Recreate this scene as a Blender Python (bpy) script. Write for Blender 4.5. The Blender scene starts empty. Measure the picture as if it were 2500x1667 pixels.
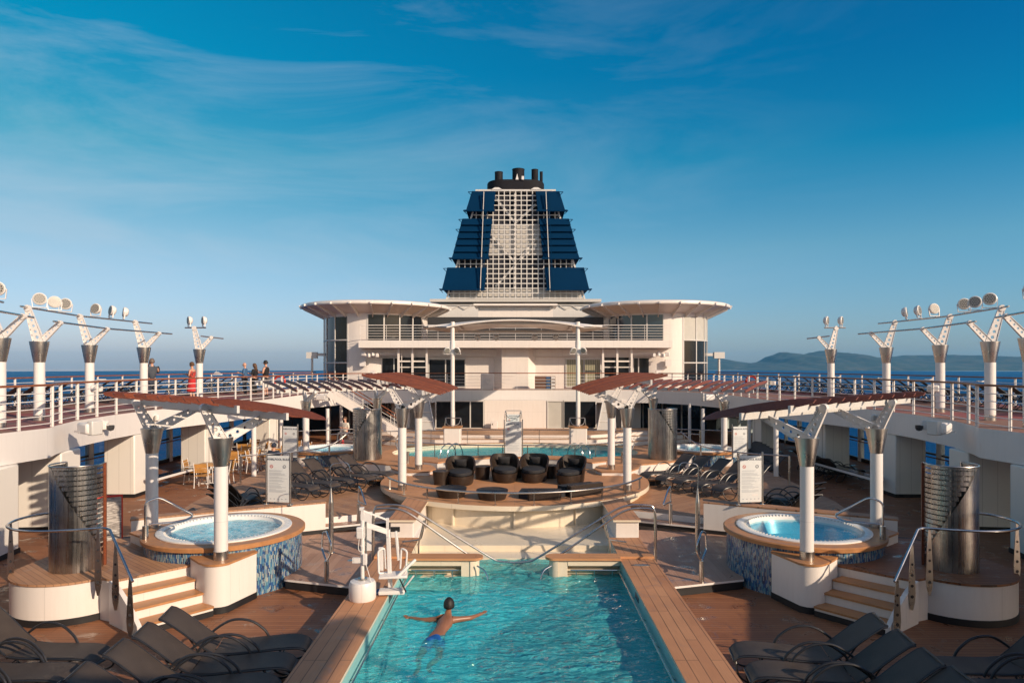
import bpy, bmesh, math, random
from mathutils import Vector, Matrix, noise
random.seed(7)
R = math.radians; PI = math.pi; sin = math.sin; cos = math.cos
scene = bpy.context.scene
C = scene.collection

# ------------------------------------------------------------------ camera, sky, sun, exposure
F = 1667.0; CX = 1260.0; CY = 891.0; CAMX = 0.04; CAMZ = 4.5
cam_data = bpy.data.cameras.new("camera"); cam = bpy.data.objects.new("camera", cam_data); C.objects.link(cam)
cam.location = (CAMX, 0, CAMZ); cam.rotation_euler = (R(90), 0, 0)
cam_data.sensor_width = 36; cam_data.lens = 36*F/2500
cam_data.shift_x = -(CX-1250)/2500; cam_data.shift_y = (CY-833.5)/2500
cam_data.clip_start = 0.1; cam_data.clip_end = 40000
scene.camera = cam

SUN_EL = 24.0
SUN_DIR = Vector((0.76, -0.65, 0)).normalized()      # horizontal direction from the scene towards the sun
sun_vec = Vector((SUN_DIR.x*cos(R(SUN_EL)), SUN_DIR.y*cos(R(SUN_EL)), sin(R(SUN_EL))))
sd = bpy.data.lights.new("sun", 'SUN'); sd.energy = 3.6; sd.angle = R(0.6); sd.color = (1.0, 0.79, 0.58)
so = bpy.data.objects.new("sun", sd); C.objects.link(so)
so.rotation_euler = (-sun_vec).to_track_quat('-Z', 'Y').to_euler()

world = bpy.data.worlds.new("World"); scene.world = world; world.use_nodes = True
nt = world.node_tree; nt.nodes.clear()
def N(t, **k):
    n = nt.nodes.new(t)
    for a, b in k.items(): setattr(n, a, b)
    return n
def L(a, b): nt.links.new(a, b)
sky = N('ShaderNodeTexSky', sky_type='NISHITA'); sky.sun_disc = False
sky.sun_elevation = R(SUN_EL); sky.sun_rotation = math.atan2(SUN_DIR.x, SUN_DIR.y)
sky.air_density = 1.0; sky.dust_density = 0.6; sky.ozone_density = 3.0; sky.altitude = 0
tc = N('ShaderNodeTexCoord'); sep = N('ShaderNodeSeparateXYZ'); L(tc.outputs['Generated'], sep.inputs[0])
# sky colour grade by height; unseen top stop is lightened to fill shadows
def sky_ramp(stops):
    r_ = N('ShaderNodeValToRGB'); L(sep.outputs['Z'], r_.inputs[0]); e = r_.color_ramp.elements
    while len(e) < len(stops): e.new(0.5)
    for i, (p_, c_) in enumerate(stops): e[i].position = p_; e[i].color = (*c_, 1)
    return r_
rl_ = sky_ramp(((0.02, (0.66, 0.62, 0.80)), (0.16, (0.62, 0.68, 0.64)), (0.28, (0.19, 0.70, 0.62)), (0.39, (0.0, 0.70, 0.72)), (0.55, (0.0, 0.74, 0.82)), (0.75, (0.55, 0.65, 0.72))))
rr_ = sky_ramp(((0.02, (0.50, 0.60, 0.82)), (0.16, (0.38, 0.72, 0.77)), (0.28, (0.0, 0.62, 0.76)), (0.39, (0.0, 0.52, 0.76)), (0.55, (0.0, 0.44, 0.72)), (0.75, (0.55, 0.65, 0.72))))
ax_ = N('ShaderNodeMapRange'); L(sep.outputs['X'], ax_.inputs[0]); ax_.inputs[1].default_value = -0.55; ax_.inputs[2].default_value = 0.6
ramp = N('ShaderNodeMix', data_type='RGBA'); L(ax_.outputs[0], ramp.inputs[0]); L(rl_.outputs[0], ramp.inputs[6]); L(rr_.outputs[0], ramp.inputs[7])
by_ = N('ShaderNodeMapRange'); L(sep.outputs['Y'], by_.inputs[0]); by_.inputs[1].default_value = 0.15; by_.inputs[2].default_value = -0.35   # unseen sky behind the camera, brightened and warmed to fill the shade
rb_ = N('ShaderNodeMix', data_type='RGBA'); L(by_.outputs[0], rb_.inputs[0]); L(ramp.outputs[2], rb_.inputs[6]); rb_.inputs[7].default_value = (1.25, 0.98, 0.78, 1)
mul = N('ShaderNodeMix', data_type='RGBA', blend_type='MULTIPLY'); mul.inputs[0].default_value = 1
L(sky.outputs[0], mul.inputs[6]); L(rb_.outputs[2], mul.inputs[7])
# thin cirrus streaks
mp = N('ShaderNodeMapping'); L(tc.outputs['Generated'], mp.inputs[0]); mp.inputs['Rotation'].default_value = (0, R(16), 0); mp.inputs['Location'].default_value = (1.7, 0.9, -0.5)
mp.inputs['Scale'].default_value = (0.9, 0.9, 4.6)
n1 = N('ShaderNodeTexNoise'); n1.inputs['Scale'].default_value = 2.2; n1.inputs['Detail'].default_value = 9; n1.inputs['Roughness'].default_value = 0.62; n1.inputs['Distortion'].default_value = 0.6
L(mp.outputs[0], n1.inputs['Vector'])
cr = N('ShaderNodeValToRGB'); cr.color_ramp.elements[0].position = 0.46; cr.color_ramp.elements[1].position = 0.90; L(n1.outputs[0], cr.inputs[0])
fade = N('ShaderNodeMapRange'); L(sep.outputs['X'], fade.inputs[0]); fade.inputs[1].default_value = -0.5; fade.inputs[2].default_value = 0.5; fade.inputs[3].default_value = 0.60; fade.inputs[4].default_value = 0.0
fm = N('ShaderNodeMath', operation='MULTIPLY'); L(cr.outputs[0], fm.inputs[0]); L(fade.outputs[0], fm.inputs[1])
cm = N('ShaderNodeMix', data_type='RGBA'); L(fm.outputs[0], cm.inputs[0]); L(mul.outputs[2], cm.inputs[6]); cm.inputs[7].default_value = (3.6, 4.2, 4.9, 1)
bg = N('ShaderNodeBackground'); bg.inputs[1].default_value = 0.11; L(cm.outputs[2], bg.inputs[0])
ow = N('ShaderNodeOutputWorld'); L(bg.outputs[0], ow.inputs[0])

scene.view_settings.view_transform = 'Standard'; scene.view_settings.look = 'None'
scene.view_settings.exposure = 0.5; scene.view_settings.gamma = 1.0
scene.cycles.max_bounces = 8; scene.cycles.transparent_max_bounces = 16
scene.cycles.caustics_reflective = False; scene.cycles.caustics_refractive = False

# ------------------------------------------------------------------ materials
MAT = {}
class NT:
    def __init__(s, name):
        s.m = bpy.data.materials.new(name); s.m.use_nodes = True; s.t = s.m.node_tree; MAT[name] = s.m
        s.b = s.t.nodes['Principled BSDF']; s.out = s.t.nodes['Material Output']
    def n(s, t, **k):
        x = s.t.nodes.new(t)
        for a, b in k.items(): setattr(x, a, b)
        return x
    def l(s, a, b): s.t.links.new(a, b)
    def pos(s):
        g = s.n('ShaderNodeNewGeometry'); return g.outputs['Position']
    def obj(s):
        g = s.n('ShaderNodeTexCoord'); return g.outputs['Object']
    def noise(s, vec, scale, detail=4, rough=0.5, dist=0):
        x = s.n('ShaderNodeTexNoise'); s.l(vec, x.inputs['Vector']); x.inputs['Scale'].default_value = scale
        x.inputs['Detail'].default_value = detail; x.inputs['Roughness'].default_value = rough; x.inputs['Distortion'].default_value = dist
        return x.outputs[0]
    def ramp(s, fac, stops):
        x = s.n('ShaderNodeValToRGB'); s.l(fac, x.inputs[0]); e = x.color_ramp.elements
        while len(e) < len(stops): e.new(0.5)
        for i, (p, c) in enumerate(stops):
            e[i].position = p; e[i].color = (*c, 1) if len(c) == 3 else c
        return x.outputs[0]
    def mr(s, fac, a, b, c, d):
        x = s.n('ShaderNodeMapRange'); s.l(fac, x.inputs[0])
        for i, v in enumerate((a, b, c, d)): x.inputs[i+1].default_value = v
        return x.outputs[0]
    def mix(s, fac, a, b, mode='MIX'):
        x = s.n('ShaderNodeMix', data_type='RGBA', blend_type=mode)
        for i, v in ((0, fac), (6, a), (7, b)):
            if hasattr(v, 'links'): s.l(v, x.inputs[i])
            else: x.inputs[i].default_value = v if i == 0 else ((*v, 1) if len(v) == 3 else v)
        return x.outputs[2]
    def mapping(s, vec, sc=(1, 1, 1), rot=(0, 0, 0)):
        x = s.n('ShaderNodeMapping'); s.l(vec, x.inputs[0]); x.inputs['Scale'].default_value = sc; x.inputs['Rotation'].default_value = rot
        return x.outputs[0]
    def bump(s, h, strength=0.3, dist=0.02):
        x = s.n('ShaderNodeBump'); s.l(h, x.inputs['Height']); x.inputs['Strength'].default_value = strength; x.inputs['Distance'].default_value = dist
        s.l(x.outputs[0], s.b.inputs['Normal']); return x.outputs[0]
    def set(s, **k):
        names = dict(color='Base Color', rough='Roughness', metal='Metallic', spec='Specular IOR Level', coat='Coat Weight', coatr='Coat Roughness', alpha='Alpha', trans='Transmission Weight', ior='IOR', emis='Emission Color', emstr='Emission Strength', aniso='Anisotropic', sheen='Sheen Weight')
        for a, v in k.items():
            i = s.b.inputs[names[a]]
            if hasattr(v, 'links'): s.l(v, i)
            else: i.default_value = (*v, 1) if isinstance(v, tuple) else v
        return s

def plain(name, col, rough=0.5, metal=0.0, var=0.12, scale=3.0, bump=0.0, **k):
    s = NT(name); p = s.pos(); n = s.noise(p, scale, 5, 0.6)
    dk = tuple(c*(1-var) for c in col)
    s.set(color=s.ramp(n, ((0.3, dk), (0.7, col))), rough=s.mr(n, 0.3, 0.7, max(0.02, rough*0.8), min(1, rough*1.2)), metal=metal, **k)
    if bump: s.bump(s.noise(p, scale*8, 3), bump, 0.01)
    return MAT[name]

def painted(name, col, rough=0.38):
    s = NT(name); p = s.pos()
    big = s.noise(p, 0.7, 4); st = s.noise(s.mapping(p, (9, 9, 0.8)), 1.0, 5, 0.7)
    c = s.mix(s.mr(st, 0.45, 0.8, 0, 0.35), col, tuple(x*0.82 for x in (col[0], col[1]*0.97, col[2]*0.92)))
    c = s.mix(s.mr(big, 0.4, 0.7, 0, 0.25), c, tuple(x*0.88 for x in col))
    sp = s.n('ShaderNodeSeparateXYZ'); s.l(p, sp.inputs[0]); xy = s.n('ShaderNodeMath', operation='ADD'); s.l(sp.outputs[0], xy.inputs[0]); s.l(sp.outputs[1], xy.inputs[1])
    cb = s.n('ShaderNodeCombineXYZ'); s.l(xy.outputs[0], cb.inputs[0]); s.l(sp.outputs[2], cb.inputs[1])
    seam = s.n('ShaderNodeTexBrick'); s.l(cb.outputs[0], seam.inputs['Vector']); seam.offset = 0; seam.inputs['Scale'].default_value = 1; seam.inputs['Brick Width'].default_value = 1.83; seam.inputs['Row Height'].default_value = 1.61; seam.inputs['Mortar Size'].default_value = 0.010; seam.inputs['Mortar Smooth'].default_value = 0.6
    c = s.mix(s.mr(seam.outputs['Fac'], 0, 1, 0, 0.30), c, tuple(x*0.5 for x in col))
    ru = s.noise(s.mapping(p, (5, 5, 0.5)), 1.0, 7, 0.75, 0.3); c = s.mix(s.mr(ru, 0.62, 0.80, 0, 0.5), c, (0.42*col[0]/0.75, 0.30*col[1]/0.75, 0.20*col[2]/0.75))
    s.set(color=c, rough=s.mr(big, 0.3, 0.7, rough*0.75, rough*1.25))
    s.bump(s.noise(p, 1.6, 2), 0.10, 0.05)
painted('white', (0.74, 0.71, 0.69)); painted('white_warm', (0.75, 0.70, 0.66)); painted('beige', (0.74, 0.65, 0.51), 0.3)
painted('grey_white', (0.60, 0.59, 0.57)); painted('grey_panel', (0.50, 0.48, 0.45)); painted('lattice', (0.62, 0.60, 0.57))
s = NT('pillar'); p = s.pos(); sx = s.n('ShaderNodeSeparateXYZ'); s.l(p, sx.inputs[0])
fr = s.n('ShaderNodeMath', operation='FRACT'); ad = s.n('ShaderNodeMath', operation='MULTIPLY'); ad.inputs[1].default_value = 2.6
s.l(sx.outputs[0], ad.inputs[0]); s.l(ad.outputs[0], fr.inputs[0]); g = s.n('ShaderNodeMath', operation='LESS_THAN'); s.l(fr.outputs[0], g.inputs[0]); g.inputs[1].default_value = 0.03
s.set(color=s.mix(g.outputs[0], (0.74, 0.71, 0.66), (0.5, 0.47, 0.43)), rough=0.4)

def planks(name, c1, c2, gap, w=0.10, length=2.4, rot=0.0, wet=0.35, mort=0.010):
    s = NT(name); p = s.pos(); v = s.mapping(p, (1, 1, 1), (0, 0, rot))
    b = s.n('ShaderNodeTexBrick'); s.l(v, b.inputs['Vector']); b.offset = 0.37; b.offset_frequency = 3
    b.inputs['Scale'].default_value = 1; b.inputs['Brick Width'].default_value = length; b.inputs['Row Height'].default_value = w
    b.inputs['Mortar Size'].default_value = mort/2; b.inputs['Mortar Smooth'].default_value = 0.1; b.inputs['Bias'].default_value = 0
    b.inputs['Color1'].default_value = (*c1, 1); b.inputs['Color2'].default_value = (*c2, 1); b.inputs['Mortar'].default_value = (*gap, 1)
    gv = s.mapping(v, (2.5, 60, 2.5)); gr = s.noise(gv, 1.0, 5, 0.6)
    big = s.noise(p, 0.55, 5, 0.6, 0.4); spots = s.noise(p, 2.3, 6, 0.65, 0.8)
    c = s.mix(s.mr(gr, 0.3, 0.75, 0.0, 0.45), b.outputs['Color'], tuple(x*0.55 for x in c1), 'MIX')
    c = s.mix(s.mr(big, 0.35, 0.75, 0, 0.5), c, tuple(x*1.35 for x in c2))
    wetf = s.mr(spots, 0.55, 0.66, 0, wet)
    c = s.mix(wetf, c, tuple(x*0.45 for x in c1))
    rg = s.n('ShaderNodeMath', operation='SUBTRACT'); rg.inputs[0].default_value = 0.62; s.l(wetf, rg.inputs[1])
    s.set(color=c, rough=rg.outputs[0]); s.bump(b.outputs['Fac'], -0.25, 0.01)
T1 = (0.33, 0.165, 0.085); T2 = (0.46, 0.255, 0.14); TG = (0.06, 0.03, 0.018)
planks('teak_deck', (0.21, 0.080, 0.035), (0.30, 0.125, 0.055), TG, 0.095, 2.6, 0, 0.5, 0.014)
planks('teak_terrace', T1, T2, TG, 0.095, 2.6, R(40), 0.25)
planks('teak_terrace_right', T1, T2, TG, 0.095, 2.6, R(-40), 0.25)
planks('teak_wet', (0.34, 0.19, 0.13), (0.44, 0.27, 0.19), (0.16, 0.09, 0.06), 0.16, 2.6, R(90), 0.5, 0.006)
planks('teak_coaming', (0.44, 0.20, 0.095), (0.52, 0.26, 0.13), TG, 0.172, 1.9, R(90), 0.28, 0.013)
planks('teak_cross', (0.50, 0.235, 0.105), (0.56, 0.28, 0.13), TG, 0.16, 2.2, 0, 0.1, 0.008)
planks('teak_stage', (0.44, 0.25, 0.14), (0.52, 0.31, 0.18), TG, 0.07, 2.2, 0, 0.1, 0.006)
plain('teak_trim', (0.50, 0.235, 0.095), 0.45, var=0.3, scale=6)
s = NT('varnish'); p = s.obj(); gr = s.noise(s.mapping(p, (2, 26, 26)), 1.0, 6, 0.6); oi = s.n('ShaderNodeObjectInfo')
s.set(color=s.mix(s.mr(oi.outputs['Random'], 0, 1, 0, 0.55), s.ramp(gr, ((0.3, (0.13, 0.030, 0.012)), (0.7, (0.25, 0.066, 0.022)))), (0.045, 0.015, 0.010)), rough=0.4, coat=0.15, coatr=0.2)
plain('rail_wood', (0.26, 0.085, 0.035), 0.35, var=0.35, scale=5)
s = NT('steel'); p = s.obj(); st = s.noise(s.mapping(p, (14, 14, 0.6)), 1.0, 5, 0.7); sm = s.noise(p, 2.2, 5, 0.6)
s.set(color=s.ramp(st, ((0.3, (0.50, 0.47, 0.44)), (0.7, (0.62, 0.59, 0.55)))), metal=1.0, rough=s.mr(sm, 0.3, 0.7, 0.24, 0.34))
s = NT('shower_steel'); p = s.obj(); st = s.noise(s.mapping(p, (18, 18, 0.5)), 1.0, 5, 0.7); sm = s.noise(p, 2.6, 6, 0.7, 0.6)
s.set(color=s.ramp(sm, ((0.3, (0.26, 0.25, 0.25)), (0.75, (0.50, 0.48, 0.45)))), metal=1.0, rough=s.mr(st, 0.3, 0.7, 0.20, 0.38))
plain('chrome', (0.62, 0.62, 0.62), 0.18, 1.0, 0.15, 4)
plain('black_rubber', (0.012, 0.012, 0.014), 0.55, var=0.2); plain('dark_metal', (0.03, 0.03, 0.034), 0.35, 0.3, 0.2)
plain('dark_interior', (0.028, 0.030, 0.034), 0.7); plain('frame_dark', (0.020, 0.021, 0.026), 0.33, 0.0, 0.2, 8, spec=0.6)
s = NT('sling'); p = s.obj(); w1 = s.n('ShaderNodeTexWave'); s.l(s.mapping(p, (1, 1, 1)), w1.inputs[0]); w1.inputs['Scale'].default_value = 60; w1.bands_direction = 'Y'
nz = s.noise(p, 3, 4); s.set(color=s.mix(s.mr(nz, 0.3, 0.7, 0, 1), (0.050, 0.038, 0.031), (0.074, 0.057, 0.046)), rough=0.55, spec=0.4); s.bump(w1.outputs[1], 0.15, 0.003)
s = NT('wicker'); p = s.obj(); w1 = s.n('ShaderNodeTexBrick'); s.l(s.mapping(p, (1, 1, 1), (R(90), 0, 0)), w1.inputs[0]); w1.inputs['Scale'].default_value = 1; w1.inputs['Brick Width'].default_value = 0.045; w1.inputs['Row Height'].default_value = 0.018; w1.inputs['Mortar Size'].default_value = 0.003
w1.inputs['Color1'].default_value = (0.030, 0.019, 0.014, 1); w1.inputs['Color2'].default_value = (0.052, 0.034, 0.025, 1); w1.inputs['Mortar'].default_value = (0.008, 0.006, 0.005, 1)
s.set(color=w1.outputs[0], rough=0.4); s.bump(w1.outputs[1], -0.8, 0.01)
plain('cushion', (0.022, 0.022, 0.026), 0.85, var=0.3, scale=5)
plain('glass_dark', (0.012, 0.015, 0.020), 0.06, 0.0, 0.3, 0.6, spec=0.35)
plain('glass_blue', (0.010, 0.030, 0.058), 0.08, 0.0, 0.3, 0.6, spec=0.9)
plain('blind', (0.48, 0.47, 0.43), 0.7)
s = NT('curtain'); p = s.pos(); w1 = s.n('ShaderNodeTexWave'); s.l(p, w1.inputs[0]); w1.inputs['Scale'].default_value = 2.6; w1.inputs['Distortion'].default_value = 1.5; w1.bands_direction = 'X'
s.set(color=s.ramp(w1.outputs[1], ((0.2, (0.14, 0.14, 0.09)), (0.8, (0.38, 0.36, 0.25)))), rough=0.35, spec=0.8)
def clear(name, tint, refl=0.06, rough=0.03):
    m = bpy.data.materials.new(name); m.use_nodes = True; t = m.node_tree; t.nodes.clear(); MAT[name] = m
    a = t.nodes.new('ShaderNodeBsdfTransparent'); a.inputs[0].default_value = (*tint, 1); g = t.nodes.new('ShaderNodeBsdfGlossy'); g.inputs['Roughness'].default_value = rough
    f = t.nodes.new('ShaderNodeFresnel'); f.inputs[0].default_value = 1.45; x = t.nodes.new('ShaderNodeMixShader'); o = t.nodes.new('ShaderNodeOutputMaterial')
    g2 = t.nodes.new('ShaderNodeNewGeometry'); sb = t.nodes.new('ShaderNodeMath'); sb.operation = 'SUBTRACT'; sb.inputs[0].default_value = 1; t.links.new(g2.outputs['Backfacing'], sb.inputs[1]); ml = t.nodes.new('ShaderNodeMath'); ml.operation = 'MULTIPLY'; t.links.new(sb.outputs[0], ml.inputs[0]); t.links.new(f.outputs[0], ml.inputs[1])
    t.links.new(ml.outputs[0], x.inputs[0]); t.links.new(a.outputs[0], x.inputs[1]); t.links.new(g.outputs[0], x.inputs[2]); t.links.new(x.outputs[0], o.inputs[0])
clear('glass_clear', (0.80, 0.90, 0.93)); clear('glass_tint', (0.45, 0.62, 0.70))
def water(name, tint, scale, strength, foam=0.0, stretch=(1, 1, 1), turbid=0.0):
    m = bpy.data.materials.new(name); m.use_nodes = True; t = m.node_tree; t.nodes.clear(); MAT[name] = m
    nn = t.nodes.new; lk = t.links.new
    g = nn('ShaderNodeNewGeometry'); mpn = nn('ShaderNodeMapping'); mpn.inputs['Scale'].default_value = stretch; lk(g.outputs['Position'], mpn.inputs[0])
    a = nn('ShaderNodeTexNoise'); a.inputs['Scale'].default_value = scale; a.inputs['Detail'].default_value = 3; a.inputs['Distortion'].default_value = 1.6; lk(mpn.outputs[0], a.inputs['Vector'])
    a2 = nn('ShaderNodeTexNoise'); a2.inputs['Scale'].default_value = scale*2.7; a2.inputs['Detail'].default_value = 2; a2.inputs['Distortion'].default_value = 2.2; lk(mpn.outputs[0], a2.inputs['Vector'])
    am = nn('ShaderNodeMath'); am.operation = 'MULTIPLY_ADD'; lk(a2.outputs[0], am.inputs[0]); am.inputs[1].default_value = 0.4; lk(a.outputs[0], am.inputs[2])
    b = nn('ShaderNodeBump'); b.inputs['Strength'].default_value = strength; b.inputs['Distance'].default_value = 0.24 if turbid else 0.05; lk(am.outputs[0], b.inputs['Height'])
    tr = nn('ShaderNodeBsdfTransparent'); tr.inputs[0].default_value = (*tint, 1)
    gl = nn('ShaderNodeBsdfGlossy'); gl.inputs['Roughness'].default_value = 0.04; lk(b.outputs[0], gl.inputs['Normal'])
    fr = nn('ShaderNodeFresnel'); fr.inputs[0].default_value = 1.55 if turbid else 1.36; lk(b.outputs[0], fr.inputs['Normal'])
    sb = nn('ShaderNodeMath'); sb.operation = 'SUBTRACT'; sb.inputs[0].default_value = 1; lk(g.outputs['Backfacing'], sb.inputs[1]); ml = nn('ShaderNodeMath'); ml.operation = 'MULTIPLY'; lk(sb.outputs[0], ml.inputs[0]); lk(fr.outputs[0], ml.inputs[1])
    x = nn('ShaderNodeMixShader'); lk(ml.outputs[0], x.inputs[0]); lk(tr.outputs[0], x.inputs[1]); lk(gl.outputs[0], x.inputs[2])
    res = x.outputs[0]
    if turbid:      # light scattered back by the water itself
        d = nn('ShaderNodeBsdfDiffuse'); d.inputs[0].default_value = (0.10, 0.70, 0.78, 1); y = nn('ShaderNodeMixShader'); y.inputs[0].default_value = turbid; lk(b.outputs[0], d.inputs['Normal'])
        y2 = nn('ShaderNodeMixShader'); lk(tr.outputs[0], y.inputs[1]); lk(d.outputs[0], y.inputs[2]); lk(ml.outputs[0], y2.inputs[0]); lk(y.outputs[0], y2.inputs[1]); lk(gl.outputs[0], y2.inputs[2]); res = y2.outputs[0]
    if foam:
        fo = nn('ShaderNodeTexNoise'); fo.inputs['Scale'].default_value = 5.5; fo.inputs['Detail'].default_value = 8; fo.inputs['Distortion'].default_value = 1.2; lk(g.outputs['Position'], fo.inputs['Vector'])
        mr = nn('ShaderNodeMapRange'); mr.inputs[1].default_value = 0.36; mr.inputs[2].default_value = 0.68; mr.inputs[3].default_value = 0; mr.inputs[4].default_value = foam; lk(fo.outputs[0], mr.inputs[0])
        d = nn('ShaderNodeBsdfDiffuse'); d.inputs[0].default_value = (0.50, 0.72, 0.80, 1); y = nn('ShaderNodeMixShader')
        lk(mr.outputs[0], y.inputs[0]); lk(res, y.inputs[1]); lk(d.outputs[0], y.inputs[2]); res = y.outputs[0]
    o = nn('ShaderNodeOutputMaterial'); lk(res, o.inputs[0])
water('pool_water', (0.56, 0.92, 0.97), 2.3, 1.0, 0, (0.6, 1.8, 1), 0.42); water('spa_bubbly', (0.6, 0.88, 0.95), 9, 0.5, 0.75); water('spa_still', (0.6, 0.88, 0.95), 3, 0.12)
s = NT('sea'); p = s.pos(); a = s.noise(s.mapping(p, (0.05, 0.16, 1)), 1.0, 9, 0.62, 0.4); c2 = s.noise(s.mapping(p, (0.002, 0.006, 1)), 1.0, 3)
s.set(color=s.mix(s.mr(c2, 0.35, 0.65, 0, 1), (0.001, 0.058, 0.19), (0.002, 0.075, 0.23)), rough=0.45, spec=0.03); s.bump(a, 0.9, 1.6)
plain('pool_tile', (0.045, 0.60, 0.76), 0.35, var=0.30, scale=1.1); plain('pool_tile_pale', (0.30, 0.62, 0.62), 0.35, var=0.2, scale=1.5)
plain('spa_shell', (0.80, 0.80, 0.78), 0.25, var=0.06); plain('spa_shell_blue', (0.16, 0.50, 0.66), 0.3, var=0.15)
def mosaic(name, cols):
    s = NT(name); o = s.obj(); sp = s.n('ShaderNodeSeparateXYZ'); s.l(o, sp.inputs[0])
    at = s.n('ShaderNodeMath', operation='ARCTAN2'); s.l(sp.outputs[1], at.inputs[0]); s.l(sp.outputs[0], at.inputs[1])
    mu = s.n('ShaderNodeMath', operation='MULTIPLY'); s.l(at.outputs[0], mu.inputs[0]); mu.inputs[1].default_value = 1.55/0.020
    fl = s.n('ShaderNodeMath', operation='FLOOR'); s.l(mu.outputs[0], fl.inputs[0])
    wn = s.n('ShaderNodeTexWhiteNoise', noise_dimensions='1D'); s.l(fl.outputs[0], wn.inputs['W'])
    z = s.n('ShaderNodeMath', operation='MULTIPLY_ADD'); s.l(sp.outputs[2], z.inputs[0]); z.inputs[1].default_value = 13.0; s.l(wn.outputs[0], z.inputs[2])
    zf = s.n('ShaderNodeMath', operation='FLOOR'); s.l(z.outputs[0], zf.inputs[0])
    cb = s.n('ShaderNodeCombineXYZ'); s.l(fl.outputs[0], cb.inputs[0]); s.l(zf.outputs[0], cb.inputs[1])
    w2 = s.n('ShaderNodeTexWhiteNoise', noise_dimensions='2D'); s.l(cb.outputs[0], w2.inputs['Vector'])
    x = s.n('ShaderNodeValToRGB'); x.color_ramp.interpolation = 'CONSTANT'; s.l(w2.outputs[0], x.inputs[0]); e = x.color_ramp.elements
    while len(e) < len(cols): e.new(0.5)
    for i, c in enumerate(cols): e[i].position = i/len(cols); e[i].color = (*c, 1)
    s.set(color=x.outputs[0], rough=0.16, spec=0.6)
mosaic('mosaic', ((0.03, 0.07, 0.19), (0.24, 0.31, 0.34), (0.05, 0.15, 0.30), (0.12, 0.25, 0.33), (0.32, 0.35, 0.33), (0.03, 0.10, 0.25), (0.20, 0.23, 0.25), (0.07, 0.19, 0.28), (0.03, 0.05, 0.11)))
s = NT('funnel_blue'); p = s.pos(); n = s.noise(p, 0.8, 4); s.set(color=s.mix(n, (0.0, 0.020, 0.062), (0.0, 0.026, 0.078)), rough=0.7, spec=0.05)
plain('funnel_black', (0.014, 0.014, 0.018), 0.75, var=0.3, scale=1, spec=0.2)
plain('funnel_inside', (0.02, 0.022, 0.035), 0.8)
s = NT('red_deck'); p = s.pos(); n = s.noise(p, 0.35, 3, 0.5, 0.4)
s.set(color=s.ramp(n, ((0.40, (0.24, 0.125, 0.085)), (0.50, (0.26, 0.13, 0.09)), (0.56, (0.26, 0.085, 0.07)), (0.66, (0.27, 0.07, 0.06)))), rough=0.75)
s = NT('hill'); p = s.pos(); n = s.noise(p, 0.0028, 8, 0.65); n2 = s.noise(p, 0.012, 6, 0.6)
s.set(color=s.mix(s.mr(n2, 0.45, 0.7, 0, 1), s.ramp(n, ((0.35, (0.008, 0.036, 0.042)), (0.62, (0.026, 0.060, 0.055)))), (0.085, 0.09, 0.08)), rough=0.95)
plain('sign_board', (0.70, 0.72, 0.72), 0.25, var=0.06); plain('sign_ink', (0.06, 0.08, 0.12), 0.6); plain('sign_grey', (0.40, 0.43, 0.47), 0.6); plain('sign_red', (0.55, 0.06, 0.04), 0.5)
plain('life_red', (0.60, 0.035, 0.02), 0.5); plain('towel_blue', (0.03, 0.10, 0.25), 0.9); plain('towel_white', (0.7, 0.7, 0.7), 0.9); plain('brown_wood', (0.16, 0.075, 0.045), 0.5, var=0.3)
plain('cafe_wood', (0.55, 0.27, 0.07), 0.45, var=0.25, scale=5); plain('lamp_lens', (0.42, 0.40, 0.36), 0.5, var=0.1); plain('lamp_dark', (0.05, 0.05, 0.055), 0.3)
plain('skin_pale', (0.55, 0.30, 0.21), 0.55, var=0.08); plain('skin_tan', (0.27, 0.125, 0.072), 0.38, var=0.15, scale=6); plain('hair_dark', (0.012, 0.010, 0.009), 0.6); plain('hair_brown', (0.10, 0.05, 0.025), 0.7); plain('hair_grey', (0.16, 0.12, 0.10), 0.7)
plain('cloth_navy', (0.022, 0.030, 0.055), 0.85); plain('cloth_black', (0.010, 0.010, 0.012), 0.85); plain('cloth_blue', (0.05, 0.13, 0.26), 0.85); plain('cloth_slate', (0.045, 0.055, 0.075), 0.85); plain('cloth_red', (0.50, 0.025, 0.025), 0.8); plain('cloth_white', (0.65, 0.60, 0.52), 0.85); plain('trunks', (0.010, 0.11, 0.42), 0.5, var=0.4, scale=9); plain('cloth_grey', (0.10, 0.10, 0.11), 0.85)
s = NT('cloth_floral'); p = s.obj(); n = s.noise(p, 14, 2); s.set(color=s.ramp(n, ((0.42, (0.50, 0.03, 0.03)), (0.5, (0.40, 0.10, 0.05)), (0.58, (0.06, 0.02, 0.03)))), rough=0.85)

# ------------------------------------------------------------------ mesh helpers
M = 1          # 1 builds the left half as written, -1 mirrors it to the right
BASE = {}
def WX(px, Y): return (px-CX)*Y/F + CAMX
def WZ(py, Y): return CAMZ - (py-CY)*Y/F

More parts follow.
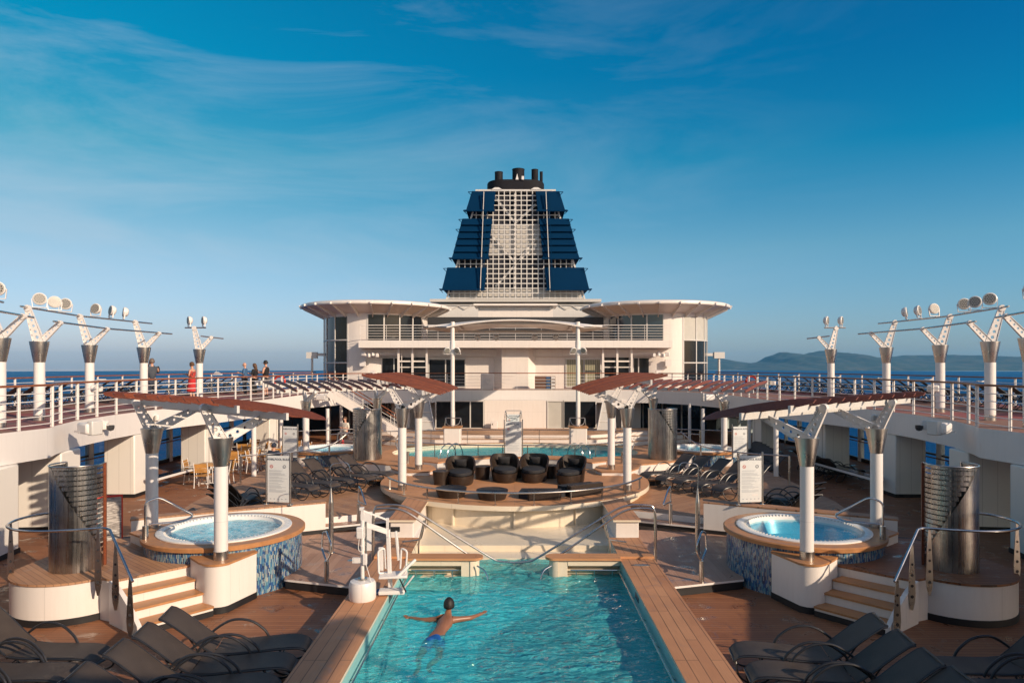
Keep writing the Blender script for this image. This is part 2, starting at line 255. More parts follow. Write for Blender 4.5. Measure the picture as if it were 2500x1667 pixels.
class MB:
    def __init__(s): s.v = []; s.f = []; s.mi = []; s.sm = []; s.mats = []
    def mat(s, name):
        if name not in s.mats: s.mats.append(name)
        return s.mats.index(name)
    def add(s, vs, fs, mat=None, smooth=False):
        b = len(s.v); s.v += [tuple(v) for v in vs]; k = s.mat(mat) if mat else 0
        for f in fs: s.f.append(tuple(b+i for i in f)); s.mi.append(k); s.sm.append(smooth)
        return s
    def box(s, c, d, rz=0, mat=None, tilt=None):
        x, y, z = (k/2 for k in d); m = Matrix.Rotation(rz, 3, 'Z')
        if tilt is not None: m = m @ tilt
        vs = [Vector(c) + m @ Vector((a*x, b*y, e*z)) for e in (-1, 1) for a, b in ((-1, -1), (1, -1), (1, 1), (-1, 1))]
        return s.add(vs, [(3, 2, 1, 0), (4, 5, 6, 7), (0, 1, 5, 4), (1, 2, 6, 5), (2, 3, 7, 6), (3, 0, 4, 7)], mat)
    def bar(s, p, q, w, h, mat=None):       # rectangular bar between two points, w sideways, h upwards
        p = Vector(p); q = Vector(q); d = (q-p).normalized(); side = d.cross(Vector((0, 0, 1)))
        if side.length < 1e-3: side = Vector((1, 0, 0))
        side.normalize(); up = side.cross(d)
        vs = [e + side*a*w/2 + up*b*h/2 for e in (p, q) for a, b in ((-1, -1), (1, -1), (1, 1), (-1, 1))]
        return s.add(vs, [(0, 1, 2, 3), (7, 6, 5, 4), (4, 5, 1, 0), (5, 6, 2, 1), (6, 7, 3, 2), (7, 4, 0, 3)], mat)
    def tube(s, pts, r, n=10, mat=None, closed=False):
        pts = [Vector(p) for p in pts]; k = len(pts); rs = r if isinstance(r, (list, tuple)) else [r]*k
        vs = []; prev = None
        for i, p in enumerate(pts):
            a = pts[(i-1) % k] if (i or closed) else p; b = pts[(i+1) % k] if (i < k-1 or closed) else p
            t = (b-a).normalized()
            if prev is None: u = t.orthogonal().normalized()
            else:
                u = prev - t*prev.dot(t); u = u.normalized() if u.length > 1e-5 else t.orthogonal().normalized()
            prev = u; w = t.cross(u)
            for j in range(n):
                an = 2*PI*j/n; vs.append(p + (u*cos(an)+w*sin(an))*rs[i])
        fs = []
        for i in range(k if closed else k-1):
            for j in range(n):
                a = i*n+j; b = i*n+(j+1) % n; c = ((i+1) % k)*n
                fs.append((a, b, c+(j+1) % n, c+j))
        s.add(vs, fs, mat, True)
        if not closed: s.add(vs[:n], [tuple(reversed(range(n)))], mat); s.add(vs[-n:], [tuple(range(n))], mat)
        return s
    def lathe(s, prof, c=(0, 0, 0), n=32, mat=None, a0=0, a1=2*PI, smooth=True, rx=1, ry=1):
        full = abs(a1-a0-2*PI) < 1e-6; k = n if full else n+1; vs = []
        for (r, z) in prof:
            for j in range(k):
                a = a0+(a1-a0)*j/n; vs.append((c[0]+r*rx*cos(a), c[1]+r*ry*sin(a), c[2]+z))
        fs = [(i*k+j, i*k+(j+1) % k, (i+1)*k+(j+1) % k, (i+1)*k+j) for i in range(len(prof)-1) for j in range(n)]
        return s.add(vs, fs, mat, smooth)
    def disc(s, c, r, n=32, mat=None, up=True, ry=None):
        vs = [(c[0]+r*cos(2*PI*j/n), c[1]+(ry or r)*sin(2*PI*j/n), c[2]) for j in range(n)]
        return s.add(vs, [tuple(range(n)) if up else tuple(reversed(range(n)))], mat)
    def cyl(s, c, r0, r1, h, n=24, mat=None):
        return s.lathe([(r0, 0), (r1, h)], c, n, mat).disc((c[0], c[1], c[2]+h), r1, n, mat).disc(c, r0, n, mat, False)
    def prism(s, poly, z0, z1, mat=None, top=None, bottom=True, smooth=False):
        a = sum(poly[i][0]*poly[(i+1) % len(poly)][1]-poly[(i+1) % len(poly)][0]*poly[i][1] for i in range(len(poly)))
        if a < 0: poly = poly[::-1]
        n = len(poly); vs = [(p[0], p[1], z0) for p in poly]+[(p[0], p[1], z1) for p in poly]
        s.add(vs, [(i, (i+1) % n, n+(i+1) % n, n+i) for i in range(n)], mat, smooth)
        s.add([(p[0], p[1], z1) for p in poly], [tuple(range(n))], top or mat)
        if bottom: s.add([(p[0], p[1], z0) for p in poly], [tuple(reversed(range(n)))], mat)
        return s
    def band(s, outer, inner, z0, z1, mat=None, top=None):   # closed ring between two polylines of equal length
        n = len(outer); T = top or mat
        for i in range(n):
            j = (i+1) % n; o0, o1, i0, i1 = outer[i], outer[j], inner[i], inner[j]
            s.add([(*o0, z1), (*o1, z1), (*i1, z1), (*i0, z1)], [(0, 1, 2, 3)], T)
            s.add([(*o0, z0), (*o1, z0), (*o1, z1), (*o0, z1)], [(0, 1, 2, 3)], mat)
            s.add([(*i0, z0), (*i1, z0), (*i1, z1), (*i0, z1)], [(3, 2, 1, 0)], mat)
            s.add([(*o0, z0), (*o1, z0), (*i1, z0), (*i0, z0)], [(3, 2, 1, 0)], mat)
        return s
    def strip(s, path, z0, z1, w, mat=None):   # a standing wall of thickness w along an open path
        P = [Vector(p) for p in path]; n = len(P); L_ = []; R_ = []
        for i, p in enumerate(P):
            t = (P[min(i+1, n-1)]-P[max(i-1, 0)]).normalized(); nn_ = Vector((-t.y, t.x))
            L_.append(tuple(p+nn_*w/2)); R_.append(tuple(p-nn_*w/2))
        return s.prism(L_+R_[::-1], z0, z1, mat)
    def build(s, name, mat=None, parent=None, origin=None, bevel=0, mirror=None):
        if origin is None: origin = BASE.get(parent.name, (0, 0, 0)) if parent else (0, 0, 0)
        mm = M if mirror is None else mirror
        ox, oy, oz = origin
        if parent is None and mirror is None: ox = ox*mm
        vs = [(x*mm-ox, y-oy, z-oz) for x, y, z in s.v]
        fs = s.f if mm > 0 else [tuple(reversed(f)) for f in s.f]
        me = bpy.data.meshes.new(name); me.from_pydata(vs, [], fs)
        names = s.mats or [mat]
        for k in names: me.materials.append(MAT[k if k else mat])
        if s.mats: me.polygons.foreach_set('material_index', s.mi)
        me.polygons.foreach_set('use_smooth', [True]*len(me.polygons)); me.update(); me.set_sharp_from_angle(angle=R(32))
        o = bpy.data.objects.new(name, me); C.objects.link(o)
        if parent: o.parent = parent; BASE[o.name] = origin
        else: o.location = (ox, oy, oz); BASE[o.name] = (ox, oy, oz)
        if bevel:
            b = o.modifiers.new('bevel', 'BEVEL'); b.width = bevel; b.segments = 2; b.limit_method = 'ANGLE'; b.angle_limit = R(50)
        return o
def tag(o, label=None, cat=None, group=None, kind=None):
    if label: o['label'] = label
    if cat: o['category'] = cat
    if group: o['group'] = group
    if kind: o['kind'] = kind
    return o
def thing(name, label, cat, loc=(0, 0, 0), group=None, mirror=True):
    o = bpy.data.objects.new(name, None); C.objects.link(o); o.empty_display_size = 0.2
    l = (loc[0]*(M if mirror else 1), loc[1], loc[2]); o.location = l; BASE[o.name] = l
    return tag(o, label, cat, group)
def copy_tree(o, parent=None):
    c = o.copy(); C.objects.link(c); c.parent = parent
    for ch in list(o.children): copy_tree(ch, c)
    return c
class Proto:          # the first placing moves the original, later ones copy it
    def __init__(s, root, jit=0): s.r = root; s.used = False; s.jit = jit; s.rn = random.Random(11)
    def place(s, loc, rz=0, label=None, group=None, scale=None, rot=None):
        o = copy_tree(s.r) if s.used else s.r; s.used = True
        if s.jit: rz += R(s.rn.uniform(-s.jit, s.jit)); loc = (loc[0]+s.rn.uniform(-0.03, 0.03), loc[1]+s.rn.uniform(-0.03, 0.03), loc[2])
        o.location = loc; o.rotation_euler = rot or (0, 0, rz)
        if scale: o.scale = scale if isinstance(scale, tuple) else (scale,)*3
        return tag(o, label, None, group)
def arc(c, r, a0, a1, n, z=None, ry=None):
    pts = [(c[0]+r*cos(R(a0+(a1-a0)*i/n)), c[1]+(ry or r)*sin(R(a0+(a1-a0)*i/n))) for i in range(n+1)]
    return [(x, y, z) for x, y in pts] if z is not None else pts
def smooth_path(pts, k=6, closed=False):
    P = [Vector(p) for p in pts]; n = len(P); out = []
    for i in range(n if closed else n-1):
        p0 = P[(i-1) % n] if (i or closed) else P[0]*2-P[1]; p1 = P[i]; p2 = P[(i+1) % n]; p3 = P[(i+2) % n] if (i < n-2 or closed) else P[-1]*2-P[-2]
        for j in range(k):
            t = j/k; out.append(0.5*((2*p1)+(p2-p0)*t+(2*p0-5*p1+4*p2-p3)*t*t+(3*p1-p0-3*p2+p3)*t*t*t))
    if not closed: out.append(P[-1])
    return out
def rounded(pts, r, k=5):        # polyline with rounded corners
    P = [Vector(p) for p in pts]; out = [P[0]]
    for i in range(1, len(P)-1):
        a = P[i]+(P[i-1]-P[i]).normalized()*min(r, (P[i-1]-P[i]).length*0.49); b = P[i]+(P[i+1]-P[i]).normalized()*min(r, (P[i+1]-P[i]).length*0.49)
        for j in range(k+1):
            t = j/k; out.append(a*(1-t)**2+P[i]*2*t*(1-t)+b*t*t)
    out.append(P[-1]); return out
def text(body, size, parent, loc, mat, rot=(R(90), 0, 0), name='lettering', align='CENTER', bold=0.0):
    cu = bpy.data.curves.new(name, 'FONT'); cu.body = body; cu.size = size; cu.align_x = align; cu.extrude = 0.0015; cu.offset = bold; cu.resolution_u = 2
    t = bpy.data.objects.new(name, cu); C.objects.link(t)
    dg = bpy.context.evaluated_depsgraph_get(); me = bpy.data.meshes.new_from_object(t.evaluated_get(dg)); bpy.data.objects.remove(t)
    me.transform(Matrix.Translation(loc) @ Matrix.Rotation(rot[2], 4, 'Z') @ Matrix.Rotation(rot[0], 4, 'X'))
    me.materials.clear(); me.materials.append(MAT[mat])
    o = bpy.data.objects.new(name, me); C.objects.link(o); o.parent = parent; return o
def side(): return 'left' if M > 0 else 'right'

# ------------------------------------------------------------------ sea and hills
SEA = -33.0; HORIZON = 5000.0
b = MB()
rings = [30, 60, 120, 250, 600, 1500, 3000, HORIZON]
b.lathe([(1, 0)]+[(r, 0) for r in rings], (0, 0, SEA), 96, 'sea'); b.f = [tuple(reversed(f)) for f in b.f]
tag(b.build('sea', mirror=1), kind='structure')
def hills(name, pts, Y, depth, seed):
    """a range of hills as a height field: skyline heights in metres at directions given by pixel columns"""
    xs = [WX(p[0], Y) for p in pts]; hs = [p[1] for p in pts]; nx, ny = 240, 26; vs = []; x0, x1 = xs[0], xs[-1]
    for j in range(ny+1):
        v = j/ny
        for i in range(nx+1):
            x = x0+(x1-x0)*i/nx
            k = 0
            while k < len(xs)-2 and x > xs[k+1]: k += 1
            t = (x-xs[k])/(xs[k+1]-xs[k]); t = min(1, max(0, t)); t = t*t*(3-2*t); h = hs[k]*(1-t)+hs[k+1]*t
            prof = sin(min(v*1.25, 1)*PI/2)**0.8 if v < 0.8 else cos((v-0.8)/0.2*PI/2)
            q = Vector((x*0.0012+seed, v*depth*0.0018, 0)); nz = noise.fractal(q, 1.0, 2.1, 6); ridge = abs(noise.noise(Vector((x*0.0035+seed, v*depth*0.0016, 3))))
            z = h*prof*(1+0.14*nz)-h*0.30*ridge*sin(v*PI)
            vs.append((x, Y+v*depth, SEA+max(-8, z-2)))
    fs = [(j*(nx+1)+i, j*(nx+1)+i+1, (j+1)*(nx+1)+i+1, (j+1)*(nx+1)+i) for j in range(ny) for i in range(nx)]
    tag(MB().add(vs, fs, 'hill', True).build(name, mirror=1), kind='structure')
def hz(py, Y): return (903.5-py)*Y/F*1.08
hills('hills', [(p, hz(y, 5400)) for p, y in ((1560, 900), (1640, 884), (1700, 868), (1750, 861), (1790, 859), (1840, 865), (1890, 876), (1950, 884), (2020, 896), (2100, 903))], 5400, 2200, 2.3)
hills('hills', [(p, hz(y, 4700)) for p, y in ((1860, 903), (1910, 897), (1960, 888), (2000, 880), (2040, 862), (2075, 855), (2105, 858), (2140, 861), (2165, 856), (2195, 851), (2230, 853), (2262, 862), (2300, 864), (2350, 869), (2385, 871), (2410, 867), (2450, 864), (2500, 862), (2600, 860), (2800, 868), (3100, 880), (3300, 903))], 4700, 1500, 7.1)

# ------------------------------------------------------------------ decks
UP = 2.9           # upper deck level
INNER0 = [(-7.6, 3.5), (-9.3, 8.5), (-10.7, 12.6), (-12.1, 15.4), (-11.85, 17.4), (-12.7, 18.9), (-13.2, 20.5), (-13.5, 23), (-13.5, 25), (-13.35, 27), (-12.7, 29.4), (-12.1, 33), (-11.4, 37.3), (-10.3, 40.5), (-8.8, 42.3), (-6.6, 43.0), (0, 43.0)]
INNER = [(x*0.955, y*0.955) if 5 <= i <= 11 else (x, y) for i, (x, y) in enumerate(INNER0)]
OUTER = [(-14, 3), (-17.2, 8), (-19.3, 17), (-20, 26.7), (-19.9, 33), (-18.9, 39), (-17.3, 44), (-14.6, 49), (-13.5, 56)]
LOW = [(-16.4, 2), (-16.9, 14), (-17.0, 30), (-16.6, 40), (-15.2, 48), (-14, 60)]
def both(poly): return poly+[(-x, y) for x, y in reversed(poly) if abs(x) > 1e-6]
for M in (1, -1):      # two halves, leaving the pool well open between them
    tag(MB().prism([(-16.4, -2)]+LOW+[(0, 60), (0, 18.5), (-2.5, 18.5), (-2.5, 3.9), (0, 3.9), (0, -2)], -0.3, 0.0, 'black_rubber', 'teak_deck').build('pool_deck'), kind='structure')
M = 1
b = MB(); b.prism(both([(-16, -40)]+OUTER+[(-13, 120)]), SEA-2, -2.2, 'white', 'white')
tag(b.build('hull', mirror=1), 'white ship hull carrying all the decks', 'hull')
# upper deck: U-shaped gallery with a well open to the pool; slab, teak and red surface
for M in (1, -1):
    inn = INNER; poly = OUTER[::-1]+inn+[(0, 56)]
    # floor polygon: outer edge down to the bow side and back along the inner edge
    sl = MB(); z0, z1 = UP-0.76, UP
    P = [(-7.6, 3.5)]+inn[1:]+[(0, 56), (-13.5, 56)]+OUTER[::-1][1:]
    sl.prism(P, z0, z1, 'white', 'red_deck')
    tag(sl.build('upper_deck'), kind='structure')
M = 1
tag(MB().prism([(-13.9, -6), (13.9, -6), (13.9, 2.9), (7.4, 2.9), (5.0, 1.2), (-5.0, 1.2), (-7.4, 2.9), (-13.9, 2.9)], UP-0.5, UP, 'white', 'red_deck').build('upper_deck', mirror=1), kind='structure')
# raised floors
terr = [(-3.1, 18.85), (-5.0, 17.9), (-4.86, 17.55), (-6.1, 16.9), (-8.6, 15.7), (-9.4, 20), (-9.6, 27), (-9.3, 31.5), (-7.5, 33.6), (-3.1, 34.4)]
for M in (1, -1):
    tag(MB().prism(terr, 0.002, 0.50, 'white', 'teak_terrace' if M > 0 else 'teak_terrace_right').build('terrace'), kind='structure')
M = 1
tag(MB().prism(both([(-3.1, 24.2), (-3.1, 34.4)]), 0.002, 0.497, 'white', 'teak_terrace').build('terrace', mirror=1), kind='structure')
for M in (1, -1):
    b = MB()   # wet step platform between pool and whirlpool, kick strip, white lip
    wet = [(-2.93, 13.2), (-4.62, 13.72), (-4.9, 14.9), (-6.2, 16.2), (-6.3, 16.75), (-4.85, 17.5), (-3.0, 17.9)]
    b.prism(wet, 0.16, 0.20, 'white', 'teak_wet'); b.prism([(x*0.997, y+0.02) for x, y in wet], 0.003, 0.158, 'black_rubber')
    e = [(-5.0, 17.9), (-3.05, 18.75)]; d = (0.1, -0.30)
    b.prism([e[0], e[1], (e[1][0]+0.05, e[1][1]-0.36), (-4.86, 17.52)], 0.30, 0.345, 'white', 'teak_wet'); b.prism([e[0], e[1], (e[1][0]+0.05, e[1][1]-0.33), (-4.86, 17.56)], 0.203, 0.298, 'black_rubber')
    tag(b.build('wet_platform'), kind='structure')
M = 1
# stage in front of the deckhouse
b = MB(); b.prism(both([(-4.2, 38.0), (-6.6, 39.6), (-9.5, 40.2), (-9.5, 42.3)]), 0.42, 0.60, 'white_warm', 'teak_stage')
b.prism(both([(-4.4, 37.3), (-7.0, 39.1), (-9.8, 39.9), (-9.8, 42.3)]), 0.20, 0.418, 'white_warm', 'teak_stage')
b.prism(both([(-4.5, 36.6), (-7.4, 38.6), (-10.1, 39.6), (-10.1, 42.3)]), 0.003, 0.198, 'white_warm', 'teak_stage')
tag(b.build('stage', mirror=1), kind='structure')

# ------------------------------------------------------------------ swimming pool
pool = thing('swimming_pool', 'long turquoise swimming pool with teak coaming in the middle of the deck', 'pool', (0, 14, 0), mirror=False)
XI, XO, CZ = 2.24, 2.97, 0.40
b = MB()
for s_ in (-1, 1):
    b.prism([(s_*XI, 4), (s_*XO, 4), (s_*XO, 14.45), (s_*XI, 14.45)], CZ-0.05, CZ, 'beige', 'teak_coaming')
    b.prism([(s_*XI, 14.62), (s_*XO, 14.62), (s_*XO, 16.25), (s_*(XI+0.02), 16.25)], CZ-0.05, CZ, 'beige', 'teak_coaming')
    b.prism([(s_*(XI+0.1), 4), (s_*(XO-0.03), 4), (s_*(XO-0.03), 17.9), (s_*(XI+0.1), 17.9)], 0.001, CZ-0.052, 'white')
b.build('coaming', None, pool)
for s_ in (-1, 1):     # teak capped dividers with a rounded inner end
    cap = [(s_*XI, 14.30), (s_*0.86, 14.30)]+[(s_*(0.86-0.2*sin(R(a))), 14.5-0.2*cos(R(a))) for a in range(15, 180, 15)]+[(s_*0.86, 14.70), (s_*XI, 14.70), (s_*XO, 14.70), (s_*XO, 14.46), (s_*XI, 14.455)]
    d = MB(); d.prism(cap, CZ+0.002, CZ+0.05, 'teak_cross'); d.build('divider_cap', None, pool)
    d = MB()
    d.prism([(s_*0.93, 14.36), (s_*1.12, 14.36), (s_*1.12, 14.64), (s_*0.93, 14.64)]+[], -0.30, CZ, 'beige')
    d.prism([(s_*(0.93-0.19*sin(R(a))), 14.5-0.16*cos(R(a))) for a in range(0, 181, 15)], -0.30, CZ, 'beige')
    d.box((s_*1.68, 14.42, 0.34), (1.12, 0.14, 0.12), 0, 'beige'); d.box((s_*1.68, 14.60, 0.05), (1.12, 0.08, 0.7), 0, 'beige')
    d.box((s_*1.68, 14.50, 0.17), (1.12, 0.14, 0.03), 0, 'beige'); d.box((s_*1.68, 14.47, 0.03), (1.12, 0.2, 0.03), 0, 'beige')
    d.build('divider', None, pool, bevel=0.008)
    g = MB(); g.tube([(s_*1.18, 14.33, 0.20), (s_*2.16, 14.33, 0.20)], 0.016, 8)
    for x in (1.3, 1.68, 2.06): g.tube([(s_*x, 14.33, 0.20), (s_*x, 14.33, -0.05)], 0.012, 8)
    g.build('grab_bar', 'chrome', pool)
    g = MB(); g.tube(smooth_path([(s_*0.78, 14.3, 0.30), (s_*0.62, 14.22, 0.22), (s_*0.55, 14.15, 0.05), (s_*0.58, 14.1, -0.15)], 5), 0.016, 8); g.build('grab_loop', 'chrome', pool)
    # long side: beige lip, steel bar and overflow face
    g = MB(); g.tube([(s_*(XI-0.06), 4, 0.20), (s_*(XI-0.06), 14.2, 0.20)], 0.017, 8)
    for k in range(9): g.tube([(s_*(XI-0.06), 5+k*1.1, 0.20), (s_*(XI-0.0), 5+k*1.1, 0.16)], 0.01, 6)
    g.build('side_rail', 'steel', pool)
b = MB()    # basin: walls and floor
zf = -1.35
b.prism([(-XI-0.16, 4), (-XI, 4), (-XI, 14.62), (-XI-0.16, 14.62)], zf, CZ-0.055, 'pool_tile_pale')
b.prism([(XI+0.16, 4), (XI, 4), (XI, 14.62), (XI+0.16, 14.62)], zf, CZ-0.055, 'pool_tile_pale')
b.prism([(-XI, 4), (XI, 4), (XI, 14.66), (-XI, 14.66)], zf-0.1, zf, 'pool_tile')
b.prism([(-XI, 4), (XI, 4), (XI, 4.1), (-XI, 4.1)], zf, CZ-0.055, 'pool_tile')
b.prism([(-0.74, 14.66), (0.74, 14.66), (0.74, 15.1), (-0.74, 15.1)], zf, -0.55, 'pool_tile')
b.prism([(-0.93, 14.70), (0.93, 14.70), (0.93, 15.4), (-0.93, 15.4)], zf, -0.35, 'pool_tile_pale')
b.prism([(-XI, 14.38), (XI, 14.38), (XI, 14.68), (-XI, 14.68)], zf, -0.32, 'pool_tile')
b.build('basin', None, pool)
# shallow end: beige steps, seat and curved back wall under the lounge rim
b = MB()
b.prism([(-XI-0.1, 14.72), (-0.93, 14.72), (-0.93, 15.7), (0.93, 15.7), (0.93, 14.72), (XI+0.1, 14.72), (XI+0.1, 15.9), (-XI-0.1, 15.9)], -1.2, -0.02, 'beige')
b.prism([(-XI-0.1, 15.72), (XI+0.1, 15.72), (XI+0.1, 16.3), (-XI-0.1, 16.3)], -1.2, 0.062, 'beige')
b.prism([(-XI-0.1, 16.3), (XI+0.1, 16.3), (XI+0.1, 18.6), (-XI-0.1, 18.6)], -1.2, 0.20, 'beige')
for s_ in (-1, 1):
    b.prism([(s_*XI, 14.72), (s_*(XI+0.12), 14.72), (s_*(XI+0.12), 16.3), (s_*XI, 16.3)], -0.5, 0.345, 'beige')
b.build('shallow_steps', None, pool)
wt = MB(); nx, ny = 110, 250; vs = []
for j in range(ny+1):
    for i in range(nx+1):
        x = -XI+2*XI*i/nx; y = 4.1+11.6*j/ny
        z = 0.05+0.050*noise.noise(Vector((x*1.5+y*0.5, y*2.6-x*0.4, 0)))+0.030*noise.noise(Vector((x*3.9+y*1.3, y*5.8-x*1.2, 5)))+0.012*noise.noise(Vector((x*9, y*12, 9)))
        d_ = math.hypot(x+1.2, (y-11.75)*0.9); z += 0.018*sin(d_*15)*math.exp(-d_*1.6)
        vs.append((x, y, z))
wt.add(vs, [(j*(nx+1)+i, j*(nx+1)+i+1, (j+1)*(nx+1)+i+1, (j+1)*(nx+1)+i) for j in range(ny) for i in range(nx)], 'pool_water', True)
tag(wt.build('water', mirror=1), kind='structure')
# teak flanks (raised benches either side of the shallow end)
for M in (1, -1):
    t = thing('teak_bench', 'sloping teak planked ledge on a white block at the %s of the shallow end' % side(), 'ledge', (-2.7, 17.5, 0.2))
    LZ = 0.80
    MB().prism([(-3.02, 16.3), (-2.36, 16.3), (-2.36, 19.2), (-3.02, 19.2)], LZ-0.045, LZ, 'beige', 'teak_coaming').build('plank_top', None, t)
    MB().prism([(-2.98, 16.36), (-2.42, 16.36), (-2.42, 18.95), (-2.98, 18.95)], 0.15, LZ-0.047, 'white_warm').build('base', None, t, bevel=0.02)
M = 1
# ------------------------------------------------------------------ lounge platform
LC = (0, 22.06); LR = 4.26; LZ = 0.82
lounge = thing('lounge_platform', 'round raised teak lounge floor with pale rim behind the pool', 'platform', (0, 22.06, 0), mirror=False)
def lens(r, front=True):        # circle cut flat at the back
    return [(LC[0]+r*cos(R(a)), LC[1]+r*sin(R(a))) for a in range(150, 391, 4)]
b = MB(); b.prism(lens(LR), LZ-0.13, LZ, 'beige', 'teak_cross'); b.build('rim', None, lounge, mirror=1, bevel=0.012)
b = MB(); b.prism(lens(LR-0.24), 0.1, LZ-0.132, 'beige', 'beige'); b.build('base', None, lounge, mirror=1)
b = MB()
for a in (228, 246, 270, 294, 312):
    b.box((LC[0]+(LR-0.2)*cos(R(a)), LC[1]+(LR-0.2)*sin(R(a)), 0.44), (0.05, 0.07, 0.48), R(a+90), 'beige')
b.build('rib', None, lounge, mirror=1)
rail = thing('lounge_railing', 'low curved stainless railing along the front rim of the round lounge', 'railing', (0, 18, LZ), mirror=False)
MB().tube([(x, y, LZ+0.32) for x, y in arc(LC, LR-0.14, 203, 337, 40)], 0.026, 10).build('top_rail', 'steel', rail, mirror=1)
for k in range(10):
    a = 206+k*128/9; x, y = LC[0]+(LR-0.14)*cos(R(a)), LC[1]+(LR-0.14)*sin(R(a))
    p = MB(); p.box((x, y, LZ+0.16), (0.05, 0.012, 0.30), R(a), 'steel'); p.cyl((x, y, LZ), 0.05, 0.05, 0.012, 12, 'steel'); p.build('post', None, rail, mirror=1)

# ------------------------------------------------------------------ far pool with glass screen
FCY, FA, FB = 29.5, 5.7, 3.5
far = thing('round_pool', 'oval pale blue plunge pool behind the wicker lounge chairs', 'pool', (0, FCY, 0.5), mirror=False)
def ell(a, b_, n=64, z=None): return [(a*cos(2*PI*i/n), FCY+b_*sin(2*PI*i/n)) for i in range(n)]
MB().band(ell(FA, FB), ell(FA-0.42, FB-0.36), 0.70, 0.76, 'beige', 'teak_cross').build('coaming', None, far, mirror=1)
MB().band(ell(FA-0.07, FB-0.06), ell(FA-0.38, FB-0.33), 0.50, 0.698, 'beige', 'beige').build('wall', None, far, mirror=1)
b = MB(); b.band(ell(FA-0.36, FB-0.31), ell(FA-0.44, FB-0.38), 0.5, 0.69, 'beige', 'beige'); b.band(ell(FA-0.4, FB-0.3), ell(FA-0.75, FB-0.55), 0.5, 0.60, 'beige', 'beige')
b.lathe([(0.01, 0.506), (1, 0.506)], (0, FCY, 0), 48, 'pool_tile_pale', rx=FA-0.6, ry=FB-0.5); b.build('basin', None, far, mirror=1)
b = MB(); b.lathe([(0.01, 0), (0.5, 0), (1, 0)], (0, FCY, 0.585), 64, 'pool_water', rx=FA-0.45, ry=FB-0.39); b.f = [tuple(reversed(f)) for f in b.f]; b.build('water_surface', None, far, mirror=1)
# glass screen between the lounge and the oval pool
scr = thing('glass_screen', 'curved glass screen with steel handrail between lounge chairs and oval pool', 'screen', (0, 26, 0.76), mirror=False)
sp = [(x, y) for x, y in [((FA-0.2)*cos(R(a)), FCY+(FB-0.18)*sin(R(a))) for a in range(215, 326, 5)]]
MB().tube([(x, y, 1.42) for x, y in sp], 0.024, 8).build('handrail', 'steel', scr, mirror=1)
for i in range(0, len(sp)-2, 2):
    p, q = sp[i], sp[i+2]; MB().strip([p, sp[i+1], q], 0.80, 1.36, 0.012, 'glass_clear').build('pane', None, scr, mirror=1)
for i in range(0, len(sp), 2): MB().box((sp[i][0], sp[i][1]+0.02, 1.09), (0.03, 0.03, 0.66), 0, 'steel').build('post', None, scr, mirror=1)
rl = thing('far_railing', 'thin steel railing along the steps behind the oval pool', 'railing', (0, 35, 0.2), mirror=False)
sp = [(-9.0, 33.2), (-7.6, 34.4), (-5, 35.2), (-2.5, 35.6), (0, 35.75), (2.5, 35.6), (5, 35.2), (7.6, 34.4), (9.0, 33.2)]; spc = smooth_path([Vector((x, y, 0)) for x, y in sp], 4)
MB().tube([(p.x, p.y, 1.12) for p in spc], 0.024, 8).build('top_rail', 'steel', rl, mirror=1); MB().tube([(p.x, p.y, 0.72) for p in spc], 0.012, 6).build('middle_rail', 'steel', rl, mirror=1)
for p in spc[::3]: MB().tube([(p.x, p.y, 0.0), (p.x, p.y, 1.12)], 0.016, 6).build('post', 'steel', rl, mirror=1)
b = MB()
txt = thing('depth_marking', 'small dark depth lettering on the far wall of the oval pool', 'marking', (1.6, FCY+FB-0.37, 0.6), mirror=False)
text('NO DIVING', 0.16, txt, (0, -0.02, -0.06), 'sign_ink')

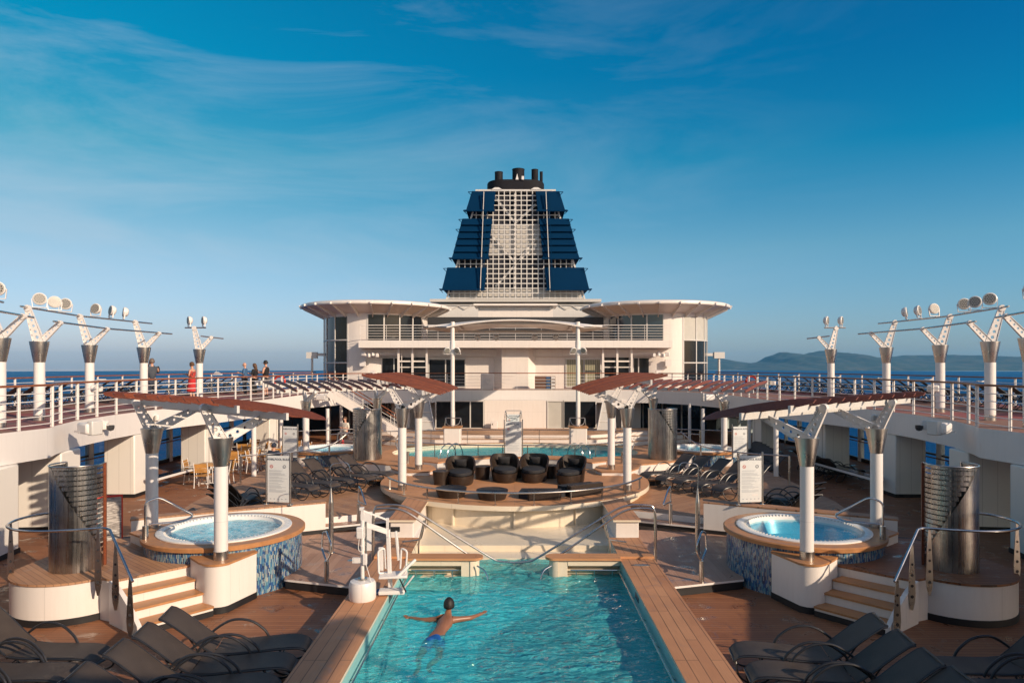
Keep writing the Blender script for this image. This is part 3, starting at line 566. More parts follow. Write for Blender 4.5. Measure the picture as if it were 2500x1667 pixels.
# ------------------------------------------------------------------ white blocks, columns, pergolas (mirrored pairs)
def column(x, y, z, h_shaft, h_top, label, arms, r=0.125, rt=0.22, loc_z=None, mat='white', name='deck_column', group=None):
    t = thing(name, label, 'column', (x, y, z), group)
    MB().cyl((x, y, z), r*1.04, r*1.04, 0.16, 24, 'steel').build('base_collar', None, t)
    MB().cyl((x, y, z+0.16), r*0.98, r*0.98, h_shaft-z-0.16, 24, mat).build('shaft', None, t)
    MB().lathe([(r*1.02, h_shaft), (r*1.05, h_shaft+0.02), (rt, h_top-0.02), (rt, h_top), (rt-0.02, h_top), (r, h_shaft+0.12)], (x, y, 0), 28, 'steel').disc((x, y, h_top-0.05), rt-0.015, 28, 'white').build('steel_cone', None, t)
    for (tx, ty, tz, w0, w1) in arms:
        p = Vector((x, y, h_top-0.06)); q = Vector((tx, ty, tz)); d = (q-p); ln = d.length; dn = d.normalized(); sd_ = dn.cross(Vector((0, 0, 1))).normalized(); up = sd_.cross(dn)
        pl = MB(); n = 14; hole = []
        # tapering plate with round holes: built as a grid strip around each hole
        th = 0.035
        for sgn in (-1, 1):
            for k in range(5):
                a0 = ln*(0.10+0.80*k/5); a1 = ln*(0.10+0.80*(k+1)/5); mid = (a0+a1)/2
                def W(a): return w0+(w1-w0)*a/ln
                rr = W(mid)*0.19; ring = []; outer_ = []
                for j in range(16):
                    an = 2*PI*j/16; ring.append((mid+rr*cos(an), rr*sin(an)))
                    ca, sa = cos(an), sin(an); kx = (a1-a0)/2/max(abs(ca), 1e-6); ky = W(mid)/2/max(abs(sa), 1e-6); kk = min(kx, ky)
                    ox = mid+kk*ca; outer_.append((ox, max(-1, min(1, kk*sa/(W(mid)/2)))*W(ox)/2))
                vs = [p+dn*a+up*c+sd_*sgn*th/2 for a, c in outer_+ring]
                fs = [(j, (j+1) % 16, 16+(j+1) % 16, 16+j) for j in range(16)]
                pl.add(vs, fs if sgn < 0 else [tuple(reversed(f)) for f in fs])
                if sgn > 0:
                    vs = [p+dn*a+up*c+sd_*q_*th/2 for q_ in (-1, 1) for a, c in ring]; pl.add(vs, [(j, (j+1) % 16, 16+(j+1) % 16, 16+j) for j in range(16)])
            for a0, a1 in ((0, ln*0.10), (ln*0.90, ln)):
                vs = [p+dn*a+up*c*W(a)/2+sd_*sgn*th/2 for a, c in ((a0, -1), (a1, -1), (a1, 1), (a0, 1))]; pl.add(vs, [(0, 1, 2, 3) if sgn < 0 else (3, 2, 1, 0)])
        for c in (-1, 1):     # flanges along both edges
            vs = [p+up*c*w0/2-sd_*0.04, p+up*c*w0/2+sd_*0.04, q+up*c*w1/2+sd_*0.03, q+up*c*w1/2-sd_*0.03]
            vs = vs+[v+up*c*0.012 for v in vs]; pl.add(vs, [(0, 1, 2, 3), (7, 6, 5, 4), (0, 4, 5, 1), (1, 5, 6, 2), (2, 6, 7, 3), (3, 7, 4, 0)])
        pl.tube([q-sd_*0.05, q+sd_*0.05], w1*0.62, 14)
        pl.build('arm', mat, t)
    return t
def pergola(cA, cB, u, s0, s1, e0, e1, n, zA, slope, label, near_long=0.0, lf=0.015, hs=0.055):
    """slatted awning: steel rails along the line of its two columns, slats across, sloping down outward (u)"""
    A = Vector((cA[0], cA[1], 0)); B = Vector((cB[0], cB[1], 0)); w = (B-A).normalized(); U = Vector((u[0], u[1], 0)).normalized()
    t = thing('pergola', label, 'pergola', ((cA[0]+cB[0])/2, (cA[1]+cB[1])/2, zA), 'slatted timber awnings on paired columns')
    Lw = (B-A).length; a0, a1 = -e0, Lw+e1
    def P(a, s_, dz=0): v = A+w*a+U*s_; return Vector((v.x, v.y, zA-slope*s_+dz))
    for s_, nm in ((s0+0.40*(s1-s0)*0.55, 'steel_rail'), (s0+0.78*(s1-s0), 'steel_rail')):
        r_ = MB(); r_.bar(P(a0+0.1, s_, -0.08), P(a1-0.1, s_, -0.08), 0.05, 0.13); r_.build(nm, 'grey_white', t)
    for k in range(n):
        a = a0+(a1-a0)*(k+0.5)/n; ext = near_long*(1-k/(n-1))**3 if n > 1 else 0
        sl = MB(); m = 8; vs = []
        for i in range(m+1):
            f = i/m; q = P(a, s0+(s1+ext-s0)*f, 0.05*sin(f*PI)); hw = 0.07; hh = hs if 0 < i < m else 0.03
            lean = w*lf
            vs += [q-w*hw*0.35-lean+Vector((0, 0, -hh)), q+w*hw*0.35-lean+Vector((0, 0, -hh)), q+w*hw*0.35+lean+Vector((0, 0, hh)), q-w*hw*0.35+lean+Vector((0, 0, hh))]
        fs = []
        for i in range(m):
            for j in range(4): fs.append((i*4+j, i*4+(j+1) % 4, i*4+4+(j+1) % 4, i*4+4+j))
        fs += [(3, 2, 1, 0), (m*4, m*4+1, m*4+2, m*4+3)]
        sl.add(vs, fs); sl.build('slat', 'varnish', t, bevel=0.008)
    return t
spot_pts = []
for M in (1, -1):
    S = side(); lit = 'sunlit' if M > 0 else 'shaded'
    u = (0.65, 0.76)
    A = (-5.44, 12.68); B = (-7.72, 14.55)
    def top(c, s_, z, w=(0, 0)): return (c[0]+u[0]*s_, c[1]+u[1]*s_, z)
    column(A[0], A[1], 0.90, 2.63, 3.16, 'white column with steel cone on the white wedge beside the front %s whirlpool steps' % S, [(*top(A, -0.32, 3.72), 0.22, 0.12), (*top(A, 0.92, 3.52), 0.20, 0.12)])
    column(B[0], B[1], 0.95, 2.63, 3.16, 'white column with steel cone just outboard of the front %s whirlpool' % S, [(*top(B, -0.32, 3.72), 0.22, 0.12), (*top(B, 0.92, 3.52), 0.20, 0.12)])
    pergola(A, B, u, -0.55, 1.15, 1.05, 1.35, 10, 3.77, 0.19, 'front %s varnished slatted pergola, largest and nearest, above a whirlpool' % S, near_long=0.55, lf=0.05, hs=0.075)
    Cc = (-3.32, 20.15); D = (-3.28, 23.25)
    column(Cc[0], Cc[1], 0.82, 2.66, 3.24, 'white column with steel cone on the %s rim of the round lounge' % S, [(-3.66, 20.15, 3.80, 0.24, 0.12), (-2.55, 20.15, 3.66, 0.24, 0.12)])
    column(D[0], D[1], 0.96, 2.70, 3.30, 'white column with steel cone on the white block at the %s back of the lounge' % S, [(-3.62, 23.25, 3.80, 0.24, 0.12), (-2.5, 23.25, 3.66, 0.24, 0.12)])
    pergola(Cc, D, (1, 0), -1.0, 1.25, 1.1, 1.3, 10, 3.98, 0.24, 'middle %s reddish slatted pergola over the edge of the round lounge' % S)
    E = (-8.36, 27.3); G = (-6.0, 29.7); u3 = (0.67, -0.74)
    column(E[0], E[1], 0.90, 2.5, 3.07, 'white column with steel cone beside the far %s whirlpool' % S, [(E[0]-0.3*u3[0], E[1]-0.3*u3[1], 3.62, 0.22, 0.12), (E[0]+0.8*u3[0], E[1]+0.8*u3[1], 3.42, 0.22, 0.12)])
    column(G[0], G[1], 0.50, 2.5, 3.07, 'far white column with steel cone behind the %s mid-deck shower' % S, [(G[0]-0.3*u3[0], G[1]-0.3*u3[1], 3.62, 0.22, 0.12), (G[0]+0.8*u3[0], G[1]+0.8*u3[1], 3.42, 0.22, 0.12)])
    pergola(E, G, u3, -1.0, 1.05, 1.6, 1.3, 13, 3.68, 0.17, 'far %s weathered slatted pergola in front of the deckhouse' % S)
    # white block with a round disc at the back corner of the lounge, with the low steps beside it
    t = thing('white_block', 'white block with a raised round disc at the %s back corner of the lounge' % S, 'block', (-3.25, 23.2, 0.5))
    MB().prism([(-3.72, 22.75), (-2.9, 22.75), (-2.75, 23.3), (-2.9, 23.9), (-4.4, 24.2), (-4.2, 23.5)], 0.5, 0.92, 'white_warm').build('body', None, t)
    MB().prism([(-3.75, 22.72), (-2.87, 22.72), (-2.7, 23.3), (-2.85, 23.95), (-4.45, 24.25), (-4.25, 23.5)], 0.922, 0.96, 'teak_cross').build('teak_top', None, t)
    q = MB(); q.lathe([(0.0, -0.03), (0.08, -0.03), (0.11, -0.02), (0.12, 0)], (0, 0, 0), 24); q.v = [(-3.52+x, 22.75+z, 0.73+y) for x, y, z in q.v]; q.build('round_plate', 'white', t)
    t = thing('teak_step', 'low black and teak step beside the white block at the %s' % S, 'step', (-4.3, 23.0, 0.5))
    MB().prism([(-3.74, 22.4), (-4.9, 22.9), (-4.6, 23.6), (-3.74, 23.3)], 0.5, 0.64, 'black_rubber').build('riser', None, t)
    MB().prism([(-3.74, 22.36), (-4.94, 22.88), (-4.62, 23.64), (-3.74, 23.34)], 0.642, 0.68, 'teak_trim').build('tread', None, t)
    # ------------------------------------------------ front whirlpool
    def whirlpool(cx, cy, label, watermat, Rr=1.60, zt=1.05, detail=True):
        t = thing('whirlpool', label, 'whirlpool', (cx, cy, 0))
        MB().lathe([(Rr-0.06, 0.0), (Rr-0.06, zt-0.09)], (cx, cy, 0), 72, 'mosaic').build('mosaic_wall', None, t)
        MB().lathe([(Rr-0.10, zt-0.09), (Rr, zt-0.09), (Rr+0.005, zt-0.02), (Rr-0.02, zt), (Rr-0.30, zt+0.005)], (cx, cy, 0), 72, 'teak_trim').build('teak_ring', None, t)
        sh = MB(); sh.lathe([(Rr-0.27, zt), (Rr-0.27, zt+0.025), (Rr-0.30, zt+0.035), (Rr-0.42, zt+0.03), (Rr-0.46, zt+0.0), (Rr-0.50, zt-0.10)], (cx, cy, 0), 72, 'spa_shell')
        sh.lathe([(Rr-0.50, zt-0.10), (Rr-0.60, zt-0.35), (Rr-0.9, zt-0.42), (Rr-1.0, zt-0.8), (0.01, zt-0.85)], (cx, cy, 0), 48, 'spa_shell_blue')
        for k in range(90):      # overflow slots
            a = 2*PI*k/90; sh.box((cx+(Rr-0.445)*cos(a), cy+(Rr-0.445)*sin(a), zt+0.022), (0.05, 0.012, 0.03), a, 'grey_white')
        sh.build('shell', None, t)
        w = MB(); w.lathe([(Rr-0.505, 0), (0.9, 0), (0.6, 0), (0.3, 0), (0.01, 0)], (cx, cy, zt-0.06), 48, watermat)
        if watermat == 'spa_bubbly': w.v = [(x, y, z+0.02*noise.noise(Vector((x*6, y*6, 1)))) for x, y, z in w.v]
        w.build('water_surface', None, t)
        return t
    wc = (-6.10, 14.45)
    whirlpool(wc[0], wc[1], 'bubbling whirlpool with sparkling blue mosaic wall, front %s' % S if M > 0 else 'still whirlpool with dark blue mosaic wall, front right', 'spa_bubbly' if M > 0 else 'spa_still')
    whirlpool(-7.75, 28.4, 'small far %s whirlpool with mosaic side behind the row of loungers' % S, 'spa_still', 1.6, 1.05)
    # platform with steps and curved shower base
    t = thing('step_platform', 'white platform with four teak steps up to the front %s whirlpool' % S, 'platform', (-7.5, 12.6, 0))
    PZ = 0.74; sc_ = (-8.14, 12.72)
    base = arc(sc_, 1.02, -38, -180, 16)
    plat = [(-7.0, 11.95), (-6.15, 12.80), (-6.0, 13.1), (-7.3, 15.0), (-8.6, 14.8), (-9.15, 13.6)]+base[::-1]
    MB().prism(plat, 0.0, PZ-0.04, 'white_warm').build('wall', None, t)
    def off(poly, d):
        c = Vector((sum(p[0] for p in poly)/len(poly), sum(p[1] for p in poly)/len(poly))); return [tuple(Vector(p)+(Vector(p)-c).normalized()*d) for p in poly]
    MB().prism(off(plat, 0.012), 0.0, 0.12, 'black_rubber').build('kick_strip', None, t)
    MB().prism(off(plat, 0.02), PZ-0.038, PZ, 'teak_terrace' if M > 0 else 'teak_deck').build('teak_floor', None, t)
    Lp = Vector((-7.0, 11.95)); Rp = Vector((-6.15, 12.80))
    for k in range(1, 5):
        a = Lp+Vector((0.27, -0.2))*(k-1); c = Rp+Vector((0.25, -0.18))*(k-1); a2 = Lp+Vector((0.27, -0.2))*k; c2 = Rp+Vector((0.25, -0.18))*k; z = PZ-0.185*k
        if k < 4:
            MB().prism([a, c, c2, a2], 0.0, z-0.036, 'white_warm').build('riser', None, t)
            e_ = Vector((0.03, -0.025)); MB().prism([a-e_*0.2, c-e_*0.2, c2+e_, a2+e_], z-0.034, z, 'teak_trim').build('tread', None, t, bevel=0.006)
        if k == 3: MB().prism([a, c, c2+Vector((0.012, -0.01)), a2+Vector((0.012, -0.01))], 0.0, 0.10, 'black_rubber').build('kick_strip', None, t)
    # stringer wall on the near side of the steps
    q = [Lp+Vector((0.27, -0.2))*k for k in range(4)]; inw = Vector((-0.05, -0.055))
    w = MB(); prof = [(q[0], PZ), (q[1], PZ-0.10), (q[2], PZ-0.29), (q[3]+Vector((0.02, -0.015)), 0.17)]
    vs = [(p.x+o.x, p.y+o.y, z) for p, z0 in prof for o in (Vector((0, 0)), inw) for z in (0.0, z0)]
    fs = []
    for i in range(3):
        a = i*4; fs += [(a, a+4, a+5, a+1), (a+2, a+3, a+7, a+6), (a+1, a+5, a+7, a+3)]
    fs += [(12, 14, 15, 13)]
    w.add(vs, fs, 'white_warm'); w.build('stringer', None, t)
    # wedge pedestal under the column
    t = thing('wedge_pedestal', 'rounded white wedge with teak top under the column by the front %s whirlpool' % S, 'pedestal', (-5.45, 12.7, 0))
    wd = [(-6.08, 12.83), (-5.74, 12.48)]+arc((-5.45, 12.62), 0.29, -140, -35, 8)+[(-4.98, 13.20), (-5.3, 13.6), (-6.0, 13.4)]
    MB().prism(wd, 0.0, 0.86, 'white_warm').build('wall', None, t); MB().prism(off(wd, 0.012), 0, 0.12, 'black_rubber').build('kick_strip', None, t); MB().prism(off(wd, 0.02), 0.862, 0.90, 'teak_trim').build('teak_top', None, t)
    t = thing('corner_pedestal', 'small white pedestal with teak top under the outboard %s whirlpool column' % S, 'pedestal', (-7.75, 14.6, 0))
    wd = [(-8.15, 14.5), (-7.72, 14.15), (-7.35, 14.6), (-7.5, 15.0), (-8.0, 15.0)]
    MB().prism(wd, 0.0, 0.91, 'white_warm').build('wall', None, t); MB().prism(off(wd, 0.02), 0.912, 0.95, 'teak_trim').build('teak_top', None, t)
    t = thing('column_pedestal', 'white drum pedestal under the column beside the far %s whirlpool' % S, 'pedestal', (-8.36, 27.3, 0.5))
    MB().cyl((-8.36, 27.3, 0.5), 0.34, 0.34, 0.36, 24, 'white_warm').build('wall', None, t); MB().cyl((-8.36, 27.3, 0.862), 0.36, 0.36, 0.038, 24, 'teak_trim').build('teak_top', None, t)
    # retaining wall with teak top that carries the rules sign
    t = thing('retaining_wall', 'white retaining wall with teak capping behind the front %s whirlpool' % S, 'wall', (-6, 17, 0.2))
    rw = [(-4.84, 17.48), (-6.15, 16.84), (-8.7, 15.5), (-8.85, 15.8), (-6.3, 17.2), (-4.95, 17.88)]
    MB().prism(rw, 0.0, 0.96, 'white_warm').build('wall', None, t); MB().prism(off(rw, 0.02), 0.962, 1.0, 'teak_terrace').build('capping', None, t); MB().prism(off(rw, 0.012), 0.2, 0.30, 'black_rubber').build('kick_strip', None, t)
    # curved low wall between the terrace and the oval pool
    t = thing('planter_wall', 'low curved white bench wall with teak top %s of the oval pool' % S, 'bench', (-5.5, 25.4, 0.5))
    outp = [(-3.0, 24.2), (-4.2, 24.4), (-5.6, 25.0), (-6.6, 26.0), (-7.0, 26.9)]; inp = [(-3.0, 26.4), (-4.0, 26.7), (-4.9, 27.2), (-5.6, 27.9), (-6.2, 28.4)]
    MB().prism(outp+inp[::-1], 0.5, 0.90, 'white_warm').build('wall', None, t); MB().prism(off(outp+inp[::-1], 0.02), 0.902, 0.94, 'teak_cross').build('teak_top', None, t)
M = 1
t = thing('curved_bench', 'low pale curved bench wall behind the wicker armchairs', 'bench', (0, 25.3, 0.5), mirror=False)
MB().prism(arc((0, 22.2), 3.35, 35, 145, 20)+arc((0, 22.2), 4.0, 145, 35, 20), 0.5, 1.02, 'grey_white').build('wall', None, t)
MB().prism(arc((0, 22.2), 3.32, 35, 145, 20)+arc((0, 22.2), 4.03, 145, 35, 20), 1.022, 1.06, 'teak_cross').build('teak_top', None, t)
tag(MB().prism([(-3.0, 21.5), (3.0, 21.5), (3.0, 23.9), (2.2, 24.8), (1.0, 25.35), (0, 25.5), (-1, 25.35), (-2.2, 24.8), (-3.0, 23.9)], 0.5, 0.815, 'beige', 'teak_stage').build('lounge_floor', mirror=1), kind='structure')

# ------------------------------------------------------------------ showers, grab rails, pool rails
def shower(cx, cy, z0, Rr, h, label, open_side, slat_side, flip=1):
    t = thing('shower_screen', label, 'shower', (cx, cy, z0), 'curved stainless shower screens')
    b = MB(); n = 44
    a_start, a_end = open_side
    # lower solid sheet with a spiral upper edge; slats fill above it
    def am(i): return R(a_start+(a_end-a_start)*i/n)
    th = 0.012
    def sheet(i, za, zb, rr=Rr, mb=b):
        a, c = am(i), am(i+1)
        vs = [(cx+rr*cos(q), cy+rr*sin(q), z0+z) for q, z in ((a, za(i)), (c, za(i+1)), (c, zb(i+1)), (a, zb(i)))]
        mb.add(vs, [(0, 1, 2, 3)], None, True)
    def edge(i):
        f = i/n; s0, s1 = slat_side
        if f < s0: return h*0.985
        if f > s1: return h*0.12
        k = (f-s0)/(s1-s0); return h*(0.97-0.85*k)
    for i in range(n): sheet(i, lambda j: 0.0, edge)
    b.build('sheet', 'shower_steel', t)
    ns = 19
    for k in range(ns):
        sl = MB(); z = h*(0.10+0.87*k/(ns-1))
        for i in range(n):
            if edge(i) < z+0.0: sheet(i, lambda j: z, lambda j: min(z+h*0.037, h), Rr, sl)
        if sl.f: sl.build('slat', 'shower_steel', t)
    pz = MB(); aa_ = [a_start+(a_end-a_start)*(0.42+0.54*i/18) for i in range(19)]      # inner splash wall seen through the slats
    pz.strip([(cx+Rr*0.74*cos(R(q)), cy+Rr*0.74*sin(R(q))) for q in aa_], z0, z0+h*0.97, 0.01); pz.build('inner_sheet', 'shower_steel', t)
    r = MB()
    for zz in (h,): r.tube([(cx+Rr*cos(am(i)), cy+Rr*sin(am(i)), z0+zz) for i in range(n+1)], 0.014, 8, 'steel')
    for q in (0, n): r.tube([(cx+Rr*cos(am(q)), cy+Rr*sin(am(q)), z0), (cx+Rr*cos(am(q)), cy+Rr*sin(am(q)), z0+h)], 0.022, 8, 'steel')
    for q in (int(n*slat_side[0]+1), int(n*(slat_side[0]+slat_side[1])/2)): r.tube([(cx+(Rr-0.02)*cos(am(q)), cy+(Rr-0.02)*sin(am(q)), z0), (cx+(Rr-0.02)*cos(am(q)), cy+(Rr-0.02)*sin(am(q)), z0+h)], 0.012, 8, 'steel')
    r.build('frame', None, t)
    a = am(n)
    MB().box((cx+(Rr+0.01)*cos(a), cy+(Rr+0.01)*sin(a), z0+h/2), (0.05, 0.09, h), a, 'varnish').build('timber_edge', None, t)
    return t
for M in (1, -1):
    S = side()
    sc_ = (-8.14, 12.72); PZ = 0.74
    shower(sc_[0], sc_[1], PZ, 0.44, 1.92, 'curved slatted steel shower screen nearest the camera on the %s' % S, (-215, 25), (0.40, 0.92))
    shower(-5.62, 26.0, 0.92, 0.54, 1.92, 'curved slatted steel shower screen by the far %s whirlpool' % S, (30, -240), (0.34, 0.76))
    # handrail round the shower and down the steps
    t = thing('step_handrail', 'bent steel handrail on pierced posts round the shower and down the front %s steps' % S, 'handrail', (-7.3, 11.9, 0))
    zr = PZ+0.93
    pts = [(-8.45, 13.25, zr), (-8.95, 13.0, zr), (-9.1, 12.55, zr), (-8.95, 12.05, zr), (-8.55, 11.72, zr), (-8.05, 11.62, zr), (-7.55, 11.72, zr), (-7.15, 11.86, zr), (-7.0, 11.83, zr-0.02)]
    sm = smooth_path(pts, 4)+[Vector((-6.25, 11.20, zr-0.72))]
    MB().tube(sm, 0.022, 10).build('rail', 'chrome', t)
    for (x, y, zt, zb) in ((-9.1, 12.35, zr, 0.55), (-7.22, 11.86, zr, 0.50), (-6.80, 11.66, zr-0.20, 0.32), (-6.33, 11.27, zr-0.64, 0.02)):
        p = MB(); hgt = zt-zb
        prof = [(0.018, 0), (0.05, 0.12), (0.062, 0.25), (0.05, 0.5), (0.032, 0.8), (0.016, 1.0)]
        for side_ in (-1, 1):
            vs = [(x+a*c, y+side_*0.006, zb+f*hgt) for a, f in prof for c in (-1, 1)]
            p.add(vs, [(2*i, 2*i+1, 2*i+3, 2*i+2) if side_ < 0 else (2*i+2, 2*i+3, 2*i+1, 2*i) for i in range(5)], 'steel')
        for c in (-1, 1):
            vs = [(x+a*c, y+s_*0.006, zb+f*hgt) for a, f in prof for s_ in (-1, 1)]; p.add(vs, [(2*i, 2*i+1, 2*i+3, 2*i+2) for i in range(5)], 'steel')
        for f in (0.2, 0.36, 0.52, 0.68):
            q = MB(); q.disc((0, 0, 0), 0.028*(1.15-f*0.6), 14, 'lamp_dark'); p.add([(x+a, y-0.009, zb+f*hgt+c) for a, c, _ in q.v], q.f, 'lamp_dark')
        p.build('post', None, t)
    # triangular grab rail by the whirlpool rim
    t = thing('whirlpool_grab_rail', 'looped steel grab rail on the rim of the front %s whirlpool' % S, 'grab rail', (-7.35, 13.5, 1.05))
    MB().tube(rounded([(-7.32, 13.55, 1.05), (-7.32, 13.55, 1.78), (-7.1, 13.65, 1.86), (-6.55, 14.0, 1.42), (-6.75, 13.9, 1.32), (-7.28, 13.6, 1.33)], 0.1), 0.022, 10).build('rail', 'chrome', t)
    MB().cyl((-7.32, 13.55, 1.05), 0.06, 0.055, 0.26, 18, 'steel').build('sleeve', None, t)
    # tall tapering shower pole
    t = thing('shower_pole', 'tall tapering steel shower pole with hooked spout on the %s wet platform' % S, 'shower pole', (-4.2, 15.65, 0.2))
    MB().lathe([(0.055, 0), (0.055, 1.12), (0.058, 1.14), (0.052, 1.18), (0.012, 1.48)], (-4.2, 15.65, 0.2), 18, 'steel').cyl((-4.2, 15.65, 0.2), 0.08, 0.08, 0.012, 18, 'steel').build('pole', None, t)
    MB().tube(rounded([(-4.2, 15.65, 1.6), (-4.22, 15.65, 2.23), (-3.8, 15.65, 2.28), (-3.76, 15.65, 2.05)], 0.12), 0.010, 8).build('spout', 'chrome', t)
    MB().tube([(-4.2, 15.58, 1.1), (-4.2, 15.54, 1.1)], 0.02, 8).build('push_button', 'chrome', t)
    t = thing('loop_handrail', 'D-shaped steel handrail at the front corner of the %s wet platform' % S, 'handrail', (-3.72, 13.5, 0.2))
    MB().cyl((-3.72, 13.55, 0.2), 0.05, 0.045, 0.42, 16, 'steel').build('sleeve', None, t)
    MB().tube(rounded([(-3.72, 13.55, 0.6), (-3.62, 13.5, 0.78), (-3.62, 13.5, 0.98), (-3.82, 13.9, 1.12), (-3.95, 14.1, 1.05), (-3.97, 14.1, 0.7), (-3.80, 13.8, 0.55), (-3.72, 13.55, 0.6)], 0.07), 0.02, 10).build('loop', 'chrome', t)
    t = thing('terrace_step_rail', 'triangular steel grab rail beside the terrace step on the %s' % S, 'grab rail', (-4.1, 17.9, 0.3))
    MB().cyl((-4.1, 17.95, 0.345), 0.052, 0.048, 0.5, 16, 'steel').build('sleeve', None, t)
    MB().tube(rounded([(-4.1, 17.95, 0.5), (-4.1, 17.95, 1.32), (-3.98, 17.7, 1.28), (-3.76, 17.3, 0.95), (-4.1, 17.9, 0.92)], 0.08), 0.021, 10).build('rail', 'chrome', t)
    # the two long bent handrails down into the pool
    for k, (Y, xe, ze) in enumerate(((15.15, -0.32, 0.14), (14.78, -0.88, 0.36))):
        t = thing('pool_handrail', '%s bent steel handrail from the %s wet platform over the coaming into the pool' % (('rear', 'front')[k], S), 'handrail', (-3.1, Y, 0.2), 'bent handrails crossing the pool steps')
        pts = rounded([(-3.12+0.06*k, Y-0.02, 0.2), (-3.12+0.06*k, Y-0.02, 1.36), (-2.95, Y, 1.40), (-2.42, Y, 1.40), (xe-0.12, Y, ze+0.04), (xe, Y, ze), (xe+(0.35 if k == 0 else 0.12), Y, ze-(0.02 if k == 0 else 0.3))], 0.32, 8)
        MB().tube(pts, 0.024, 10).build('rail', 'steel', t)
        MB().tube(rounded([(-1.95, Y, 1.12 if k == 0 else 1.14), (-2.08, Y+0.05, 0.62), (-2.08 if k else -2.5, Y+0.1, 0.55 if k == 0 else 0.05)], 0.08), 0.019, 8).build('brace', 'steel', t)
M = 1
# far steel grab rails by the oval pool
for M in (1, -1):
    t = thing('oval_pool_grab_rail', 'arched steel ladder rail at the %s side of the oval pool' % side(), 'grab rail', (-2.9, 26.9, 0.76))
    for dx in (0, 0.28):
        MB().tube(smooth_path([(-2.9+dx, 26.3, 0.76), (-2.85+dx, 26.4, 1.25), (-2.6+dx, 26.9, 1.42), (-2.4+dx, 27.3, 1.1), (-2.35+dx, 27.4, 0.3)], 5), 0.02, 8).build('rail', 'chrome', t)
    t = thing('looped_hoist_rail', 'looped steel rail on a steel stub %s of the lounge columns' % side(), 'grab rail', (-3.9, 24.8, 0.94))
    MB().cyl((-3.9, 24.8, 0.94), 0.06, 0.06, 0.42, 14, 'steel').build('sleeve', None, t)
    MB().tube(rounded([(-3.9, 24.8, 1.3), (-4.25, 24.8, 1.4), (-4.35, 24.8, 1.7), (-4.2, 24.8, 1.88), (-3.7, 24.8, 1.88)], 0.1), 0.02, 8).build('rail', 'chrome', t)
M = 1

# ------------------------------------------------------------------ sun loungers
def make_lounger(sl='sling'):
    t = thing('sun_lounger', '', 'sun lounger', (0, 0, 0), mirror=False)
    W = 0.255
    seat = smooth_path([(-0.16, 0, 0.40), (0.1, 0, 0.385), (0.45, 0, 0.40), (0.85, 0, 0.415), (1.05, 0, 0.385), (1.14, 0, 0.31)], 5)
    back = smooth_path([(-0.17, 0, 0.41), (-0.35, 0, 0.54), (-0.59, 0, 0.74), (-0.79, 0, 0.89), (-0.88, 0, 0.925)], 5)
    for nm, pth in (('seat', seat), ('backrest', back)):
        b = MB(); n = len(pth); vs = []
        for s_ in (0.006, -0.006):
            for i, p in enumerate(pth):
                w = W*(1.0 if nm == 'backrest' else (1.0 if p.x < 0.75 else 1-0.22*((p.x-0.75)/0.4)**2))
                for j in range(7):
                    y = -w+2*w*j/6; vs.append((p.x, y, p.z+s_-0.014*(1-(y/w)**2)))
        fs = []
        for i in range(n-1):
            for j in range(6):
                a = i*7+j; f = (a, a+7, a+8, a+1)
                fs.append(f if nm == 'seat' else f); k = n*7; fs.append(tuple(reversed([q+k for q in f])))
        b.add(vs, fs, sl, True); b.build(nm, None, t, mirror=1)
    f = MB()
    for s_ in (-1, 1):
        f.tube([(p.x, s_*(W+0.012)*(1.0 if p.x < 0.75 else 1-0.22*((p.x-0.75)/0.4)**2), p.z-0.012) for p in seat], 0.017, 8)
        f.tube([(p.x, s_*(W+0.012), p.z-0.008) for p in back], 0.015, 8)
        f.tube([(-0.52, s_*(W-0.02), 0.67), (-0.22, s_*(W-0.02), 0.20), (0.0, s_*(W-0.02), 0.36)], 0.011, 6)
    f.tube([(seat[-1].x, -W*0.80, seat[-1].z-0.01), (seat[-1].x, W*0.80, seat[-1].z-0.01)], 0.018, 8)
    f.tube([(back[-1].x, -W, back[-1].z), (back[-1].x, W, back[-1].z)], 0.015, 8)
    for x in (-0.15, 0.4, 0.8): f.tube([(x, -W, 0.36), (x, W, 0.36)], 0.012, 6)
    f.build('frame', 'frame_dark', t, mirror=1)
    for s_ in (-1, 1):
        y = s_*(W+0.04)
        MB().tube(smooth_path([(-0.38, y, 0.40), (-0.30, y, 0.52), (-0.05, y, 0.66), (0.22, y, 0.64), (0.42, y, 0.50), (0.50, y, 0.37)], 5), 0.019, 8).build('armrest', 'frame_dark', t, mirror=1)
        MB().tube(smooth_path([(1.12, s_*W*0.78, 0.30), (1.08, y*0.9, 0.12), (0.90, y*0.95, 0.03), (0.70, y*0.97, 0.10), (0.55, y*0.97, 0.36)], 5), 0.015, 8).build('leg', 'frame_dark', t, mirror=1)
        MB().tube(smooth_path([(-0.25, y*0.97, 0.40), (-0.50, y*0.97, 0.12), (-0.36, y*0.97, 0.02), (-0.12, y*0.97, 0.08), (0.05, y*0.97, 0.36)], 5), 0.015, 8).build('leg', 'frame_dark', t, mirror=1)
    return t
LG = Proto(make_lounger(), 3.5)
ordn = ['first', 'second', 'third', 'fourth', 'fifth', 'sixth', 'seventh', 'eighth', 'ninth', 'tenth', 'eleventh', 'twelfth', 'thirteenth', 'fourteenth', 'fifteenth', 'sixteenth', 'seventeenth', 'eighteenth', 'nineteenth', 'twentieth', 'twenty-first', 'twenty-second', 'twenty-third', 'twenty-fourth', 'twenty-fifth']
for i in range(5):
    LG.place((-4.16+(-0.02)*i, 9.98-0.62*i, 0), R(9-i*1.0), '%s brown sling lounger from the left whirlpool steps, foot towards the pool' % ordn[i], 'front left row of sun loungers beside the pool')
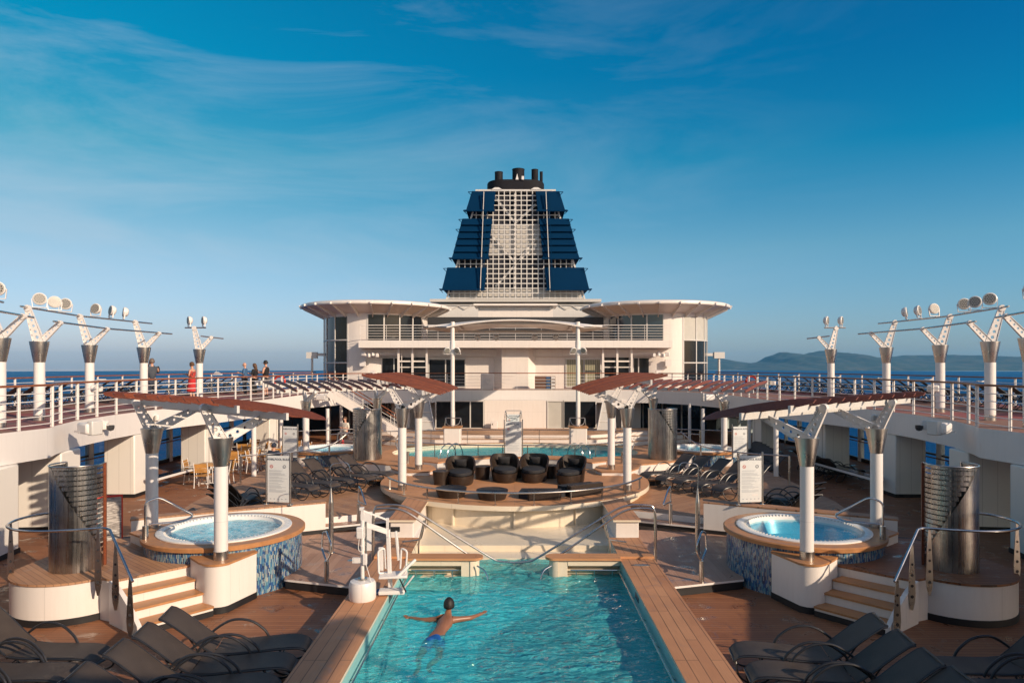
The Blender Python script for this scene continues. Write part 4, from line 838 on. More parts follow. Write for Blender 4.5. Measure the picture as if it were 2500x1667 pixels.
for i in range(4):
    LG.place((-7.0, 9.85-0.66*i, 0), R(-4), '%s dark sling lounger of the outer row at the left edge, counted from the shower' % ordn[i], 'outer left row of sun loungers')
for i in range(5):
    LG.place((4.30, 9.72-0.62*i, 0), R(172+i), '%s dark shaded lounger from the right whirlpool steps, foot towards the pool' % ordn[i], 'front right row of sun loungers beside the pool')
for i in range(4):
    LG.place((6.75, 9.35-0.66*i, 0), R(184), '%s dark shaded lounger of the outer row at the right edge, counted from the shower' % ordn[i], 'outer right row of sun loungers')
for i in range(5):
    LG.place((-5.15-0.43*i, 23.2-0.62*i, 0.5), R(-28), '%s lounger from the shower screen in the left mid-deck row' % ordn[i], 'mid-deck left row of sun loungers')
    LG.place((5.25+0.43*i, 23.2-0.62*i, 0.5), R(208), '%s black lounger from the shower screen in the right mid-deck row' % ordn[i], 'mid-deck right row of sun loungers')
# rows on the upper deck, heads inboard
def outer_x(y):
    for a, c in zip(OUTER, OUTER[1:]):
        if a[1] <= y <= c[1]: return a[0]+(c[0]-a[0])*(y-a[1])/(c[1]-a[1])
    return -15
for sgn, S in ((1, 'left'), (-1, 'right')):
    k = 0; y = 20.5
    while y < 43.5 and k < 25:
        if not (26.0 < y < 26.9 or 33.2 < y < 34.2):
            x = outer_x(y)+2.1
            LG.place((x*sgn, y, UP), (R(198) if sgn > 0 else R(-18)), '%s upper-deck lounger along the %s ship rail near to far' % (ordn[k], S), 'sun loungers along the %s rail of the upper deck' % S); k += 1
        y += 0.88
# low stacked loungers behind the rules signs and out on the right deck
for sgn, S in ((-1, 'left'), (1, 'right')):
    for k in range(3):
        LG.place((sgn*(7.1+0.05*k), 17.75+0.06*k, 0.36+0.13*k), R(112 if sgn > 0 else 68)+R(5*k), '%s lounger from the bottom of the stack behind the %s whirlpool sign' % (ordn[k], S), 'stacked loungers behind the %s whirlpool sign' % S)
LG.place((-8.6, 16.4, 0.0), R(215), 'lone dark lounger behind the front left whirlpool rim', None); LG.place((8.6, 16.4, 0.0), R(-35), 'lone dark lounger behind the front right whirlpool rim', None)
for k in range(7):
    LG.place((9.9+0.1*k, 27.0+0.75*k, 0), R(200), '%s brown lounger in the far right deck row beyond the blue sign' % ordn[k], 'far right deck row of loungers')
for k in range(4):
    LG.place((12.6, 26.6+0.8*k, 0), R(20), '%s brown lounger in the row beneath the right gallery, counted from the near end' % ordn[k], 'loungers under the right gallery')

# ------------------------------------------------------------------ wicker lounge chairs and tables
def make_tub():
    t = thing('wicker_armchair', '', 'armchair', (0, 0, 0), mirror=False)
    b = MB(); n = 40; foot = []
    for i in range(n):
        a = 2*PI*i/n; x = 0.42*cos(a); y = 0.42*sin(a)
        if y < 0: y = y*1.75
        foot.append((x, y))
    prof = [(0.86, 0.0), (0.93, 0.08), (0.96, 0.30), (0.97, 0.36)]
    vs = [(x*r, y*r, z) for r, z in prof for x, y in foot]
    b.add(vs, [(i*n+j, i*n+(j+1) % n, (i+1)*n+(j+1) % n, (i+1)*n+j) for i in range(3) for j in range(n)], 'wicker', True); b.add([(x*0.97, y*0.97, 0.36) for x, y in foot], [tuple(range(n))], 'wicker')
    b.build('base', None, t, mirror=1)
    b = MB(); m = 30; vs = []; rows = 6       # wrap-around back, highest behind
    def hh(a): k = max(0, sin(a)); return 0.40+0.58*min(1, (0.25+k*1.1))**0.8 if k > 0.0 else 0.42+0.12
    for inner in (0, 1):
        for j in range(rows+1):
            for i in range(m+1):
                a = R(-22+224*i/m); f = j/rows; top = 0.50+0.46*max(0, min(1, (sin(a)+0.42)/1.1))**0.75; z = 0.34+(top-0.34)*f
                r = (0.41+0.05*f)-(0.055 if inner else 0); vs.append((r*cos(a), r*sin(a)*1.05, z))
    k = (m+1)*(rows+1); fs = []
    for j in range(rows):
        for i in range(m):
            a = j*(m+1)+i; f = (a, a+1, a+m+2, a+m+1); fs.append(f); fs.append(tuple(reversed([q+k for q in f])))
    for i in range(m): a = rows*(m+1)+i; fs.append((a, a+1, k+a+1, k+a))
    for j in range(rows): a = j*(m+1); fs.append((a, a+m+1, k+a+m+1, k+a)); a += m; fs.append((k+a, k+a+m+1, a+m+1, a))
    b.add(vs, fs, 'wicker', True); b.build('backrest', None, t, mirror=1)
    c = MB(); prof = [(0.80, 0.36), (0.93, 0.37), (0.95, 0.42), (0.93, 0.48), (0.80, 0.51), (0.0, 0.525)]; q = [(x*0.90, y*0.95-0.02) for x, y in foot]
    vs = [(x*r, y*r, z) for r, z in prof for x, y in q]; c.add(vs, [(i*n+j, i*n+(j+1) % n, (i+1)*n+(j+1) % n, (i+1)*n+j) for i in range(5) for j in range(n)], 'cushion', True); c.build('seat_cushion', None, t, mirror=1)
    p = MB(); g = 8; vs = []
    for s_ in (1, -1):
        for i in range(g+1):
            for j in range(g+1):
                u_, v_ = -1+2*i/g, -1+2*j/g; th = 0.075*(1-abs(u_)**3)*(1-abs(v_)**3)**0.8; pin = 1-0.06*(1-v_*v_); vs.append((0.19*u_*pin, 0.24-0.06*v_+s_*th, 0.70+0.17*v_*(1-0.06*(1-u_*u_))))
    k = (g+1)**2; fs = [(i*(g+1)+j, i*(g+1)+j+1, (i+1)*(g+1)+j+1, (i+1)*(g+1)+j) for i in range(g) for j in range(g)]
    p.add(vs, fs+[tuple(reversed([q_+k for q_ in f])) for f in fs], 'cushion', True); p.build('pillow', None, t, mirror=1)
    return t
TUB = Proto(make_tub())
for x, y, rz, lb in ((-1.70, 21.35, 4, 'leftmost dark wicker tub chair with upright square pillow, beside the tall round side table'), (-0.33, 21.9, 6, 'dark wicker tub chair directly in front of the pool rules sign'), (0.62, 21.9, -8, 'dark wicker tub chair just right of the pool rules sign'), (1.78, 21.5, -24, 'rightmost dark wicker tub chair, turned to the left')):
    TUB.place((x, y, LZ), R(rz), lb, 'wicker tub chairs on the round lounge', scale=(1.04, 1.04, 0.83))
def make_drum(r, h, nm):
    t = thing(nm, '', 'table', (0, 0, 0), mirror=False)
    MB().lathe([(r*0.84, 0), (r*0.93, h*0.5), (r, h*0.93)], (0, 0, 0), 32, 'wicker').build('base', None, t, mirror=1)
    MB().lathe([(r, h*0.93), (r*1.01, h*0.97), (r*0.98, h), (0.0, h+0.002)], (0, 0, 0), 32, 'wicker').build('tabletop', None, t, mirror=1)
    return t
DR = Proto(make_drum(0.26, 0.42, 'side_table')); CT = Proto(make_drum(0.44, 0.25, 'coffee_table'))
for x, y, lb in ((-2.28, 21.1, 'round wicker side table left of the leftmost tub chair'), (-1.05, 22.1, 'round wicker side table between the two left tub chairs'), (0.16, 22.5, 'round wicker side table between the two middle tub chairs'), (1.15, 22.3, 'round wicker side table between the two right tub chairs')):
    DR.place((x, y, LZ), 0, lb, 'round wicker side tables')
for x, y, lb in ((-1.78, 19.15, 'left round wicker coffee table behind the curved railing'), (-0.62, 18.85, 'second round wicker coffee table behind the curved railing')):
    CT.place((x, y, LZ), 0, lb, 'low wicker coffee tables')
def chaise(x, y, rz, lb):
    o = TUB.place((x, y, LZ-0.02), R(rz), lb, 'wicker chaises seen from behind'); o.scale = (1.1, 1.0, 0.42)
t = thing('wicker_chaise', 'long low wicker chaise with dark cushion behind the right of the curved railing', 'chaise', (0.75, 18.9, LZ), mirror=False)
MB().prism([(0.35, 18.55), (1.25, 18.6), (1.3, 19.0), (0.4, 18.98)], LZ, LZ+0.25, 'wicker').build('backrest', None, t, mirror=1, bevel=0.05)
MB().prism([(0.1, 18.85), (0.5, 18.6), (1.4, 19.02), (1.5, 19.5), (0.2, 19.5)], LZ, LZ+0.17, 'cushion').build('seat_cushion', None, t, mirror=1, bevel=0.05)
t = thing('wicker_sofa', 'dark wicker sofa seen from behind at the right end of the curved railing', 'sofa', (2.0, 19.6, LZ), mirror=False)
MB().prism([(1.55, 18.95), (2.55, 19.55), (2.45, 19.75), (1.45, 19.15)], LZ, LZ+0.32, 'wicker').build('backrest', None, t, mirror=1, bevel=0.04)
MB().prism([(1.45, 19.15), (2.45, 19.75), (2.2, 20.1), (1.2, 19.5)], LZ, LZ+0.26, 'cushion').build('seat_cushion', None, t, mirror=1, bevel=0.05)

# ------------------------------------------------------------------ rules signs
def make_sign(title, sub=None, w=0.58, h=1.16):
    t = thing('rules_sign', '', 'sign', (0, 0, 0), mirror=False)
    MB().box((0, 0, 0.07+h/2), (w, 0.02, h), 0, 'sign_board').build('board', None, t, mirror=1)
    for s_ in (-1, 1):
        MB().cyl((s_*(w/2+0.035), 0, 0), 0.022, 0.022, h+0.16, 12, 'steel').cyl((s_*(w/2+0.035), 0, 0), 0.06, 0.06, 0.012, 12, 'steel').build('post', None, t, mirror=1)
    text(title, 0.074, t, (0, -0.012, h-0.045), 'sign_ink', bold=0.0015)
    if sub: text(sub, 0.042, t, (0, -0.012, h-0.11), 'sign_ink')
    for x, mt, nm in ((-w*0.31, 'sign_red', 'red_symbol'), (w*0.29, 'sign_ink', 'round_symbol')):
        q = MB(); q.lathe([(0.030, 0.0), (0.042, 0.0), (0.042, -0.002)], (0, 0, 0), 24); q.v = [(x+a, -0.0125+c, h-0.20+b_) for a, b_, c in q.v]
        if mt == 'sign_red': q.bar((x-0.022, -0.0122, h-0.178), (x+0.022, -0.0122, h-0.222), 0.002, 0.01)
        else: q.bar((x, -0.0122, h-0.222), (x, -0.0122, h-0.19), 0.002, 0.012)
        q.build(nm, mt, t, mirror=1)
    q = MB(); rnd = random.Random(3); z = h-0.30
    while z > 0.30:
        for _ in range(rnd.choice((2, 3, 4))):
            ln = w*rnd.uniform(0.55, 0.84) if _ else w*rnd.uniform(0.3, 0.84); q.box((-w*0.42+ln/2, -0.0115, z), (ln, 0.003, 0.008)); z -= 0.021
        z -= 0.016
    q.build('small_print', 'sign_grey', t, mirror=1)
    q = MB()
    for k in range(5): q.box((-w*0.36+w*0.18*k, -0.0115, 0.15), (0.035, 0.003, 0.022))
    q.build('small_symbols', 'sign_grey', t, mirror=1)
    MB().box((w*0.2, -0.0115, 0.25), (0.16, 0.003, 0.03), 0, 'white').build('paper_strip', None, t, mirror=1)
    return t
SG = Proto(make_sign('WHIRLPOOL RULES')); G1 = 'whirlpool rules signs'
SG.place((-5.92, 17.12, 1.0), R(-10), 'sunlit whirlpool rules sign on the wall behind the front left whirlpool', G1)
SG.place((5.92, 17.12, 1.0), R(10), 'whirlpool rules sign with slanting shadows on the wall behind the front right whirlpool', G1)
SG.place((-8.5, 25.8, 0.95), R(-14), 'whirlpool rules sign striped with shadow beside the cafe chairs', G1)
SG.place((8.5, 25.8, 0.95), R(14), 'blue shaded whirlpool rules sign beside the far right column', G1)
PS = Proto(make_sign('POOL RULES', 'DEPTH 1.3 M', 0.60, 1.28)); G2 = 'pool rules signs'
PS.place((-0.06, 25.2, 1.06), 0, 'front pool rules sign standing behind the wicker chairs', G2)
PS.place((-0.10, 33.2, 0.76), 0, 'back pool rules sign partly hidden behind the front one', G2)
for x, y, z, lb in ((-0.1, 33.3, 1.9, 'bent steel hoop rail above the back pool rules sign'), (-3.08, 33.9, 1.50, 'bent steel hoop rail on the pedestal of the left canopy pole'), (3.08, 33.9, 1.50, 'bent steel hoop rail on the pedestal of the right canopy pole')):
    t = thing('hoop_rail', lb, 'hoop rail', (x, y, z), 'bent steel hoop rails', mirror=False)
    MB().tube(rounded([(x-0.42, y, z), (x-0.38, y, z+0.38), (x+0.38, y, z+0.38), (x+0.42, y, z)], 0.05), 0.016, 8).build('hoop', 'steel', t, mirror=1)
    MB().tube(smooth_path([(x-0.38, y, z+0.36), (x-0.28, y-0.2, z+0.1), (x, y-0.32, z+0.02), (x+0.28, y-0.2, z+0.1), (x+0.38, y, z+0.36)], 5), 0.016, 8).build('curved_bar', 'steel', t, mirror=1)

# ------------------------------------------------------------------ gallery pillars, side windows, railings
def resample(path, step):
    P = [Vector((p[0], p[1])) for p in path]; out = [P[0].copy()]; acc = 0
    for a, c in zip(P, P[1:]):
        d = (c-a).length; t = step-acc
        while t <= d: out.append(a+(c-a)*(t/d)); t += step
        acc = d-(t-step)
    return out
def railing(name, label, path, z0, step, h=1.08, rails=5, wood=True, bracket=0, cat='railing', post_w=0.085, loc=None):
    t = thing(name, label, cat, loc or (path[len(path)//2][0], path[len(path)//2][1], z0))
    sm = [Vector((p.x, p.y)) for p in smooth_path([Vector((x, y, 0)) for x, y in path], 4)]
    if wood: MB().strip(sm, z0+h-0.02, z0+h+0.035, 0.085, 'rail_wood').build('top_rail', None, t, bevel=0.01)
    else: MB().tube([(p.x, p.y, z0+h) for p in sm], 0.022, 8).build('top_rail', 'white', t)
    r = MB()
    for k in range(rails): r.tube([(p.x, p.y, z0+0.10+(h-0.2)*k/(rails-0.5)) for p in sm], 0.013, 6)
    r.build('rails', 'white', t)
    ps = resample(sm, step)
    for i, p in enumerate(ps):
        a = ps[max(0, i-1)]; c = ps[min(len(ps)-1, i+1)]; ang = math.atan2(c.y-a.y, c.x-a.x)
        q = MB(); q.box((p.x, p.y, z0+h/2-0.01), (0.018, post_w, h-0.02), ang, 'white'); q.box((p.x, p.y, z0+h/2-0.01), (post_w*0.7, 0.012, h-0.02), ang, 'white')
        q.build('post', None, t)
        if bracket and i % bracket == 0: MB().box((p.x+0.2, p.y, z0+h-0.16), (0.34, 0.10, 0.05), 0, 'white').build('lamp_bracket', None, t)
    return t
PIL = [(-12.5, 15.9, 1.3, 0.9, 8), (-13.0, 19.0, 1.25, 1.0, 6), (-13.45, 23.7, 1.05, 1.0, 0), (-13.2, 28.6, 1.1, 1.0, -8), (-12.4, 33.9, 0.9, 0.9, -8)]
pn = ['nearest', 'second', 'third', 'fourth', 'farthest']
for M in (1, -1):
    S = side()
    for (x, y, w, d, a), nm in zip(PIL, pn):
        t = thing('gallery_pillar', '%s broad white pillar under the %s gallery' % (nm, S), 'pillar', (x, y, 0), 'broad pillars carrying the gallery')
        MB().box((x, y, (UP-0.77)/2), (w, d, UP-0.77), R(a), 'pillar').build('shaft', None, t, bevel=0.04)
        MB().box((x, y, 0.06), (w+0.03, d+0.03, 0.118), R(a), 'black_rubber').build('kick_strip', None, t)
    t = thing('counter', 'long low counter with glass top between two pillars on the %s' % S, 'counter', (-12.1, 25.5, 0))
    MB().prism([(-12.3, 23.6), (-12.75, 23.6), (-12.45, 27.4), (-12.0, 27.4)], 0.52, 0.60, 'white').build('shelf', None, t); MB().prism([(-12.32, 23.6), (-12.73, 23.6), (-12.43, 27.4), (-12.02, 27.4)], 0.602, 0.615, 'glass_dark').build('glass_top', None, t)
    # tall windows along the ship's side, behind the gallery
    t = thing('side_windows', 'tall framed glass screens along the ship side under the %s gallery' % S, 'window wall', (-16.6, 25, 0))
    W_ = [Vector((-16.1, 11, 0)), Vector((-16.2, 24, 0)), Vector((-16.2, 34, 0)), Vector((-15.2, 44, 0)), Vector((-13.8, 50, 0))]; ps = resample([(p.x, p.y) for p in W_], 1.5); H = UP-0.6
    for i, p in enumerate(ps): MB().box((p.x, p.y, H/2), (0.16, 0.14 if i % 2 else 0.28, H), 0, 'pillar' if M < 0 or i % 2 == 0 else 'dark_metal').build('mullion', None, t)  # right-hand mullions are coloured pale to look lit; every other left one dark
    for a, c in zip(ps, ps[1:]):
        MB().strip([a, c], 0.16, H, 0.015, 'glass_clear').build('pane', None, t)
    f = MB(); f.strip(ps, 0.0, 0.16, 0.12, 'dark_metal'); f.strip(ps, 1.02, 1.09, 0.10, 'dark_metal'); f.strip([(p.x+0.25, p.y) for p in ps], 0.95, 0.99, 0.05, 'rail_wood'); f.build('transom', None, t)
    # gallery fascia details
    inner_n = [(-11.95, 15.2), (-11.72, 17.3)]
    ipath = [(x-0.10 if x < -1 else x, y+(0.12 if y > 40 else 0)) for x, y in INNER]
    railing('inner_railing', 'white gallery railing with brown handrail around the %s side of the pool well' % S, [(-12.2, 14.2), (-11.98, 17.4)]+ipath[5:15], UP, 1.18)
    railing('outer_railing', 'white railing with brown handrail along the %s edge of the ship' % S, [(x+0.25, y) for x, y in OUTER[1:8]], UP, 1.75, bracket=2)
    # flat pole columns standing through the upper deck with two reaching arms
    cols = [(-12.9, 17.1), (-13.75, 19.75), (-14.45, 23.2), (-14.3, 26.3), (-13.55, 29.3)]
    names = ['nearest', 'second', 'third', 'fourth', 'farthest']
    tops = []
    for i, (x, y) in enumerate(cols):
        long_top = (x-0.30, y-0.05, 6.14); short_top = (x+0.56, y+0.05, 5.72)
        if i == 4: long_top = (x-0.22, y, 6.08); short_top = (x+0.50, y+0.05, 5.68)
        column(x, y, UP, 4.58, 5.18, '%s white upper-deck mast with steel cone along the %s gallery' % (names[i], S), [(*long_top, 0.28, 0.15), (*short_top, 0.17, 0.12)], r=0.145, rt=0.25, name='light_mast', group='light masts of the gallery')
        tops.append((long_top, short_top))
    ex = lambda p, q, e: Vector(p)+(Vector(p)-Vector(q)).normalized()*e
    def bar(pts, lb):
        t = thing('light_bar', lb, 'light bar', pts[0]); MB().tube(pts, 0.028, 8).build('tube', 'steel', t)
    Lg = [tuple(Vector(a[0])+Vector((0, 0, 0.02))) for a in tops]; Sh = [tuple(Vector(a[1])+Vector((0, 0, 0.02))) for a in tops]
    bar([ex(Lg[1], Lg[2], 0.4), Lg[1], Lg[2], Lg[3], ex(Lg[3], Lg[2], 1.1)], 'long upper lamp bar across three %s masts' % S)
    bar([ex(Sh[1], Sh[2], 0.4), Sh[1], Sh[2], Sh[3], ex(Sh[3], Sh[2], 0.9)], 'long lower steel bar across three %s masts' % S)
    bar([ex(Lg[0], Lg[1], 3), ex(Lg[0], Lg[1], -1.05)], 'short upper lamp bar on the nearest %s mast' % S)
    bar([ex(Sh[0], Sh[1], 3), ex(Sh[0], Sh[1], -0.7)], 'short lower steel bar on the nearest %s mast' % S)
    bar([(cols[4][0]-0.62, cols[4][1], 6.10), (cols[4][0]+0.28, cols[4][1], 6.10)], 'little lamp bar on top of the farthest %s mast' % S)
    bar([(cols[4][0]+0.1, cols[4][1]-0.1, 5.74), (cols[4][0]+0.95, cols[4][1]+0.2, 5.64)], 'little steel bar on the short arm of the farthest %s mast' % S)
    spot_pts.append((M, Lg, cols))
    # boxes, cameras and floodlights on the gallery fascia
    def wall_lamp(x, y, z, a, lb, k):
        t = thing('wall_floodlight', lb, 'floodlight', (x, y, z), 'floodlights on the gallery fascia')
        b = MB(); b.box((x, y, z), (0.5*k, 0.34*k, 0.26*k), R(a), 'white'); b.build('housing', None, t, bevel=0.05*k); MB().box((x+0.2*k, y-0.1, z+0.02), (0.16*k, 0.30*k, 0.34*k), R(a+20), 'grey_white').build('shield', None, t, bevel=0.03); MB().box((x-0.2*k, y+0.1, z-0.1), (0.3*k, 0.3, 0.05), R(a), 'white').build('arm', None, t)
    wall_lamp(-11.6, 18.6, 2.78, -35, 'big white wedge floodlight on the near %s gallery fascia' % S, 1.15)
    wall_lamp(-10.6, 37.6, 2.72, -20, 'white wedge floodlight on the far %s gallery fascia' % S, 1.3)
    t = thing('dome_camera', 'white dome camera bracket on the %s gallery fascia' % S, 'camera', (-12.75, 21.2, 2.55)); MB().box((-12.85, 21.2, 2.72), (0.45, 0.12, 0.10), 0, 'white').box((-12.72, 21.2, 2.6), (0.16, 0.2, 0.2), 0, 'white').build('bracket', None, t, bevel=0.02); MB().lathe([(0.11, 0.08), (0.11, 0), (0.08, -0.07), (0.0, -0.1)], (-12.55, 21.2, 2.55), 18, 'lamp_dark').build('dome', None, t)
    for (x, y, z, nm) in ((-12.9, 24.4, 2.62, 'lower'), (-13.35, 21.8, 3.75, 'railing-top'), (-12.1, 32.2, 3.65, 'far railing-top')):
        t = thing('small_floodlight', 'small white %s floodlight on the %s gallery edge' % (nm, S), 'floodlight', (x, y, z)); MB().box((x, y, z), (0.34, 0.2, 0.22), R(30), 'white').build('housing', None, t, bevel=0.04); MB().box((x+0.12, y-0.12, z), (0.05, 0.2, 0.18), R(30), 'lamp_lens').build('lens', None, t)
M = 1
# round stage floodlights
def make_flood():
    t = thing('round_floodlight', '', 'floodlight', (0, 0, 0), mirror=False)
    b = MB(); b.lathe([(0.19, -0.02), (0.215, 0.0), (0.215, 0.06), (0.17, 0.16), (0.10, 0.20), (0, 0.21)], (0, 0, 0), 28); b.v = [(x, z, y+0.34) for x, y, z in b.v]; b.f = [tuple(reversed(f)) for f in b.f]; b.build('housing', 'white', t, mirror=1)
    b = MB()
    b.disc((0, 0, 0), 0.19, 28, 'lamp_lens')
    for rr, k in ((0, 1), (0.07, 6), (0.135, 12)):
        for i in range(k): a = 2*PI*i/max(k, 1); b.disc((rr*cos(a), rr*sin(a), 0.008), 0.024, 10, 'lamp_dark')
    b.v = [(x, -0.022-z, y+0.34) for x, y, z in b.v]; b.build('lens', None, t, mirror=1)
    b = MB(); b.bar((-0.23, 0.05, 0.34), (-0.20, 0.05, 0.04), 0.05, 0.02); b.bar((0.23, 0.05, 0.34), (0.20, 0.05, 0.04), 0.05, 0.02); b.bar((-0.21, 0.05, 0.04), (0.21, 0.05, 0.04), 0.06, 0.02); b.build('yoke', 'white', t, mirror=1)
    return t
FL = Proto(make_flood())
for mm, Lg, cols in spot_pts:
    S = 'left' if mm > 0 else 'right'; rr = random.Random(5)
    A_, B_, C_ = (Vector(p) for p in Lg[1:4])
    pts = [A_.lerp(B_, 0.20), A_.lerp(B_, 0.48), A_.lerp(B_, 0.68), B_.lerp(C_, 0.24), B_.lerp(C_, 0.50), B_.lerp(C_, 0.74)]
    yaw = [8, 15, -5, -30, -65, -80]
    for k, p in enumerate(pts):
        FL.place((p.x*mm, p.y, p.z+0.03), R(yaw[k]*mm+(25*mm)), '%s round floodlight on the long %s lamp bar, counted from the near end' % (ordn[k], S), 'round floodlights on the lamp bars', rot=(R(-8), 0, R((yaw[k]+25)*mm)), scale=0.86)
    p = Vector(Lg[0]).lerp(Vector(Lg[1]), 0.24); FL.place((p.x*mm, p.y, p.z+0.03), R(20*mm), 'single large floodlight on the nearest %s lamp bar at the picture edge' % S, 'round floodlights on the lamp bars', scale=0.86)
    x, y = cols[4]
    for dx, lb in ((-0.48, 'outer'), (0.14, 'inner')): FL.place(((x+dx)*mm, y, 6.12), R((-50 if dx else -70)*mm), '%s of the two round floodlights on the farthest %s mast' % (lb, S), 'round floodlights on the lamp bars', scale=0.85)

# ------------------------------------------------------------------ deckhouse
dh = thing('deckhouse', 'white three-storey deckhouse with dark glazed doors and balcony across the deck', 'deckhouse', (0, 46, 0), mirror=False)
def part(b, name, mat=None, bevel=0, parent=None): return b.build(name, mat, parent or dh, mirror=1, bevel=bevel)
YL = 42.2; YU = 46.5
# lower storey: wall pieces around dark openings
def wallx(px0, px1, Y, z0, z1, mat='white_warm', th=0.25, name='wall', dy=0): return part(MB().box(((WX(px0, Y)+WX(px1, Y))/2, Y+th/2+dy, (z0+z1)/2), (WX(px1, Y)-WX(px0, Y), th, z1-z0), 0, mat), name)
part(MB().prism([(WX(1181, YL), YL+0.6), (WX(1183, YL), YL), (WX(1335, YL), YL), (WX(1337, YL), YL+0.6)], 0.6, 2.31, 'white_warm'), 'lower_wall')
for s_ in (-1, 1):
    wallx(1260+s_*260-60, 1260+s_*260+60, YL, 0, 2.31, 'grey_white', 0.3, 'lower_wall', 2.2)
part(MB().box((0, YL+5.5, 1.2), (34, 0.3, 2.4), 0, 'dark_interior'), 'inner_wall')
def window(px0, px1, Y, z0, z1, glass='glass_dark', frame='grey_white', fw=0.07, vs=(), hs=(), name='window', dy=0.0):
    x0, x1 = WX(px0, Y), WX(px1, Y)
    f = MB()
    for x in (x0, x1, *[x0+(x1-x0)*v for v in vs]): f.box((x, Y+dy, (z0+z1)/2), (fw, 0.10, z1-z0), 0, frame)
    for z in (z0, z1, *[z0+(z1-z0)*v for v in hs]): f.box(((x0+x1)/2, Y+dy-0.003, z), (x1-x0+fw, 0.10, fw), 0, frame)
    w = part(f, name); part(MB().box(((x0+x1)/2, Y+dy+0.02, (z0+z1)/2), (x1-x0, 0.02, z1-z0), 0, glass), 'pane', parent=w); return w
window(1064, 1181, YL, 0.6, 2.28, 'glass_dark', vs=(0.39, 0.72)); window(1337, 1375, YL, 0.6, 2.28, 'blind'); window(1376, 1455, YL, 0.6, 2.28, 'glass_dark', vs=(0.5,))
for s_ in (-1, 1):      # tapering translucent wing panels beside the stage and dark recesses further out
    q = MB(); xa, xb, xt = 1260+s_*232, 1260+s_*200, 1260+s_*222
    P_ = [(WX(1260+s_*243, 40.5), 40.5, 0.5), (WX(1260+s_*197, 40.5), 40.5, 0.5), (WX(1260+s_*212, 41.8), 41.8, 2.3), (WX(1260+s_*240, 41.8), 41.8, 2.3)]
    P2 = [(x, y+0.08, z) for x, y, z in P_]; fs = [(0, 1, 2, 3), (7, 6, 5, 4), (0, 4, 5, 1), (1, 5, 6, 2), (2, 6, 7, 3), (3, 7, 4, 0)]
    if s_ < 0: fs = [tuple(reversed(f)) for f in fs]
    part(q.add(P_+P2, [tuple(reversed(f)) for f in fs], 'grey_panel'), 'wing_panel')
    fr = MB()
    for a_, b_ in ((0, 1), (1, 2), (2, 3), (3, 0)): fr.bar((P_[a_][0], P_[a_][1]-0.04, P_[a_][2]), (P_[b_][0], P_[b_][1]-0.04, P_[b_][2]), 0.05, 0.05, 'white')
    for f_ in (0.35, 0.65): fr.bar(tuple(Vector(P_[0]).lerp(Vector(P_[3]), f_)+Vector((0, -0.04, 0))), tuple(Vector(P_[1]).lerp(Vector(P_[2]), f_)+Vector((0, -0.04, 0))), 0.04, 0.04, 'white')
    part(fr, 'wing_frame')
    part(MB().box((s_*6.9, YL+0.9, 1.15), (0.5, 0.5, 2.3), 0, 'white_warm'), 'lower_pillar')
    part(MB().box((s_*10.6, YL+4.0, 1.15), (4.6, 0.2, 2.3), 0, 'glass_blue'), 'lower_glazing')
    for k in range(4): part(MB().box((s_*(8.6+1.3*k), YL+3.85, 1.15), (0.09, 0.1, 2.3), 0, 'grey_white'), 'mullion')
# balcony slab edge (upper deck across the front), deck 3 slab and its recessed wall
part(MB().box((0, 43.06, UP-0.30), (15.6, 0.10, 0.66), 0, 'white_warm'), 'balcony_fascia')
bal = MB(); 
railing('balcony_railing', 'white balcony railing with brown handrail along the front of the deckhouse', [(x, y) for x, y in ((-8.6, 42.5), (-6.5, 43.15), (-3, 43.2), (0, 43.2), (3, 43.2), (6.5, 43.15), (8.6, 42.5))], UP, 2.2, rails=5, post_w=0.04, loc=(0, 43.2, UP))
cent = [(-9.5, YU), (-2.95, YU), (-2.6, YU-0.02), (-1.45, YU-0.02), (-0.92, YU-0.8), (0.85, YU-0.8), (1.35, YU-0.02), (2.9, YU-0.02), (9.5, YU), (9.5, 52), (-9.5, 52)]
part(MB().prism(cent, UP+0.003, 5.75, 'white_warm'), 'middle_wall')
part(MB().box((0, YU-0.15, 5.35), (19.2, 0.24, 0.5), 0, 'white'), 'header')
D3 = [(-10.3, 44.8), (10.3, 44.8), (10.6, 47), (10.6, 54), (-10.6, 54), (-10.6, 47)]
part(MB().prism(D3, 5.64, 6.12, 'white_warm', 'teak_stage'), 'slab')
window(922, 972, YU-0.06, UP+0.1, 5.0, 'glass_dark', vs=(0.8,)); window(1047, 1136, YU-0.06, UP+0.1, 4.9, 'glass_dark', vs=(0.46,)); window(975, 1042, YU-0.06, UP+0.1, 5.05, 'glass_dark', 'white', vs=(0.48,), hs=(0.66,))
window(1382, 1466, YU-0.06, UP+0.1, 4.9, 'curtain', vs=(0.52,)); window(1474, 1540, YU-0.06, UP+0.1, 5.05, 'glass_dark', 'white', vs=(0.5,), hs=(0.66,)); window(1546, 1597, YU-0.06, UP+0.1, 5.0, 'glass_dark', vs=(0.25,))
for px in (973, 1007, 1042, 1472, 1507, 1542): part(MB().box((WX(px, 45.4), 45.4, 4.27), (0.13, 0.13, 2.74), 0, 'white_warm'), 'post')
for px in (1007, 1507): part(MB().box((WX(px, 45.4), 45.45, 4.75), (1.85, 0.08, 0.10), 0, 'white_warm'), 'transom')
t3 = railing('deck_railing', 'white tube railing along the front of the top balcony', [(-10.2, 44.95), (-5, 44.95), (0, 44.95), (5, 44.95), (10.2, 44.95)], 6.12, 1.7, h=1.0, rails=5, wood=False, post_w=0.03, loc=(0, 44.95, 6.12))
part(MB().box((0, 48.2, 7.0), (12.4, 0.2, 1.75), 0, 'dark_interior'), 'upper_recess')
